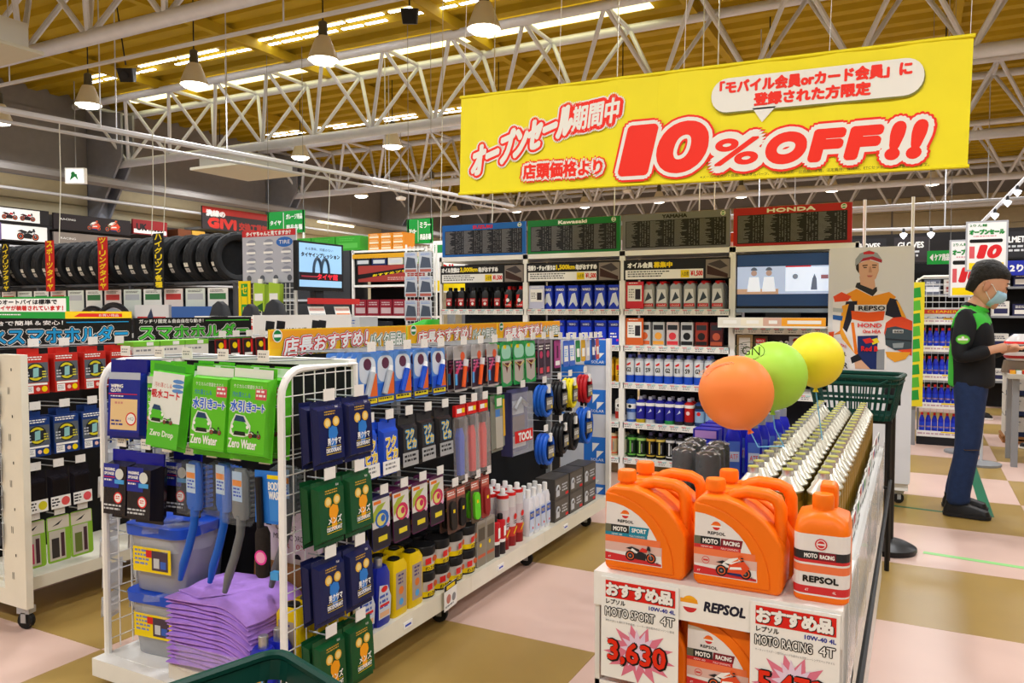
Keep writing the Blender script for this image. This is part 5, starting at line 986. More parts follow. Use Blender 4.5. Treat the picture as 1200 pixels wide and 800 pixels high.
s2 = bottle('shampoo_bottle', .042, .03, .2, M('#1f2cb4', .3), SILVER, fsh, capr=.014, caph=.035, sh=.72)
put(s2, (-1.834, 1.8, .111), 0, 'indigo shampoo bottle with sky blue label by the towels', None, 'bottle', sc=(1, 1, 1.15)); put(s2, (-1.834, 1.866, .111), 0, 'indigo shampoo bottle behind the sky blue labelled one', None, 'bottle', sc=(1, 1, 1.15))
for x, y, lb in ((-1.81, 1.93, 'yellow wax bottle nearest the right side frame'), (-1.81, 1.999, 'yellow wax bottle second inside the right side frame'), (-1.81, 2.068, 'yellow wax bottle third inside the right side frame'), (-1.81, 2.137, 'yellow wax bottle deepest inside the right side frame')): put(yb, (x - .019, y, .178), 0, lb, None, 'bottle')
mb().box(-2.65, -1.755, 1.765, 1.83, .045, .109, WHITE).build('front_ledge', ER)
mb().box(-1.88, -1.779, 1.9, 2.171, .11, .178, WHITE).build('riser', ER)
# foot-print pouches on the right side grid
def foot(c, fc, tc):
    def fn(t, y):
        t.disc(-.018, -.068, .0165, y, M('#e8b83a', .4)); t.disc(.024, -.066, .0165, y, M('#e8b83a', .4)); t.disc(-.018, -.068, .011, y - .0004, M('#f0d890', .4)); t.disc(.024, -.066, .011, y - .0004, M('#f0d890', .4)); t.scrib(-.03, .035, -.046, -.03, 2, y, M('#c8a030', .4))
        t.poly([(-.014, -.09), (.004, -.078), (.026, -.086), (.03, -.105), (.018, -.125), (.02, -.15), (.01, -.162), (-.006, -.155), (-.006, -.13), (-.016, -.11)], y - .0004, M(fc, .4)); t.disc(-.012, -.083, .004, y - .0006, M(fc, .4), 8)
        t.text(tc, -.022, .042, -.14, -.118, y - .001, PAPER, .0008, 4); t.text('DEODORANT', -.03, .042, -.163, -.15, y - .001, PAPER, .0006, 4); t.rect(-.03, .042, -.146, -.1445, y - .001, YEL); t.rect(-.03, .042, -.169, -.1675, y - .001, YEL); t.text('fuki', .022, .036, -.022, -.014, y, PAPER)
    return pouch('foot_sheet_pouch', .142, .212, .02, FILM(c), fn, top=.014)
fa, fg = foot('#1b2150', '#2a7ad0', '男クサマ'), foot('#16502c', '#f0a018', 'メンズ')
for r, (z, p, cn) in enumerate(((1.085, fa, 'navy'), (.83, fg, 'green'), (.575, fa, 'navy'), (.315, fg, 'green'))):
    for y, w_ in ((1.935, 'front'), (2.085, 'rear')):
        for k in range(2): put(p, (-1.688 - .043 * k, y - (.004 if k else 0), z), R90 + J(.02), '%s foot sheet pouch, %s column, %s row of the side grid%s' % (cn, w_, ('top', 'second', 'third', 'lowest')[r], '' if k == 0 else ', behind another'), None, 'pouch', tilt=(-.06, 0))
        h = mb().tube([(-1.765, y, z + .003), (-1.68, y, z + .003), (-1.672, y, z + .012)], .0028, STEEL, 5).build('hook', ER); mb().box(-1.672, -1.669, y - .026, y + .026, z + .004, z + .042, TAGW).build('price_tag', h)
# packs on the left side grid, seen edge on
def fe(t, y): t.rect(-.04, .04, -.1, -.02, y, M('#d8d8d8', .4)); t.poly([(-.03, -.08), (.03, -.06), (.0, -.04)], y - .0004, DARK); t.scrib(-.03, .03, -.035, -.02, 1, y - .0004, RED)
pe = pouch('clip_pack', .09, .11, .016, M('#e6e6e6', .25), fe)
for r in range(7):
    for y in (1.9, 2.02, 2.13):
        put(pe, (-2.705 - (.0 if r % 2 else .015), y, 1.0 - .115 * r), -R90 + .35 + J(.15), 'small white accessory pack on the outer left grid of the end rack', 'white packs on the left grid', 'pack', tilt=(-.05, 0)); mb().tube([(-2.635, y, 1.003 - .115 * r), (-2.735, y, 1.003 - .115 * r)], .0028, STEEL, 5).build('hook', ER)
# ---------------------------------------------------------------- phone-holder gondola
GP = thing('phone_gondola', 'cream gondola of phone holders behind the left end rack', 'gondola')
mb().box(-3.88, -3.45, 1.99, 4.8, .14, .195, CREAM).build('base_shelf', GP); mb().box(-3.9, -3.882, 1.99, 4.8, .1, 1.19, M('#0e0e10', .7)).build('spine_panel', GP); mb().box(-4.35, -3.9, 1.99, 4.8, .14, .195, CREAM).build('base_shelf', GP); caster(GP, -3.52, 3.3)
e = mb().box(-3.5, -3.345, 1.94, 1.97, .1, 1.19, CREAM)
for z in (.22, .42, .62, .82, 1.02):
    for x in (-3.44, -3.43): e.rect(x, x + .003, z, z + .03, 1.939, DARK)
    e.rect(-3.415, -3.408, z + .1, z + .112, 1.939, BLACK)
e = e.build('end_upright', GP); mb().box(-4.3, -3.5, 1.94, 1.99, .1, .17, CREAM).build('end_tray', GP); caster(GP, -3.4, 1.97); caster(GP, -4.2, 1.97); caster(GP, -3.55, 4.6)
g = mb()
for i in range(14): g.tube([(-3.51 - .05 * i, 1.97, .18), (-3.51 - .05 * i, 1.97, 1.18)], .002, WHITE, 4)
for i in range(17): g.tube([(-3.5, 1.97, .2 + .06 * i), (-4.2, 1.97, .2 + .06 * i)], .002, WHITE, 4)
g.build('wire_grid', GP)
def fq(t, y): t.rect(-.04, .04, -.1, -.02, y, M('#3a3c44', .4)); t.rect(-.03, .03, -.06, -.04, y - .0004, RED)
q = blister('cable_pack', .09, .11, M('#20283c', .4), fq)
for r in range(6): put(q, (-3.535, 1.925, 1.17 - .14 * r), 0, 'small black and red accessory card on the near end grid of the phone gondola', 'cards on the phone gondola end', 'pack'); mb().tube([(-3.535, 1.97, 1.172 - .14 * r), (-3.535, 1.915, 1.172 - .14 * r)], .0028, STEEL, 5).build('hook', GP)
hk3 = mb().tube([(0, 0, 0), (.41, 0, .012), (.42, 0, .025)], .0028, STEEL, 5).mesh('hook')
def hrow(p, ys, z, label, group, n=1, cat='pack', tagz=True):
    for y in ys:
        h = obj('hook', hk, GP, (-3.88, y, z)); obj('price_tag', tgm, h)
        for k in range(n): put(p, (-3.475 - .06 * k, y, z + .003), R90 + J(.05), ('rear ' if k else '') + label, group and group + (' in the rear' if k else ''), cat, tilt=(-.04, 0))
def phone(c):
    o = mb().box(-.058, .058, -.022, .022, -.2, -.028, M(c, .4)).box(-.03, .03, -.001, .001, -.028, 0, M(c, .4)).build('phone_holder_box'); t = mb(); y = -.023
    t.scrib(-.05, .05, -.055, -.035, 2, y, PAPER); t.rect(-.055, .055, -.15, -.062, y, M('#59606a', .4)); t.disc(0, -.105, .042, y - .0004, M('#20242a', .4)); t.disc(0, -.105, .036, y - .0006, M('#d8cc28', .4), 16, None, .6, 2.6); t.disc(0, -.105, .036, y - .0006, M('#d8cc28', .4), 16, None, 3.8, 5.6); t.disc(0, -.105, .026, y - .0008, M('#2a2e36', .4)); t.poly([(-.012, -.128), (.012, -.124), (.014, -.084), (-.01, -.088)], y - .001, M('#8fc4c4', .3)); t.scrib(-.05, -.025, -.14, -.1, 3, y - .0012, LGREY); t.scrib(.028, .05, -.135, -.1, 3, y - .0012, M('#d8d04a', .4))
    t.rect(-.05, .05, -.162, -.153, y, PAPER); t.rect(-.05, -.012, -.196, -.165, y - .0004, PAPER); t.scrib(-.046, -.016, -.19, -.17, 3, y - .0008, GREY); t.disc(.008, -.18, .009, y - .0004, M('#f0c8c0', .4)); t.disc(.036, -.18, .013, y - .0004, YEL); t.build('print', o)
    return o
hrow(phone('#c02a22'), (2.065, 2.205, 2.345, 2.482), 1.205, 'red phone holder box in the top row of the phone gondola', 'red phone holder boxes', 2, 'box'); hrow(phone('#1c3a7a'), (2.065, 2.2, 2.335, 2.47), .925, 'navy phone holder box in the second row of the phone gondola', 'navy phone holder boxes', 2, 'box')
def fpp(c):
    def fn(t, y): t.rect(-.046, .046, -.18, -.125, y, PAPER); t.scrib(-.042, -.005, -.175, -.135, 3, y - .0004, DARK); t.disc(.022, -.152, .02, y - .0004, M(c, .4)); t.rect(-.035, .035, -.12, -.05, y, M('#1a1414', .3))
    return fn
for y, c, lb in ((2.06, '#d8d02a', 'yellow'), (2.165, '#e85a5a', 'coral'), (2.27, '#e85a62', 'pink-red')): hrow(pouch('pouch_pack', .1, .19, .02, FILM('#232026'), fpp(c)), (y,), .655, 'black pouch pack with %s dot in the third row of the phone gondola' % lb, None, 1)
def fgr(c):
    def fn(t, y): t.rect(-.05, .05, -.06, -.004, y, M('#d8d2c4', .45)); t.poly([(-.03, -.045), (.02, -.02), (.0, -.04)], y - .0004, DARK); t.rect(-.045, .03, -.2, -.065, y, M('#c8c4b8', .4)); t.rect(-.035, .0, -.19, -.1, y - .0006, M(c, .4)); t.rect(.008, .025, -.19, -.08, y - .0006, M('#4a3038', .4))
    return fn
for y, c, lb in ((2.05, '#d03a6c', 'pink'), (2.165, '#3a3634', 'dark grey'), (2.275, '#6a7a3a', 'olive')): hrow(blister('clip_blister', .108, .21, M('#8ec23a', .4), fgr(c)), (y,), .435, 'lime blister card with %s clip in the lowest row of the phone gondola' % lb, None, 2) if False else hrow(blister('clip_blister', .108, .21, M('#8ec23a', .4), fgr(c)), (y,), .435, 'lime blister card with %s clip in the lowest row of the phone gondola' % lb, None, 1)
wbx = mb().box(-.075, .075, -.06, .06, -.13, -.025, M('#e6e4de', .5)).box(-.075, .075, -.062, .062, -.025, 0, M('#7cc83a', .45)).rect(.0, .04, -.022, -.004, -.0625, PAPER).scrib(-.06, .03, -.06, -.04, 1, -.0605, GREY).build('mount_box')
for y in (2.64, 2.797, 2.954): put(wbx, (-3.53, y, 1.22), R90, 'white mount box with lime lid on the phone gondola', 'white mount boxes', 'box')
rk = mb().box(-3.88, -3.45, 2.56, 3.04, 1.075, 1.09, WHITE).build('shelf', GP)
def fy(t, y): t.rect(-.035, .035, -.1, -.01, y, M('#2a1c22', .4)); t.disc(0, -.04, .018, y - .0004, YEL); t.rect(-.03, .03, -.1, -.085, y - .0006, PAPER); t.rect(.02, .034, -.085, -.01, y - .0006, RED)
yk = blister('lamp_pack', .085, .14, M('#7a1c20', .4), fy); hrow(yk, [3.12 + .1 * i for i in range(14)], 1.215, 'dark red pack with yellow dot further along the phone gondola', 'yellow dot packs', 1)
def hsign(y0, y1, z0, z1, x, label, fn, bg=BLACK, par=None):
    s = mb(); s.X = Matrix.Translation((x, y0, z0)) @ Matrix.Rotation(R90, 4, 'Z'); w, h = y1 - y0, z1 - z0
    s.box(0, w, 0, .008, 0, h, bg); fn(s, w, h); return s
def fs1(c, big, small, x0=.02):
    def fn(s, w, h):
        s.text(small, x0, w * .55, h * .78, h * .94, -.001, PAPER, .0006, 4); s.rect(w * .57, w - .02, h * .84, h * .88, -.001, M(c, .4)); s.rect(.01, w - .01, h * .03, h * .06, -.001, M(c, .4))
        for bold, m_, dy in ((.011, PAPER, .001), (.0075, BLACK, .0018), (.003, M(c, .4), .0026)): s.text(big, x0, w - .03, h * .12, h * .68, -dy, m_, bold, 8)
    return fn
hsign(1.98, 2.855, 1.195, 1.335, -3.87, '', fs1('#1e9ad8', '防水スマホホルダー', 'これ一台で簡単＆安心！')).build('header_sign', GP); hsign(2.87, 3.73, 1.195, 1.335, -3.87, '', fs1('#4cc23a', 'スマホホルダー', 'ガッチリ固定＆自由自在な動き！', .03)).build('header_sign', GP)
def fm(s, w, h):
    for x in (.1, .2, .55, .62): s.poly([(x, h * .3), (x + .08, h * .25), (x + .09, h * .7), (x + .01, h * .75)], -.001, DARK)
    s.text('MOUNT', .3, .5, .02, .06, -.001, DARK)
hsign(3.75, 4.75, 1.195, 1.345, -3.87, '', fm, PAPER).build('header_sign', GP)
# ---------------------------------------------------------------- tyre rack and left background
TR = thing('tyre_rack', 'long tubular rack carrying a row of motorcycle tyres', 'rack')
for y in (6.42, 6.68): mb().tube([(-12.6, y, 1.695), (-6.85, y, 1.695)], .02, M('#5a5a5e', .4), 6).build('rail', TR)
for x in (-12.5, -10.6, -8.7, -6.9):
    for y in (6.42, 6.68): mb().box(x - .02, x + .02, y - .02, y + .02, 0, 1.7, M('#4a4a50', .5)).build('post', TR)
mb().box(-12.5, -6.9, 6.75, 6.77, .2, 1.62, M('#2c2e34', .6)).build('back_panel', TR)
for z in (.45, .9, 1.3): mb().box(-12.5, -6.9, 6.35, 6.76, z - .03, z, LGREY).build('shelf', TR)
ty = mb(); ty.X = Matrix.Rotation(R90, 4, 'Y')
R_ = .295
ty.lathe([(.205, -.055), (.23, -.072), (.262, -.076), (.284, -.055), (R_, -.02), (R_, .02), (.284, .055), (.262, .076), (.23, .072), (.205, .055), (.2, 0), (.205, -.055)], TYRE, 28); tyo = ty.build('tyre', smooth=True)
for k in (-1, 1):
    t = mb(); t.X = Matrix.Rotation(R90, 4, 'Y')
    for i in range(14):
        a = 2 * PI * i / 14
        P4 = [(R_, a, .004), (R_, a + .3, .004), (.286, a + .38, .056), (.286, a + .08, .056)]
        vs = [((r_ + e_) * math.cos(b_), (r_ + e_) * math.sin(b_), z_ * k) for e_ in (-.002, .004) for r_, b_, z_ in P4]
        t.add(vs, [(4, 5, 6, 7), (0, 1, 5, 4), (1, 2, 6, 5), (2, 3, 7, 6), (3, 0, 4, 7)], TYRE)
    t.build('tread_blocks', tyo)
for z0, c in ((-.06, '#d8d4c8'), (-.12, '#b8b4b0')):
    t = mb()
    for a0, a1 in ((math.asin(z0 / .297), math.asin((z0 - .045) / .297)),): t.add([(-.04, -.298 * math.cos(a0), .298 * math.sin(a0)), (.04, -.298 * math.cos(a0), .298 * math.sin(a0)), (.04, -.298 * math.cos(a1), .298 * math.sin(a1)), (-.04, -.298 * math.cos(a1), .298 * math.sin(a1))], [(0, 1, 2, 3)], M(c, .5))
    t.build('tyre_sticker', tyo)
def seg_(x): return 'between the tyre poster and the nearer black strip banner' if x > -7.93 else 'between the nearer red and nearer black strip banners' if x > -8.95 else 'between the two red strip banners' if x > -10.02 else 'between the far black and far red strip banners' if x > -11 else 'beyond the far black strip banner'
for i in range(22):
    x = -7.0 - .245 * i - (.04 if i == 1 else 0)
    put(tyo, (x, 6.55, 1.985), -.38 if i == 0 else -.16 + J(.08), 'black motorcycle tyre at the open end of the tyre rack' if i == 0 else 'black motorcycle tyre on the rack ' + seg_(x), None if i == 0 else 'rack tyres ' + seg_(x), 'tyre')
def vban(x, bg, fg, txt, label):
    o = mb().box(-.09, .09, -.003, .003, 0, .66, M(bg, .5)); n = len(txt)
    for i, ch in enumerate(txt): o.rect(-.012, .012, .66 - (i + .92) * .64 / n, .66 - (i + .12) * .64 / n, -.004, M(fg, .5)) if ch == 'ー' else o.text(ch, -.06, .06, .66 - (i + .92) * .64 / n, .66 - (i + .12) * .64 / n, -.004, M(fg, .5), .004, 4)
    o.box(-.03, .03, .003, .19, .06, .074, DARK)
    tag(o.build('vertical_banner', loc=(x, 6.22, 1.62)), label, 'banner')
vban(-11.0, '#16161a', '#f0d41c', 'ハイグリップタイヤ', 'black vertical strip banner with yellow letters among the tyres, far one'); vban(-10.02, '#c8201c', '#f4d41c', 'スポーツタイヤ', 'red vertical strip banner with yellow letters among the tyres, far one'); vban(-8.95, '#c8201c', '#f4d41c', 'ツーリングタイヤ', 'red vertical strip banner with yellow letters, nearer the tyre poster'); vban(-7.93, '#16161a', '#f0d41c', 'ハイグリップ各種', 'black vertical strip banner with yellow letters, nearer the tyre poster')
cm = [mb().box(-.16, .16, -.003, .003, 0, .33, M(c, .5)).rect(-.13, .13, .2, .27, -.004, M(d, .5)).scrib(-.12, .12, .28, .31, 2, -.0045, DARK).mesh('spec_card') for c, d in (('#e8e8e4', '#3a7a4a'), ('#d8e0d8', '#b8bcc4'), ('#e4d8d4', '#c03a3a'))]
for i in range(14): tag(obj('spec_card', cm[i % 3], None, (-7.1 - .37 * i, 6.346, 1.302)), ['white card with green block under the tyres', 'pale card with grey block under the tyres', 'cream card with red block under the tyres'][i % 3], 'card', ['green block cards', 'grey block cards', 'red block cards'][i % 3])
for i, (x, r) in enumerate(((-9.2, .3), (-8.65, .34))):
    o = mb(); n = 24; o.tube([(r * math.cos(PI * k / n), 0, r * math.sin(PI * k / n)) for k in range(n + 1)], .035, M('#2a2c32', .3, .4), 8); o.disc(0, 0, r - .04, -.01, M('#8a94a4', .35), 20, a0=0, a1=PI); o.poly([(-.1, .05), (.15, .04), (.1, .16), (-.05, .2)], -.012, M('#d8c83a', .4))
    tag(o.build('half_wheel', loc=(x, 6.24 - .1 * i, 1.1)), ['smaller half-round wheel display panel under the tyres', 'larger half-round wheel display panel under the tyres'][i], 'wheel')
for x0, x1, z0, z1, c, lb in ((-8.35, -7.75, 1.2, 1.44, '#d8d8dc', 'white and red brochure box under the tyres'), (-7.7, -6.95, 1.1, 1.42, '#3a62a8', 'blue landscape poster panel under the tyres')):
    o = mb().box(x0, x1, 6.2, 6.24, z0, z1, M(c, .5)); o.rect(x0 + .05, x1 - .05, z0 + .04, z0 + .1, 6.199, M('#c83a3a' if c == '#d8d8dc' else '#8fb0e0', .5)); o.poly([(x0 + .2, z0 + .05), (x0 + .35, z0 + .05), (x0 + .3, z0 + .2)], 6.198, M('#2a3a5a', .5)); tag(o.build('brochure_board'), lb, 'panel')
tbl = mb().box(-9.7, -6.9, 6.05, 6.32, 1.05, 1.1, LGREY); [tbl.box(x, x + .05, 6.1, 6.15, 0, 1.05, GREY) for x in (-9.6, -7.0)]; tag(tbl.build('display_bench'), 'grey bench in front of the tyre rack', 'bench')
# signs between the phone gondola and the tyres
def pole_sign(x0, x1, z0, z1, y, label, fn, bg, cat='sign'):
    o = mb().box(x0, x1, y, y + .01, z0, z1, bg); fn(o); [o.box(x - .015, x + .015, y + .01, y + .03, 0, z0 + .05, GREY) for x in (x0 + .1, x1 - .1)]
    tag(o.build('standing_sign'), label, cat)
def f1(o):
    o.rect(-9.3, -7.8, 1.36, 1.5, 4.999, PAPER); o.text('最近のオートバイは標準で', -9.25, -7.95, 1.44, 1.49, 4.998, DARK, .004, 4); o.text('良いタイヤが装着されています！', -9.25, -7.85, 1.375, 1.425, 4.998, M('#c82a2a', .5), .004, 4); o.scrib(-9.2, -8.4, 1.31, 1.335, 1, 4.998, PAPER)
pole_sign(-9.4, -7.76, 1.29, 1.52, 5.0, 'green framed white sign about tyres below the tyre rack', f1, M('#1c9a3c', .5))
def f2(o): o.poly([(-7.6, 1.31), (-6.85, 1.31), (-6.85, 1.345), (-7.5, 1.345)], 4.949, M('#d82a22', .5)); o.text('お買い得品', -7.2, -6.9, 1.315, 1.34, 4.948, PAPER)
pole_sign(-7.74, -6.72, 1.29, 1.365, 4.95, 'low yellow and red strip sign beside the green framed sign', f2, M('#f0d01c', .5))
# posters on the left wall
def wposter(y0, y1, z0, z1, bg, fn, label):
    o = mb(); o.X = Matrix.Translation((-13.4, y0, z0)) @ Matrix.Rotation(R90, 4, 'Z'); w, h = y1 - y0, z1 - z0
    o.box(0, w, 0, .04, 0, h, bg); fn(o, w, h); o.box(.05, .1, .04, .62 if z0 > 3.05 else .335, 0, .05, GREY); tag(o.build('wall_poster'), label, 'poster')
def two(o, w, h): o.rect(.03, w - .16, .02, h - .02, -.001, PAPER); moto(o, w * .28, .04, .14, -.002, '#20181c', '#b8202a', '#5a1a1e'); moto(o, w * .6, .04, .14, -.002, '#20181c', '#b8202a', '#5a1a1e')
wposter(7.4, 8.32, 2.84, 3.09, M('#1c1a1c', .5), two, 'wall poster of two red motorcycles on white')
def rid(o, w, h): o.rect(.12, w - .04, .02, h - .02, -.001, PAPER); moto(o, w * .6, .03, .2, -.002, '#141416', '#26262a', '#3a3a40'); o.rect(0, .12, 0, h, -.0015, M('#6a5a8a', .5))
wposter(7.4, 8.32, 2.53, 2.82, M('#1c1a1c', .5), rid, 'wall poster of a black motorcycle silhouette on white')
def rac(o, w, h): moto(o, w * .5, .03, .15, -.002, '#3a2020', '#6a5a5a', '#8a8a8a', True); moto(o, w * .75, .03, .18, -.002, '#401c1c', '#c03a2a', '#a08a5a', True); o.text('RACING', .12, .4, h * .6, h * .72, -.001, PAPER)
wposter(8.4, 9.9, 2.8, 3.08, M('#241c1e', .5), rac, 'dark wall poster of racing motorcycles'); wposter(8.4, 9.9, 2.452, 2.75, M('#8a8078', .5), rac, 'brownish wall poster of a motorcycle below the dark one')
wposter(9.95, 10.72, 2.85, 3.13, M('#8c1f22', .5), lambda o, w, h: (o.rect(.02, w - .02, .02, h * .35, -.001, PAPER), o.text('UK', .08, .3, .08, .2, -.002, DARK, .01, 5), o.scrib(.34, w - .06, .05, .1, 1, -.002, DARK)), 'dark red wall poster with white band')
wposter(11.6, 13.7, 3.1, 3.58, M('#3a3436', .5), lambda o, w, h: (o.rect(0, w, h * .7, h, -.001, M('#b8342c', .5)), o.text('洗練の', .1, .6, h * .6, h * .85, -.002, PAPER, .015, 5), o.text('GIVI', .15, .9, .05, h * .5, -.002, M('#d83a32', .5), .025, 6), o.text('交換工賃無料', 1.0, 2.0, .05, h * .45, -.002, M('#c0382e', .5), .012, 5)), 'red and dark wall banner with large red letters')
mer = M('#3a3634', .7)
o = mb().box(-13.75, -13.1, 6.8, 14.2, 0, .1, mer)
for z in (.7, 1.3, 1.9, 2.45): o.box(-13.75, -13.25, 6.8, 14.2, z - .03, z, LGREY)
o.box(-13.78, -13.73, 6.8, 14.2, 0, 3.08, mer); tag(o.build('wall_shelf'), 'long shelf along the left wall beneath the posters', 'shelf')
for i, (y, c, lb) in enumerate(((10.9, '#6a3a20', 'brown'), (11.25, '#c8983a', 'tan'))): tag(mb().box(-13.7, -13.3, y, y + .32, 2.451, 3.02, M(c, .6)).disc(-13.3, 2.7, .04, 0, M(c, .6)).build('stored_carton'), lb + ' carton standing on the left wall shelf by the red banner', 'carton')
# tyre advice board, mesh stand, monitor
ab = thing('tyre_poster', 'pale tyre advice poster with red heading beside the tyres', 'poster', (-6.74, 6.38, 0))
mb().box(0, .79, 0, .012, 1.68, 2.26, M('#b9bcc8', .5)).build('panel', ab)
t = mb().rect(0, .79, 2.19, 2.26, -.001, M('#cf2a2e', .5)).text('タイヤちゃんと見てますか？', .06, .72, 2.2, 2.245, -.002, PAPER, .003, 4)
for r in range(4):
    for c in range(3): t.disc(.14 + .26 * c, 2.12 - .1 * r, .07, -.001, M('#9498a8', .5), 12, .04); t.rect(.06 + .26 * c, .2 + .26 * c, 2.1 - .1 * r, 2.125 - .1 * r, -.0015, PAPER)
t.disc(.63, 2.12, .12, -.002, M('#2a6ac0', .5), 16, .055); t.text('TIRE', .55, .71, 2.1, 2.14, -.003, PAPER)
for c in range(4): t.disc(.1 + .2 * c, 1.73, .035, -.002, M('#5a5e6a', .5))
t.build('print', ab)
for x in (.02, .77): mb().box(x - .012, x + .012, .012, .03, 0, 2.26, WHITE).build('post', ab)
g = mb()
for i in range(13): g.tube([(.04 + .06 * i, 0, 1.0), (.04 + .06 * i, 0, 1.67)], .004, PAPER, 4)
for i in range(11): g.tube([(.02, 0, 1.02 + .06 * i), (.77, 0, 1.02 + .06 * i)], .004, PAPER, 4)
g.build('wire_grid', ab)
for i, x in enumerate((-6.42, -6.2)): o = mb().prism([(-.08, .02), (.08, 0), (.09, .3), (-.07, .32)], -.03, .03, M('#a8cc3a', .4)).rect(-.06, .06, .12, .2, -.031, PAPER).poly([(-.05, .05), (.06, .1), (.06, .0)], -.031, M('#2a5a2a', .4)).box(-.03, .03, -.01, .01, .31, .36, PAPER); tag(o.build('chain_pack', loc=(x, 6.33, 1.36)), 'lime and green hanging pack on the grid under the tyre poster', 'pack', 'lime packs under the tyre poster')
o = mb().box(-.09, .09, -.005, .005, 0, .6, YEL).box(-.02, .02, .005, .03, -1.1, .3, GREY).rect(-.05, .05, .03, .57, -.006, M('#2a9a3a', .5)); [o.text(ch, -.04, .04, .46 - .12 * i, .55 - .12 * i, -.007, YEL, .003, 4) for i, ch in enumerate('セール')]; tag(o.build('vertical_sign', loc=(-6.63, 6.3, 1.1)), 'narrow yellow and green vertical sign under the tyre poster', 'sign')
mn = thing('monitor', 'monitor showing a light blue tyre advert on a stand', 'monitor', (-5.6, 6.02, 0), R90)
mb().box(0, .72, 0, .05, 1.58, 2.09, M('#16171a', .35)).build('casing', mn)
t = mb().rect(.03, .69, 1.62, 2.07, -.001, M('#8fb8dc', .2, emit=.55)); t.text('ある意味、究極のない', .12, .55, 2.0, 2.03, -.002, DARK); t.text('タイヤインプレッション', .06, .66, 1.93, 1.975, -.002, DARK, .003, 4); t.rect(.03, .69, 1.69, 1.77, -.002, M('#2a1a22', .3)); t.text('タイヤ館', .3, .62, 1.7, 1.76, -.003, M('#e02a3a', .3, emit=.5), .004, 4); t.rect(.06, .3, 1.72, 1.735, -.003, M('#b03a4a', .3))
for x in (.3, .42): t.tube([(x - .06 + .06 * (1 - math.cos(a)), -.003, 1.77 + .15 * math.sin(a)) for a in [PI * k / 10 for k in range(11)]], .018, M('#3a5068', .4), 5)
t.build('screen', mn); mb().box(.3, .42, .02, .1, .95, 1.6, DARK).build('stand', mn); mb().box(.0, .8, -.15, .25, .92, .95, DARK).build('stand_shelf', mn); mb().box(-.02, .8, -.16, -.15, 1.44, 1.5, M('#c82a2a', .5)).build('red_ledge', mn); mb().box(.2, .6, .0, .2, 0, .92, DARK).build('pedestal', mn)
for x, c in ((.15, '#c8ccd0'), (.55, '#e88a5a')):
    o = mb(); o.X = Matrix.Translation((-5.4, 6.02 + x, 1.13)) @ Matrix.Rotation(R90, 4, 'Z') @ Matrix.Rotation(-.3, 4, 'X'); o.box(-.12, .12, 0, .006, 0, .3, PAPER); [o.rect(-.11, .11, .03 + .055 * k, .06 + .055 * k, -.001, M(c if k % 2 else '#d8a8a0', .5)) for k in range(5)]
    o.X = None; o.box(-5.52, -5.36, 6.02 + x - .05, 6.02 + x + .05, .955, 1.15, DARK); tag(o.build('leaflet_board'), ('grey' if x < .3 else 'orange') + ' striped leaflet board propped under the monitor', 'leaflet')
# shelves behind the yellow signs
ms = thing('parts_shelf', 'white wire shelf with green and orange cartons in the middle distance', 'shelf', (-6.9, 8.5, 0))
for x in (0, 1.2): mb().box(x - .015, x + .015, 0, .03, 0, 2.2, WHITE).build('upright', ms)
mb().box(0, 1.2, .4, .42, .1, 2.2, M('#26262a', .6)).build('back_panel', ms)
for z in (.4, .9, 1.3, 1.72, 2.19): mb().box(0, 1.2, 0, .42, z - .03, z, WHITE).build('shelf', ms)
s = mb().box(.1, 1.19, -.006, 0, 1.76, 1.98, M('#a03a34', .5)); s.poly([(.1, 1.8), (1.19, 1.92), (1.19, 1.97), (.1, 1.86)], -.007, BLACK); s.text('おすすめプラグ', .35, 1.0, 1.83, 1.86, -.008, YEL, .002, 4, slope=.1); s.scrib(.6, 1.1, 1.77, 1.82, 2, -.007, M('#d8a8a0', .5)); s.build('shelf_sign', ms); mb().box(.0, 1.2, -.006, 0, 2.08, 2.14, M('#d8a01c', .5)).build('header_strip', ms)
def cart(w, d, h, c, c2, label, pos, group=None, rz=0):
    key = (w, d, h, c, c2)
    if key not in CART:
        t = mb().box(-w / 2, w / 2, -d / 2, d / 2, 0, h, M(c, .55)); t.rect(-w * .4, w * .4, h * .15, h * .5, -d / 2 - .001, M(c2, .5)); t.scrib(-w * .35, w * .35, h * .6, h * .85, 2, -d / 2 - .001, M(c2, .5)); CART[key] = t.mesh('goods_carton')
    tag(obj('goods_carton', CART[key], None, pos, rz), label, 'carton', group)
CART = {}
for r in range(3):
    for c in range(3): cart(.19, .25, .075, '#e08a1c', '#e8d8b8', 'orange carton stacked on top of the middle parts shelf', (-6.55 + .2 * c, 8.65, 2.19 + .075 * r), 'orange cartons on the parts shelf')
for i in range(4): cart(.42, .3, .2, '#3aa02c', '#58b84a', 'green carton lined up on top of the racks behind the monitor', (-8.3 + .44 * i, 8.65, 2.2), 'green cartons behind the monitor')
for i in range(5): cart(.2, .3, .22, '#8c2030', '#c8b0b4', 'dark red carton on the middle parts shelf', (-6.77 + .215 * i, 8.65, 1.3), 'dark red cartons on the parts shelf')
for i in range(5): cart(.2, .3, .24, '#2c3038', '#8a8e96', 'charcoal carton on the lower middle parts shelf', (-6.77 + .215 * i, 8.65, .9), 'charcoal cartons on the parts shelf')
for i in range(4): cart(.24, .3, .14, ['#20242c', '#1c2c5a', '#d8d4c8', '#70b82c'][i], '#c8ccd0', ['black', 'navy', 'cream', 'lime'][i] + ' carton on the upper middle parts shelf', (-6.72 + .27 * i, 8.65, 1.985))
ms.location = (-6.9, 8.5, 0)
o = mb().box(-8.6, -6.95, 8.5, 8.9, 0, 2.2, M('#3a3c40', .6))
for z in (.5, 1.0, 1.5): o.box(-8.6, -6.95, 8.48, 8.5, z, z + .03, LGREY)
tag(o.build('storage_rack'), 'dark storage rack carrying the green cartons', 'rack')
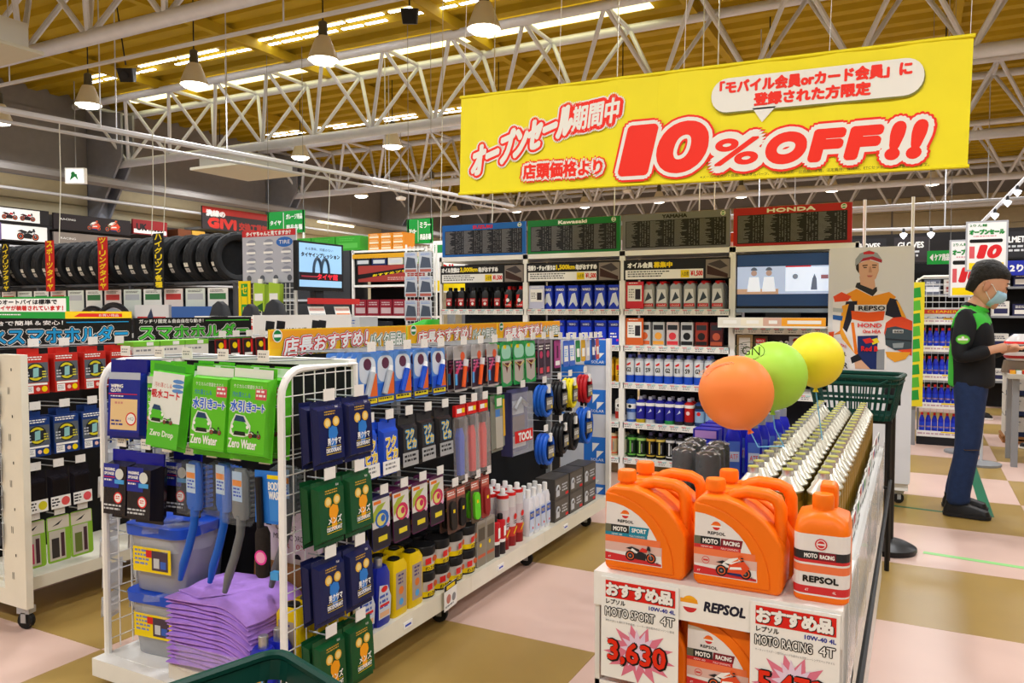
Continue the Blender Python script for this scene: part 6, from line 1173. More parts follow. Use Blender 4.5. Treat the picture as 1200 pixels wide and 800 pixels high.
rg = thing('wire_stand', 'tall white wire grid stand hung with grey packs right of the parts shelf', 'stand', (-5.72, 8.1, 0))
for x in (0, .45): mb().tube([(x, 0, 0), (x, 0, 2.2)], .014, WHITE, 6).build('post', rg)
g = mb()
for i in range(8): g.tube([(.06 * i, 0, .6), (.06 * i, 0, 2.18)], .004, WHITE, 4)
for i in range(24): g.tube([(0, 0, .6 + .068 * i), (.45, 0, .6 + .068 * i)], .004, WHITE, 4)
g.build('wire_grid', rg)
for r in range(4):
    for c in range(2):
        o = blister('visor_pack', .19, .26, M('#b8bcc4', .3), lambda t, y: (t.poly([(-.08, -.2), (.08, -.2), (.06, -.08), (-.05, -.06)], y, M('#4a5262', .3)), t.rect(-.08, .08, -.25, -.215, y, M('#a85a50', .4)), t.scrib(-.07, .07, -.05, -.02, 2, y, M('#5a7ac0', .4)))) if r + c == 0 else o
        put(o, (-5.61 + .22 * c, 8.04, 2.1 - .3 * r), J(.1), 'grey visor pack hung on the tall white wire stand', 'visor packs', 'pack')
        mb().tube([(.11 + .22 * c, 0, 2.102 - .3 * r), (.11 + .22 * c, -.07, 2.102 - .3 * r)], .004, STEEL, 4).build('hook', rg)
for (x, y, z, lb, t1, t2) in ((-8.97, 9.0, 2.55, 'green hanging aisle sign with white tyre lettering near the monitor', 'タイヤ', 'ガレージ用品'), (-6.34, 9.0, 2.3, 'green hanging aisle sign with white lettering beside the blue model board', 'ステッカー', 'ミラー')):
    w = .75 if x < -8 else .42; h = .34
    o = mb().box(0, w, 0, .02, 0, h, M('#149a3c', .5)); o.rect(w * .44, w * .455, .02, h - .02, -.001, PAPER); o.text(t1, w * .08, w * .38, h * .4, h * .6, -.001, PAPER, .004, 4); o.text(t2, w * .52, w * .95, h * .62, h * .85, -.001, PAPER, .003, 4); o.text('用品各種', w * .52, w * .95, h * .15, h * .38, -.001, PAPER, .003, 4)
    for q in (.02, w - .02): o.box(q - .012, q + .012, .0, .02, -.1, h, PAPER); o.tube([(q, .01, h), (q, .01, 5.32 - z)], .004, GREY, 4)
    tag(o.build('aisle_sign', loc=(x, y, z)), lb, 'sign')
o = mb().box(-5.45, -4.95, 8.3, 8.32, 1.6, 2.25, PAPER).rect(-5.43, -4.97, 2.1, 2.2, 8.299, M('#2a8a4a', .5)).rect(-5.43, -4.97, 1.62, 1.75, 8.299, YEL).text('OIL', -5.35, -5.1, 1.85, 1.95, 8.299, RED, .004, 4).box(-5.25, -5.15, 8.32, 8.35, 0, 1.7, GREY); tag(o.build('standing_sign'), 'white standing sign with green head and yellow foot left of the oil shelves', 'sign')
gc = mb().loft([(.75, .25, .12, .08), (.9, .3, .18, .1), (1.15, .22, .16, .1), (1.28, .06, .1, .05, .2)], M('#3ac03a', .3), 4).box(-.2, .2, -.1, .1, 0, .76, DARK); tag(gc.build('display_fairing', loc=(-4.75, 6.9, 0), smooth=True), 'bright green motorcycle fairing on a dark plinth left of the oil shelves', 'fairing')
# low fill: shelf row behind the phone gondola
lo = thing('parts_shelf', 'low dark shelf of boxed goods behind the yellow signs', 'shelf', (-6.2, 5.2, 0))
mb().box(0, 2.1, 0, .4, 0, .1, DARK).build('plinth', lo); mb().box(0, 2.1, .38, .4, .1, 1.28, DARK).build('back_panel', lo)
for z in (.5, .85, 1.15): mb().box(0, 2.1, 0, .4, z - .025, z, WHITE).build('shelf', lo)
for i in range(9): cart(.2, .25, .17, ['#e4e2dc', '#20242c', '#b8bcc0'][i % 3], ['#c83a3a', '#c8c8c8', '#3a5aa0'][i % 3], ['white and red', 'black and grey', 'silver and blue'][i % 3] + ' box on the low dark shelf behind the yellow signs', (-6.08 + .225 * i, 5.36, 1.15), ['white red boxes on low shelf', 'black grey boxes on low shelf', 'silver blue boxes on low shelf'][i % 3])
for i, (x, s_) in enumerate(((-5.9, .1), (-5.5, .08), (-5.2, .11))): tag(mb().loft([(0, s_, .06, .03), (s_, s_ * .7, .05, .03), (s_ * 1.4, s_ * .2, .03, .02)], DARK).build('phone_mount', loc=(x, 5.3, 1.322), smooth=True), 'small black phone mount on top of the boxes behind the yellow signs', 'mount', 'black mounts')
# ---------------------------------------------------------------- rider poster board
pb = thing('rider_poster', 'tall white poster board on casters showing a racing rider with helmet', 'poster', (-.571, 6.08, 0))
mb().prism(rr(0, .552, .155, 1.825, .02, 3), 0, .03, M('#dfe1e8', .35)).build('board', pb)
mb().box(.21, .54, .03, .42, .1, .2, WHITE).build('base', pb); [caster(pb, x, y) for x, y in ((.48, .08), (.26, .08), (.48, .38), (.26, .38))]
for x in (.215, .535): mb().tube([(x, .3, .1), (x, .3, 2.2)], .011, PAPER, 6).build('rear_post', pb)
PZ = lambda pts: [((940 + a / 5 - 972) / 181, 1.82 - (280 + b / 5 - 292) / 166) for a, b in pts]
t = mb(); L_ = [0]
def pp_(c, *pts): L_[0] += 1; t.poly(PZ(pts), -.001 - .00012 * L_[0], M(c, .4))
SK = '#d6a88c'
pp_('#2a2a2e', (330, 265), (352, 262), (420, 300), (448, 290), (452, 325), (425, 345), (318, 300)); pp_(SK, (345, 225), (432, 235), (440, 290), (425, 305), (352, 275))
pp_('#2c2420', (322, 150), (350, 130), (350, 205), (338, 205), (325, 185)); pp_(SK, (340, 150), (400, 130), (456, 150), (458, 195), (442, 240), (415, 268), (385, 272), (360, 250), (342, 205))
pp_('#4a3228', (362, 160), (392, 158), (392, 165), (362, 168)); pp_('#4a3228', (418, 158), (446, 160), (446, 166), (418, 165)); pp_('#2a2020', (368, 172), (388, 172), (388, 178), (368, 178)); pp_('#2a2020', (420, 172), (440, 173), (440, 179), (420, 178)); pp_('#bd8c72', (402, 170), (412, 170), (418, 205), (398, 205)); pp_('#b86a60', (388, 222), (425, 222), (415, 232), (396, 232))
pp_('#9aa0a8', (318, 165), (320, 125), (345, 92), (400, 74), (448, 92), (472, 125), (470, 135), (400, 118), (340, 150)); pp_('#a82a3c', (340, 150), (365, 120), (420, 110), (476, 132), (474, 150), (410, 128), (352, 140)); pp_('#c8242c', (365, 85), (400, 78), (432, 88), (428, 98), (368, 98))
pp_('#e9e7ea', (190, 350), (235, 315), (320, 290), (425, 345), (455, 310), (540, 330), (580, 400), (620, 480), (520, 560), (510, 775), (300, 775), (245, 600), (230, 680), (190, 560), (185, 420))
pp_('#f09a22', (330, 300), (420, 345), (520, 320), (560, 350), (505, 420), (330, 400), (270, 330)); pp_('#e8502a', (190, 345), (240, 318), (300, 345), (280, 372), (200, 378)); pp_('#1f2030', (268, 375), (335, 372), (335, 400), (275, 560), (240, 520)); pp_('#1f2030', (505, 400), (525, 355), (565, 365), (620, 470), (560, 475), (500, 455)); pp_('#f0a830', (245, 400), (285, 390), (250, 540), (330, 690), (300, 720), (232, 560)); pp_('#f0a830', (575, 380), (620, 470), (600, 480), (560, 370))
pp_('#ea5a1e', (300, 430), (400, 440), (498, 430), (490, 485), (400, 500), (305, 480)); pp_('#e8e8ec', (320, 395), (505, 395), (505, 432), (320, 432)); pp_('#e9e7ea', (300, 495), (510, 495), (510, 575), (310, 575)); pp_('#1a2c66', (340, 580), (460, 575), (455, 775), (345, 775)); pp_('#ea7a1e', (300, 500), (318, 500), (345, 690), (325, 690)); pp_('#e8562a', (165, 560), (200, 555), (195, 590), (170, 595))
pp_('#dfdde2', (190, 600), (240, 590), (330, 690), (350, 730), (300, 740), (215, 700)); pp_('#1c1c26', (300, 710), (345, 685), (370, 720), (310, 745)); pp_(SK, (325, 738), (365, 722), (420, 775), (330, 775)); pp_('#8c9098', (455, 660), (500, 655), (500, 775), (455, 775)); pp_('#2a62b0', (190, 455), (250, 462), (246, 490), (190, 482)); pp_('#b8c0c8', (190, 412), (250, 418), (250, 440), (190, 436)); pp_('#e07a2c', (195, 575), (240, 545), (235, 570))
pp_('#e04a28', (495, 560), (505, 500), (545, 470), (600, 465), (655, 490), (655, 690), (520, 640)); pp_('#3c4a54', (500, 570), (510, 530), (560, 520), (655, 545), (655, 650), (560, 660), (505, 630)); pp_('#e8a030', (505, 670), (650, 670), (620, 710), (560, 730), (515, 700)); pp_('#262c34', (505, 590), (655, 600), (655, 610), (505, 600)); pp_('#c8ccd0', (545, 540), (605, 540), (605, 560), (545, 560)); pp_('#8a949c', (545, 620), (610, 615), (605, 645), (550, 648)); pp_('#e8d22a', (420, 600), (455, 590), (470, 615), (430, 630)); pp_('#d82a2a', (370, 600), (415, 590), (440, 615), (390, 625))
y_ = -.014
def pt(s_, a0, a1, b0, b1, m_, bold=.001, slope=0, sh=0): (x0, z1), (x1, z0) = PZ([(a0, b0), (a1, b1)]); t.text(s_, x0, x1, z0, z1, y_, m_, bold, 4, slope=slope, shear=sh)
pt('REPSO', 345, 498, 402, 428, BLACK, .0016); pt('HOND', 342, 480, 504, 528, RED, .0014); pt('One HEA', 372, 475, 542, 562, RED); pt('Red B', 365, 460, 640, 668, RED, .002); pt('REPSOL', 192, 275, 640, 660, BLACK, .0012, -.55); pt('Sala MATI', 215, 275, 610, 625, RED, .0004, -.55); pt('SHOEI', 552, 600, 545, 556, BLACK); pt('R', 258, 285, 740, 775, BLACK, .001)
t.build('rider_print', pb)
# ---------------------------------------------------------------- people
def skin(name, V, E, sub=2):
    # V: (x, y, z, rx, ry) joints; E: bone pairs
    me = bpy.data.meshes.new(name); me.from_pydata([v[:3] for v in V], E, []); o = bpy.data.objects.new(name, me); COL.objects.link(o)
    m_ = o.modifiers.new('skin', 'SKIN'); m_.use_smooth_shade = True
    for i, v in enumerate(V): d = me.skin_vertices[0].data[i]; d.radius = (v[3], v[4]); d.use_root = i == 0
    s_ = o.modifiers.new('sub', 'SUBSURF'); s_.levels = sub; s_.render_levels = sub
    bpy.context.view_layer.update(); dg = bpy.context.evaluated_depsgraph_get(); r = bpy.data.meshes.new_from_object(o.evaluated_get(dg)); r.name = name
    bpy.data.objects.remove(o); return r
SKM = M('#d3a083', .5, noise=.04)
def paint(me, mats, fn):
    me.materials.clear(); [me.materials.append(m_) for m_ in mats]
    for p in me.polygons: p.material_index = fn(p.center, p.normal); p.use_smooth = True
def head(t, X, hair_m, mask=True):
    t.X = X; t.loft([(-.13, .03, .03, .03, .055), (-.115, .055, .048, .04, .04), (-.08, .078, .06, .05, .02), (-.03, .092, .069, .06, .005), (.03, .098, .073, .07, -.005), (.08, .09, .068, .065, -.012), (.115, .06, .05, .05, -.015), (.13, .02, .02, .02, -.015)], SKM, 6)
    t.loft([(-.055, .006, .012, .006, .106), (-.04, .012, .013, .006, .1), (-.0, .004, .006, .004, .098)], SKM, 3)
def person(name, label, loc, rz, jacket, trousers, pose, full=True):
    o = None; s = pose
    rs, re, rw, rh = s['ra']; ls, le, lw, lh = s['la']
    V = [(0, 0, .92, .1, .1), (0, 0, 1.08, .1, .11), (-.015, 0, 1.26, .12, .15), (.01, 0, 1.38, .075, .09), (.045, 0, 1.45, .052, .052), (.06, 0, 1.5, .05, .05),
         (*rs, .055, .055), (*re, .043, .043), (*rw, .028, .03), (*rh, .034, .017), (*ls, .055, .055), (*le, .043, .043), (*lw, .028, .03), (*lh, .034, .017)]
    E = [(0, 1), (1, 2), (2, 3), (3, 4), (4, 5), (2, 6), (6, 7), (7, 8), (8, 9), (2, 10), (10, 11), (11, 12), (12, 13)]
    for q in (s['rl'], s['ll']):
        b = len(V); (h, k, a) = q; V += [(*h, .07, .07), (*k, .05, .05), (*a, .042, .042)]; E += [(0, b), (b, b + 1), (b + 1, b + 2)]
    me = skin(name, V, E); t = mb(); t.add([v.co[:] for v in me.vertices], [tuple(p.vertices) for p in me.polygons], SKM)
    HX = Matrix.Translation((.09, 0, 1.552)) @ Matrix.Rotation(s.get('nod', .25), 4, 'Y') @ Matrix.Scale(1.1, 4); head(t, HX, None); t.X = None
    # fingers
    for hnd, sg in ((rh, -1), (lh, 1)):
        d = (Vector(hnd) - Vector(rw if sg < 0 else lw)).normalized(); side = Vector((-d.y, d.x, 0)).normalized(); base = Vector(hnd) + d * .012
        for i in range(4): p0 = base + side * ((i - 1.5) * .019); L = (.055, .066, .07, .06)[i]; t.tube([p0, p0 + d * L * .5 + Vector((0, 0, -.006)), p0 + d * L + Vector((0, 0, -.024))], [.0095, .0085, .007], SKM, 7)
        p0 = Vector(hnd) - d * .03 - side * .03 * sg; t.tube([p0, p0 + d * .03 - side * .018 * sg, p0 + d * .065 - side * .014 * sg + Vector((0, 0, -.012))], [.011, .0095, .0075], SKM, 7)
    o = t.build(name, loc=loc, rz=rz, smooth=True); tag(o, label, 'person')
    # clothing
    g = .014
    JV = [(0, 0, .855, .15, .175), (0, 0, .88, .15, .175), (0, 0, 1.06, .135 + g, .17), (-.02, 0, 1.25, .135 + g, .18), (.005, 0, 1.37, .09 + g, .115), (.032, 0, 1.43, .07, .07)] + [(*rs, .075, .075), (*re, .062, .062), (*(Vector(rw) * .93 + Vector(re) * .07), .046, .046)] + [(*ls, .075, .075), (*le, .062, .062), (*(Vector(lw) * .93 + Vector(le) * .07), .046, .046)]
    me = skin('jacket', JV, [(0, 1), (1, 2), (2, 3), (3, 4), (4, 5), (3, 6), (6, 7), (7, 8), (3, 9), (9, 10), (10, 11)]); m1, m2, fn = jacket; paint(me, (m1, m2), fn); obj('jacket', me, o)
    TV = [(0, 0, 1.02, .12, .14), (0, 0, .86, .125, .15)]; TE = [(0, 1)]
    for h, k, a in (s['rl'], s['ll']): b = len(TV); TV += [(h[0], h[1], h[2] - .08, .098, .1), (*k, .08, .08), (a[0], a[1], a[2] + .04, .075, .07), (a[0] + .01, a[1], a[2] - .015, .085, .07)]; TE += [(1, b), (b, b + 1), (b + 1, b + 2), (b + 2, b + 3)]
    me = skin('trousers', TV, TE); paint(me, (trousers,), lambda c, n: 0); obj('trousers', me, o)
    for q in (s['rl'], s['ll']):
        a = Vector(q[2]); sh = emp('shoe', o, (a.x, a.y, a.z - .08), s.get('toe', 0))
        mb().loft([(.018, .138, .045, .04, .055), (.05, .13, .044, .04, .05), (.075, .08, .04, .035, .01), (.1, .05, .038, .03, -.02)], s.get('shoe', M('#151518', .45)), 5).build('upper', sh, smooth=True); mb().loft([(0, .14, .046, .042, .055), (.02, .143, .049, .042, .055)], s.get('sole', M('#232326', .6)), 5).build('sole', sh)
        if s.get('stripe'): mb().poly([(-.02, .03), (.1, .045), (.02, .06)], -.0465, PAPER).build('stripe', sh)
    # hair and ear
    t = mb(); t.X = HX @ Matrix.Translation((-.003, 0, -.012)) @ Matrix.Diagonal((1.07, 1.06, 1.12, 1)); hm = s.get('hair', M('#201e1d', .55, noise=.45, scale=55, bump=1))
    t.loft([(-.062, .02, .04, .04, -.07), (-.045, .03, .056, .04, -.066), (-.015, .04, .068, .05, -.06), (.012, .05, .0735, .06, -.053), (.03, .066, .077, .062, -.042), (.048, .084, .078, .065, -.027), (.065, .1, .077, .07, -.015), (.095, .093, .072, .065, -.015), (.122, .06, .05, .05, -.018), (.138, .02, .02, .02, -.02)], hm, 6); t.build('hair', o, smooth=True)
    for sg in (-1, 1): t = mb(); t.X = HX @ Matrix.Translation((-.005, sg * .074, -.02)); t.loft([(-.03, .008, .008, .005), (-.015, .014, .013, .008), (.012, .019, .015, .008), (.03, .01, .009, .006)], M('#c98f74', .5), 4); t.build('ear', o, smooth=True); t = mb(); t.X = HX @ Matrix.Translation((.0, sg * .082, -.018)); t.loft([(-.01, .006, .004, .003), (.008, .006, .004, .003)], BLACK, 3); t.build('earpiece', o)
    for sg in (-1, 1):
        t = mb(); t.X = HX; t.tube([(.088, sg * .034, .012), (.096, sg * .022, .014), (.096, sg * .012, .012)], .0035, M('#241c18', .6), 5); t.build('eye', o); t = mb(); t.X = HX; t.tube([(.085, sg * .042, .034), (.097, sg * .028, .04), (.1, sg * .012, .036)], .0035, hm, 5); t.build('eyebrow', o)
    if s.get('mask'):
        t = mb(); t.X = HX; mk = M('#9fc8de', .6); n = 10; P = []
        for z, r, x in ((-.02, .066, .05), (-.045, .074, .05), (-.07, .075, .045), (-.095, .068, .035), (-.12, .05, .03)):
            P.append([(x + (.068 if abs(z + .06) < .03 else .055) * math.cos(a), r * math.sin(a), z) for a in [-1.45 + 2.9 * i / n for i in range(n + 1)]])
        vs = [p for r_ in P for p in r_]; t.add(vs, [(i + r_ * (n + 1), i + 1 + r_ * (n + 1), i + 1 + (r_ + 1) * (n + 1), i + (r_ + 1) * (n + 1)) for r_ in range(4) for i in range(n)], mk); mo = t.build('face_mask', o, smooth=True); md = mo.modifiers.new('thick', 'SOLIDIFY'); md.thickness = .003
        for sg in (-1, 1): t = mb(); t.X = HX; t.tube([(.055, sg * .066, -.03), (.02, sg * .078, .0), (-.015, sg * .082, .005), (-.022, sg * .08, -.02), (.0, sg * .077, -.045), (.05, sg * .068, -.09)], .002, PAPER, 5); t.build('mask_strap', o)
    return o
BJ = M('#15171c', .75, noise=.08, bump=.2); GJ = M('#3fc23c', .6, noise=.06, bump=.2)
def jf(c, n):
    if c.z > 1.405: return 0
    if c.z > 1.27 and abs(c.y) < .19 and c.z > 1.27 + max(0, c.x) * .3: return 1
    return 1 if c.x < -.085 and abs(c.y) < .13 and n.x < -.35 else 0
pose = dict(ra=((-.025, -.175, 1.33), (-.07, -.23, 1.06), (.13, -.2, 1.13), (.2, -.185, 1.145)), la=((-.01, .175, 1.33), (.02, .23, 1.06), (.2, .12, 1.12), (.27, .09, 1.13)), rl=((0, -.085, .86), (-.01, -.1, .47), (-.06, -.11, .085)), ll=((0, .085, .86), (-.005, .1, .47), (-.08, .14, .085)), nod=.42, mask=True, toe=-.05)
cl = person('person', 'clerk in black and green jacket, jeans and pale blue mask', (.335, 6.05, 0), -.08, (BJ, GJ, jf), M('#1b2d52', .8, noise=.12, scale=30, bump=.2), pose)
t = mb(); t.X = Matrix.Translation((-.045, -.276, 1.19)) @ Matrix.Rotation(.12, 4, 'X'); t.disc(0, 0, .04, 0, M('#3fae34', .5), 18, .032); t.disc(0, .0, .034, -.0006, M('#7cc84a', .5), 16, .026); t.rect(-.028, .028, -.006, .006, -.0012, PAPER); t.disc(0, .012, .008, -.0012, PAPER); t.build('sleeve_badge', cl)
mb().tube([(-.07, -.09, .47), (-.02, -.185, .46), (.06, -.17, .465)], .003, M('#4a3a2a', .6), 5).build('knee_seam', cl)
dk = M('#1c1e24', .6, noise=.15, bump=.3)
p2 = dict(ra=((-.02, -.175, 1.33), (-.02, -.24, 1.08), (.05, -.24, .86), (.07, -.24, .78)), la=((-.02, .175, 1.33), (-.02, .24, 1.08), (.05, .24, .86), (.07, .24, .78)), rl=((0, -.085, .86), (.02, -.09, .47), (-.02, -.1, .085)), ll=((0, .085, .86), (.0, .09, .47), (-.06, .1, .085)), shoe=M('#16161a', .45), sole=PAPER, stripe=True)
person('person', 'shopper in dark clothes and white-soled shoes standing behind the clerk', (.72, 11.5, 0), -.15, (dk, dk, lambda c, n: 0), dk, p2)
p3 = dict(p2); p3['ll'] = ((0, .085, .86), (.05, .09, .48), (-.05, .1, .085)); p3['rl'] = ((0, -.085, .86), (.12, -.09, .5), (.2, -.1, .085))
person('person', 'shopper walking in with black and white trainers at the aisle edge', (1.3, 9.0, 0), PI - .2, (dk, dk, lambda c, n: 0), M('#1d2130', .7), p3)
# ---------------------------------------------------------------- racks on the right
br = thing('bottle_rack', 'tall wire rack of blue bottles behind the rider poster', 'rack', (.0, 9.0, 0))
for x in (0.03, .45):
    for y in (0, .35): mb().tube([(x, y, 0), (x, y, 1.68)], .01, M('#8a8c90', .4, .5), 6).build('post', br)
mb().box(0.02, .46, -.01, .36, .0, .1, DARK).build('plinth', br)
for z in (.13, .42, .71, 1.0, 1.28):
    sf = mb().box(.02, .46, -.005, .36, z - .015, z, LGREY).build('shelf', br); mb().box(.02, .46, -.02, -.006, z - .045, z + .015, PAPER).rect(.24, .46, z, z + .014, -.0205, YEL).scrib(.03, .44, z - .035, z - .005, 1, -.0205, M('#c8a8b8', .5)).build('price_strip', sf)
g = mb()
for i in range(8): g.tube([(.03 + .06 * i, .36, .1), (.03 + .06 * i, .36, 1.68)], .003, LGREY, 4)
for i in range(9): g.tube([(.03, .36, .2 + .18 * i), (.45, .36, .2 + .18 * i)], .003, LGREY, 4)
g.tube([(.0, 0, 1.35), (.0, 0, 1.68), (.06, 0, 1.72), (.4, 0, 1.72), (.46, 0, 1.68), (.46, 0, 1.35)], .012, WHITE, 6); [g.tube([(.0, 0, 1.4 + .06 * i), (.46, 0, 1.4 + .06 * i)], .004, WHITE, 4) for i in range(6)]; g.build('wire_grid', br); mb().box(.0, .46, -.04, -.02, 1.31, 1.4, M('#c8ccd0', .4)).rect(.06, .4, 1.34, 1.385, -.041, M('#c83a34', .5)).text('CLEANER', .1, .36, 1.35, 1.375, -.042, YEL).build('header_sign', br)
bb = can('blue_bottle', .026, .17, M('#1c2cc0', .3), [(.03, .1, M('#2848d8', .3)), (.045, .06, M('#c8a0a8', .4))], RED, .05, None, .012)
for r, z in enumerate((.13, .42, .71, 1.0)):
    for i in range(7): put(bb, (.07 + .057 * i, 9.05, z), 0, 'blue bottle with red cap on the %s shelf of the wire rack' % ('lowest', 'second', 'third', 'top')[r], 'blue bottles %s shelf' % ('lowest', 'second', 'third', 'top')[r], 'bottle')
for i in range(6): tag(mb().box(-.03, .03, -.03, .03, 0, .07 + .02 * (i % 3), M(['#7a8090', '#c0c4cc', '#2a3a8a', '#a83040', '#d8d8dc', '#30343c'][i], .4)).rect(-.02, .02, .02, .05, -.031, PAPER).build('small_box', loc=(.08 + .068 * i, 9.1, 1.28)), ['slate', 'silver', 'navy', 'crimson', 'white', 'charcoal'][i] + ' little box on top of the wire bottle rack', 'box')
gs = mb().box(-.09, .07, 8.88, 8.9, .4, 1.66, M('#e8d82a', .5)); [gs.poly([(-.085, .45 + .13 * i), (.04, .47 + .13 * i), (.03, .57 + .13 * i), (-.08, .55 + .13 * i)], 8.879, M(['#2a9a3a', '#58b83a'][i % 2], .5)) for i in range(9)]; gs.box(-.03, .01, 8.9, 8.93, 0, .5, GREY); tag(gs.build('vertical_sign'), 'tall green and yellow strip panel beside the wire bottle rack', 'sign')
def plac(x, y, z, w, h, label, back=False):
    o = thing('sale_placard', label, 'placard', (x, y, z)); mb().box(0, w, 0, .02, 0, h, M('#b8bcc8', .35, .4)).build('frame', o); t = mb().rect(.015, w - .015, .015, h - .015, -.001, M('#f0f0f2', .4))
    t.text('2りん館', .03, w * .5, h * .89, h * .94, -.002, GREEN, .001, 4); t.text('オープンセール', .03, w - .03, h * .74, h * .83, -.002, M('#128a3a', .5), .005, 6); t.scrib(.06, w - .04, h * .67, h * .71, 1, -.002, M('#d890a0', .5)); t.poly(rr(.03, w - .04, h * .57, h * .64, .012, 3), -.002, BLACK); t.text('1', w * .3, w * .42, h * .28, h * .5, -.002, M('#d8222a', .5), .012, 8, shear=.25); t.text('0', w * .52, w * .78, h * .28, h * .5, -.002, M('#d8222a', .5), .012, 8, shear=.25, res=5); t.rect(.03, w * .22, h * .26, h * .5, -.002, M('#d85a62', .5)); t.rect(.03, w - .03, h * .04, h * .17, -.002, YEL); t.build('print', o)
    mb().tube([(w / 2, .03, -z), (w / 2, .03, h)], .012, LGREY, 6).build('pole', o); mb().lathe([(.16, -z), (.16, -z + .02), (.02, -z + .04)], GREY, 16, (w / 2, .03, 0)).build('foot', o)
plac(.375, 8.0, 1.72, .32, .44, 'framed sale placard with big red ten above the clerk'); plac(.27, 8.6, 1.5, .3, .55, 'second sale placard half hidden behind the framed one')
def bigshelf(x0, x1, y, h, label, head, rows, cols):
    o = thing('goods_shelf', label, 'shelf', (x0, y, 0)); w = x1 - x0
    mb().box(0, w, .4, .43, 0, h, M('#1c1b1e', .7)).build('back_panel', o)
    for z in rows: mb().box(0, w, 0, .4, z - .03, z, M('#8a8c90', .5)).build('shelf', o)
    hd_ = mb().box(0, w, -.01, .0, h - .42, h, M('#1a181a', .5))
    for i in range(int(w / .55)): hd_.rect(.05 + .55 * i, .5 + .55 * i, h - .4, h - .05, -.011, M(['#26262a', '#343034'][i % 2], .5)); hd_.text(head, .1 + .55 * i, .42 + .55 * i, h - .2, h - .12, -.012, PAPER, .004, 4); hd_.scrib(.1 + .55 * i, .42 + .55 * i, h - .35, h - .24, 2, -.012, LGREY)
    hd_.build('header_board', o)
    k = 0
    for z in rows:
        n = int(w / .24)
        for i in range(n):
            cc_ = cols[(i * 7 + k * 3) % len(cols)]; cart(.2, .25, .2 if (i + k) % 3 else .16, cc_[0], cc_[1], cc_[2] + ' goods box on the ' + label.split(' with')[0], (x0 + .13 + .24 * i, y + .15, z), cc_[2] + ' boxes on ' + label.split(' with')[0])
        k += 1
bigshelf(-.9, .75, 12.3, 2.45, 'black shelf behind the wire bottle rack with white header letters', 'GLOVES', (.4, .8, 1.2, 1.6), (('#2a2c34', '#c8c8cc', 'dark'), ('#5a6070', '#d8dce4', 'slate'), ('#c8c4bc', '#8a3a34', 'pale')))
bigshelf(.9, 3.6, 12.6, 2.5, 'black shelf beside the helmet counter with white header letters', 'HELMETS', (.4, .85, 1.3, 1.7), (('#e0dcd4', '#2a2c54', 'cream'), ('#23254a', '#e8e4dc', 'navy'), ('#c9b48a', '#54302a', 'tan')))
o = mb().box(1.05, 1.6, 12.55, 12.58, 1.85, 2.05, M('#2030a8', .5)).text('2りん館', 1.12, 1.52, 1.9, 2.0, 12.549, PAPER, .006, 4); o.box(1.3, 1.34, 12.578, 12.592, 1.9, 2.1, GREY); tag(o.build('shop_sign'), 'small blue sign with white lettering on the helmet side shelf', 'sign')
ct = mb().box(.72, 1.9, 8.0, 8.6, .78, .82, M('#b8b4a8', .5)); [ct.box(x, x + .05, y, y + .05, 0, .78, GREY) for x in (.76, 1.82) for y in (8.04, 8.5)]
tag(ct.build('service_counter'), 'pale counter table in front of the clerk holding a helmet', 'counter')
hm_ = thing('helmet', 'white, black and red full-face helmet on the counter', 'helmet', (.83, 8.25, .93)); mb().loft([(0, .1, .09, .08), (.04, .13, .11, .1), (.12, .135, .115, .11), (.19, .11, .1, .09), (.235, .05, .05, .04)], M('#d8d4d4', .25), 6).build('shell', hm_, smooth=True)
mb().loft([(.08, .137, .113, .1, .004), (.14, .139, .117, .1, .004)], M('#18181c', .1), 6).build('visor', hm_, smooth=True); mb().loft([(.15, .13, .113, .1), (.17, .122, .108, .1)], RED, 6).build('red_stripe', hm_, smooth=True); mb().loft([(.02, .118, .102, .09), (.045, .134, .114, .1)], M('#a8262a', .3), 6).build('chin_stripe', hm_, smooth=True)
st_ = mb().loft([(0, .14, .1, .03), (.108, .12, .09, .03)], M('#6a5a4a', .6)); tag(st_.build('helmet_stand', loc=(.83, 8.25, .82)), 'brown block supporting the helmet on the counter', 'stand')
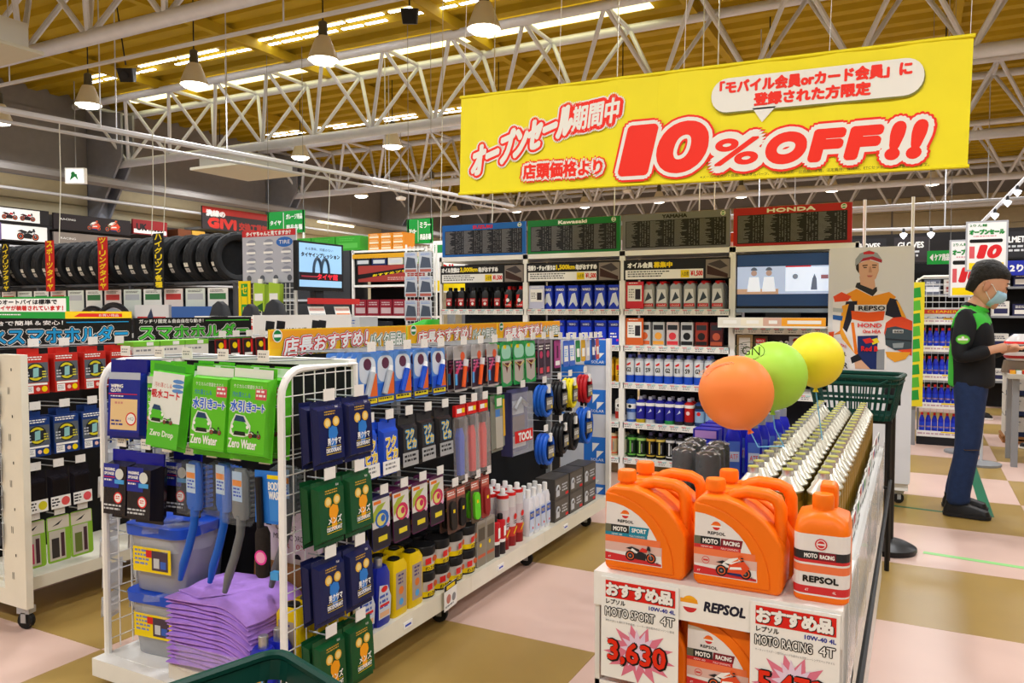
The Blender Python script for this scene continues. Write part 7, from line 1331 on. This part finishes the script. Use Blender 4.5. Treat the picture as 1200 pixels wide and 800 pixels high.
for i, (x, z, c, lb) in enumerate(((.62, 1.2, '#2a52b8', 'blue'), (.66, 1.0, '#8a8c90', 'grey'), (.6, .88, '#c8ccd0', 'silver'))):
    tag(mb().loft([(0, .05, .04, .02), (.12, .055, .045, .02), (.16, .03, .03, .02)], M(c, .35)).build('spray_pack', loc=(x + .46, 8.12 + .1 * i, .82), smooth=True), lb + ' bottle pack on the counter beside the helmet', 'bottle')
for i in range(12): tag(mb().loft([(0, .022, .022, .01), (.03, .02, .02, .01)], M(['#e0a02a', '#d8d8d8', '#c83a2a', '#3a8a4a'][i % 4], .4)).build('candy_pack', loc=(.76 + .045 * (i % 6), 8.06 + .06 * (i // 6), .82)), ['amber', 'white', 'red', 'green'][i % 4] + ' small trinket scattered on the counter front', 'trinket', ['amber', 'white', 'red', 'green'][i % 4] + ' trinkets')
for i in range(3):
    o = mb().box(-.28, .28, -.2, .2, 0, .2, M('#c9c6be', .55)); o.rect(-.28, .28, 0, .05, -.201, M('#1f2a4c', .5)); o.scrib(-.24, -.14, .1, .16, 2, -.2015, GREY); o.text('アルカリ', -.08, .25, .09, .15, -.2015, M('#c01c34', .5), .004, 4); o.disc(.18, .05, .07, -.2018, M('#6a2a6a', .5), a0=0, a1=PI)
    tag(o.build('battery_carton', loc=(1.12, 9.7, .07 + .215 * i)), ['lowest', 'middle', 'topmost'][i] + ' pale printed carton of the stack on the wooden pallet', 'carton')
tag(mb().box(.82, 1.45, 9.48, 9.92, 0, .025, BROWN).box(.82, 1.45, 9.48, 9.92, .045, .07, BROWN).box(.84, .92, 9.5, 9.9, .025, .045, BROWN).box(1.34, 1.42, 9.5, 9.9, .025, .045, BROWN).build('wooden_pallet'), 'small wooden pallet under the carton stack', 'pallet')
o = mb().box(.1, .36, 10.5, 10.52, 1.92, 2.08, M('#14a03c', .5)).text('◀ ケア用品', .13, .33, 1.96, 2.04, 10.499, PAPER, .003, 4); [o.tube([(x, 10.51, 2.08), (x, 10.51, 5.35)], .004, GREY, 4) for x in (.12, .34)]; tag(o.build('aisle_sign'), 'small green hanging aisle sign above the wire bottle rack', 'sign')
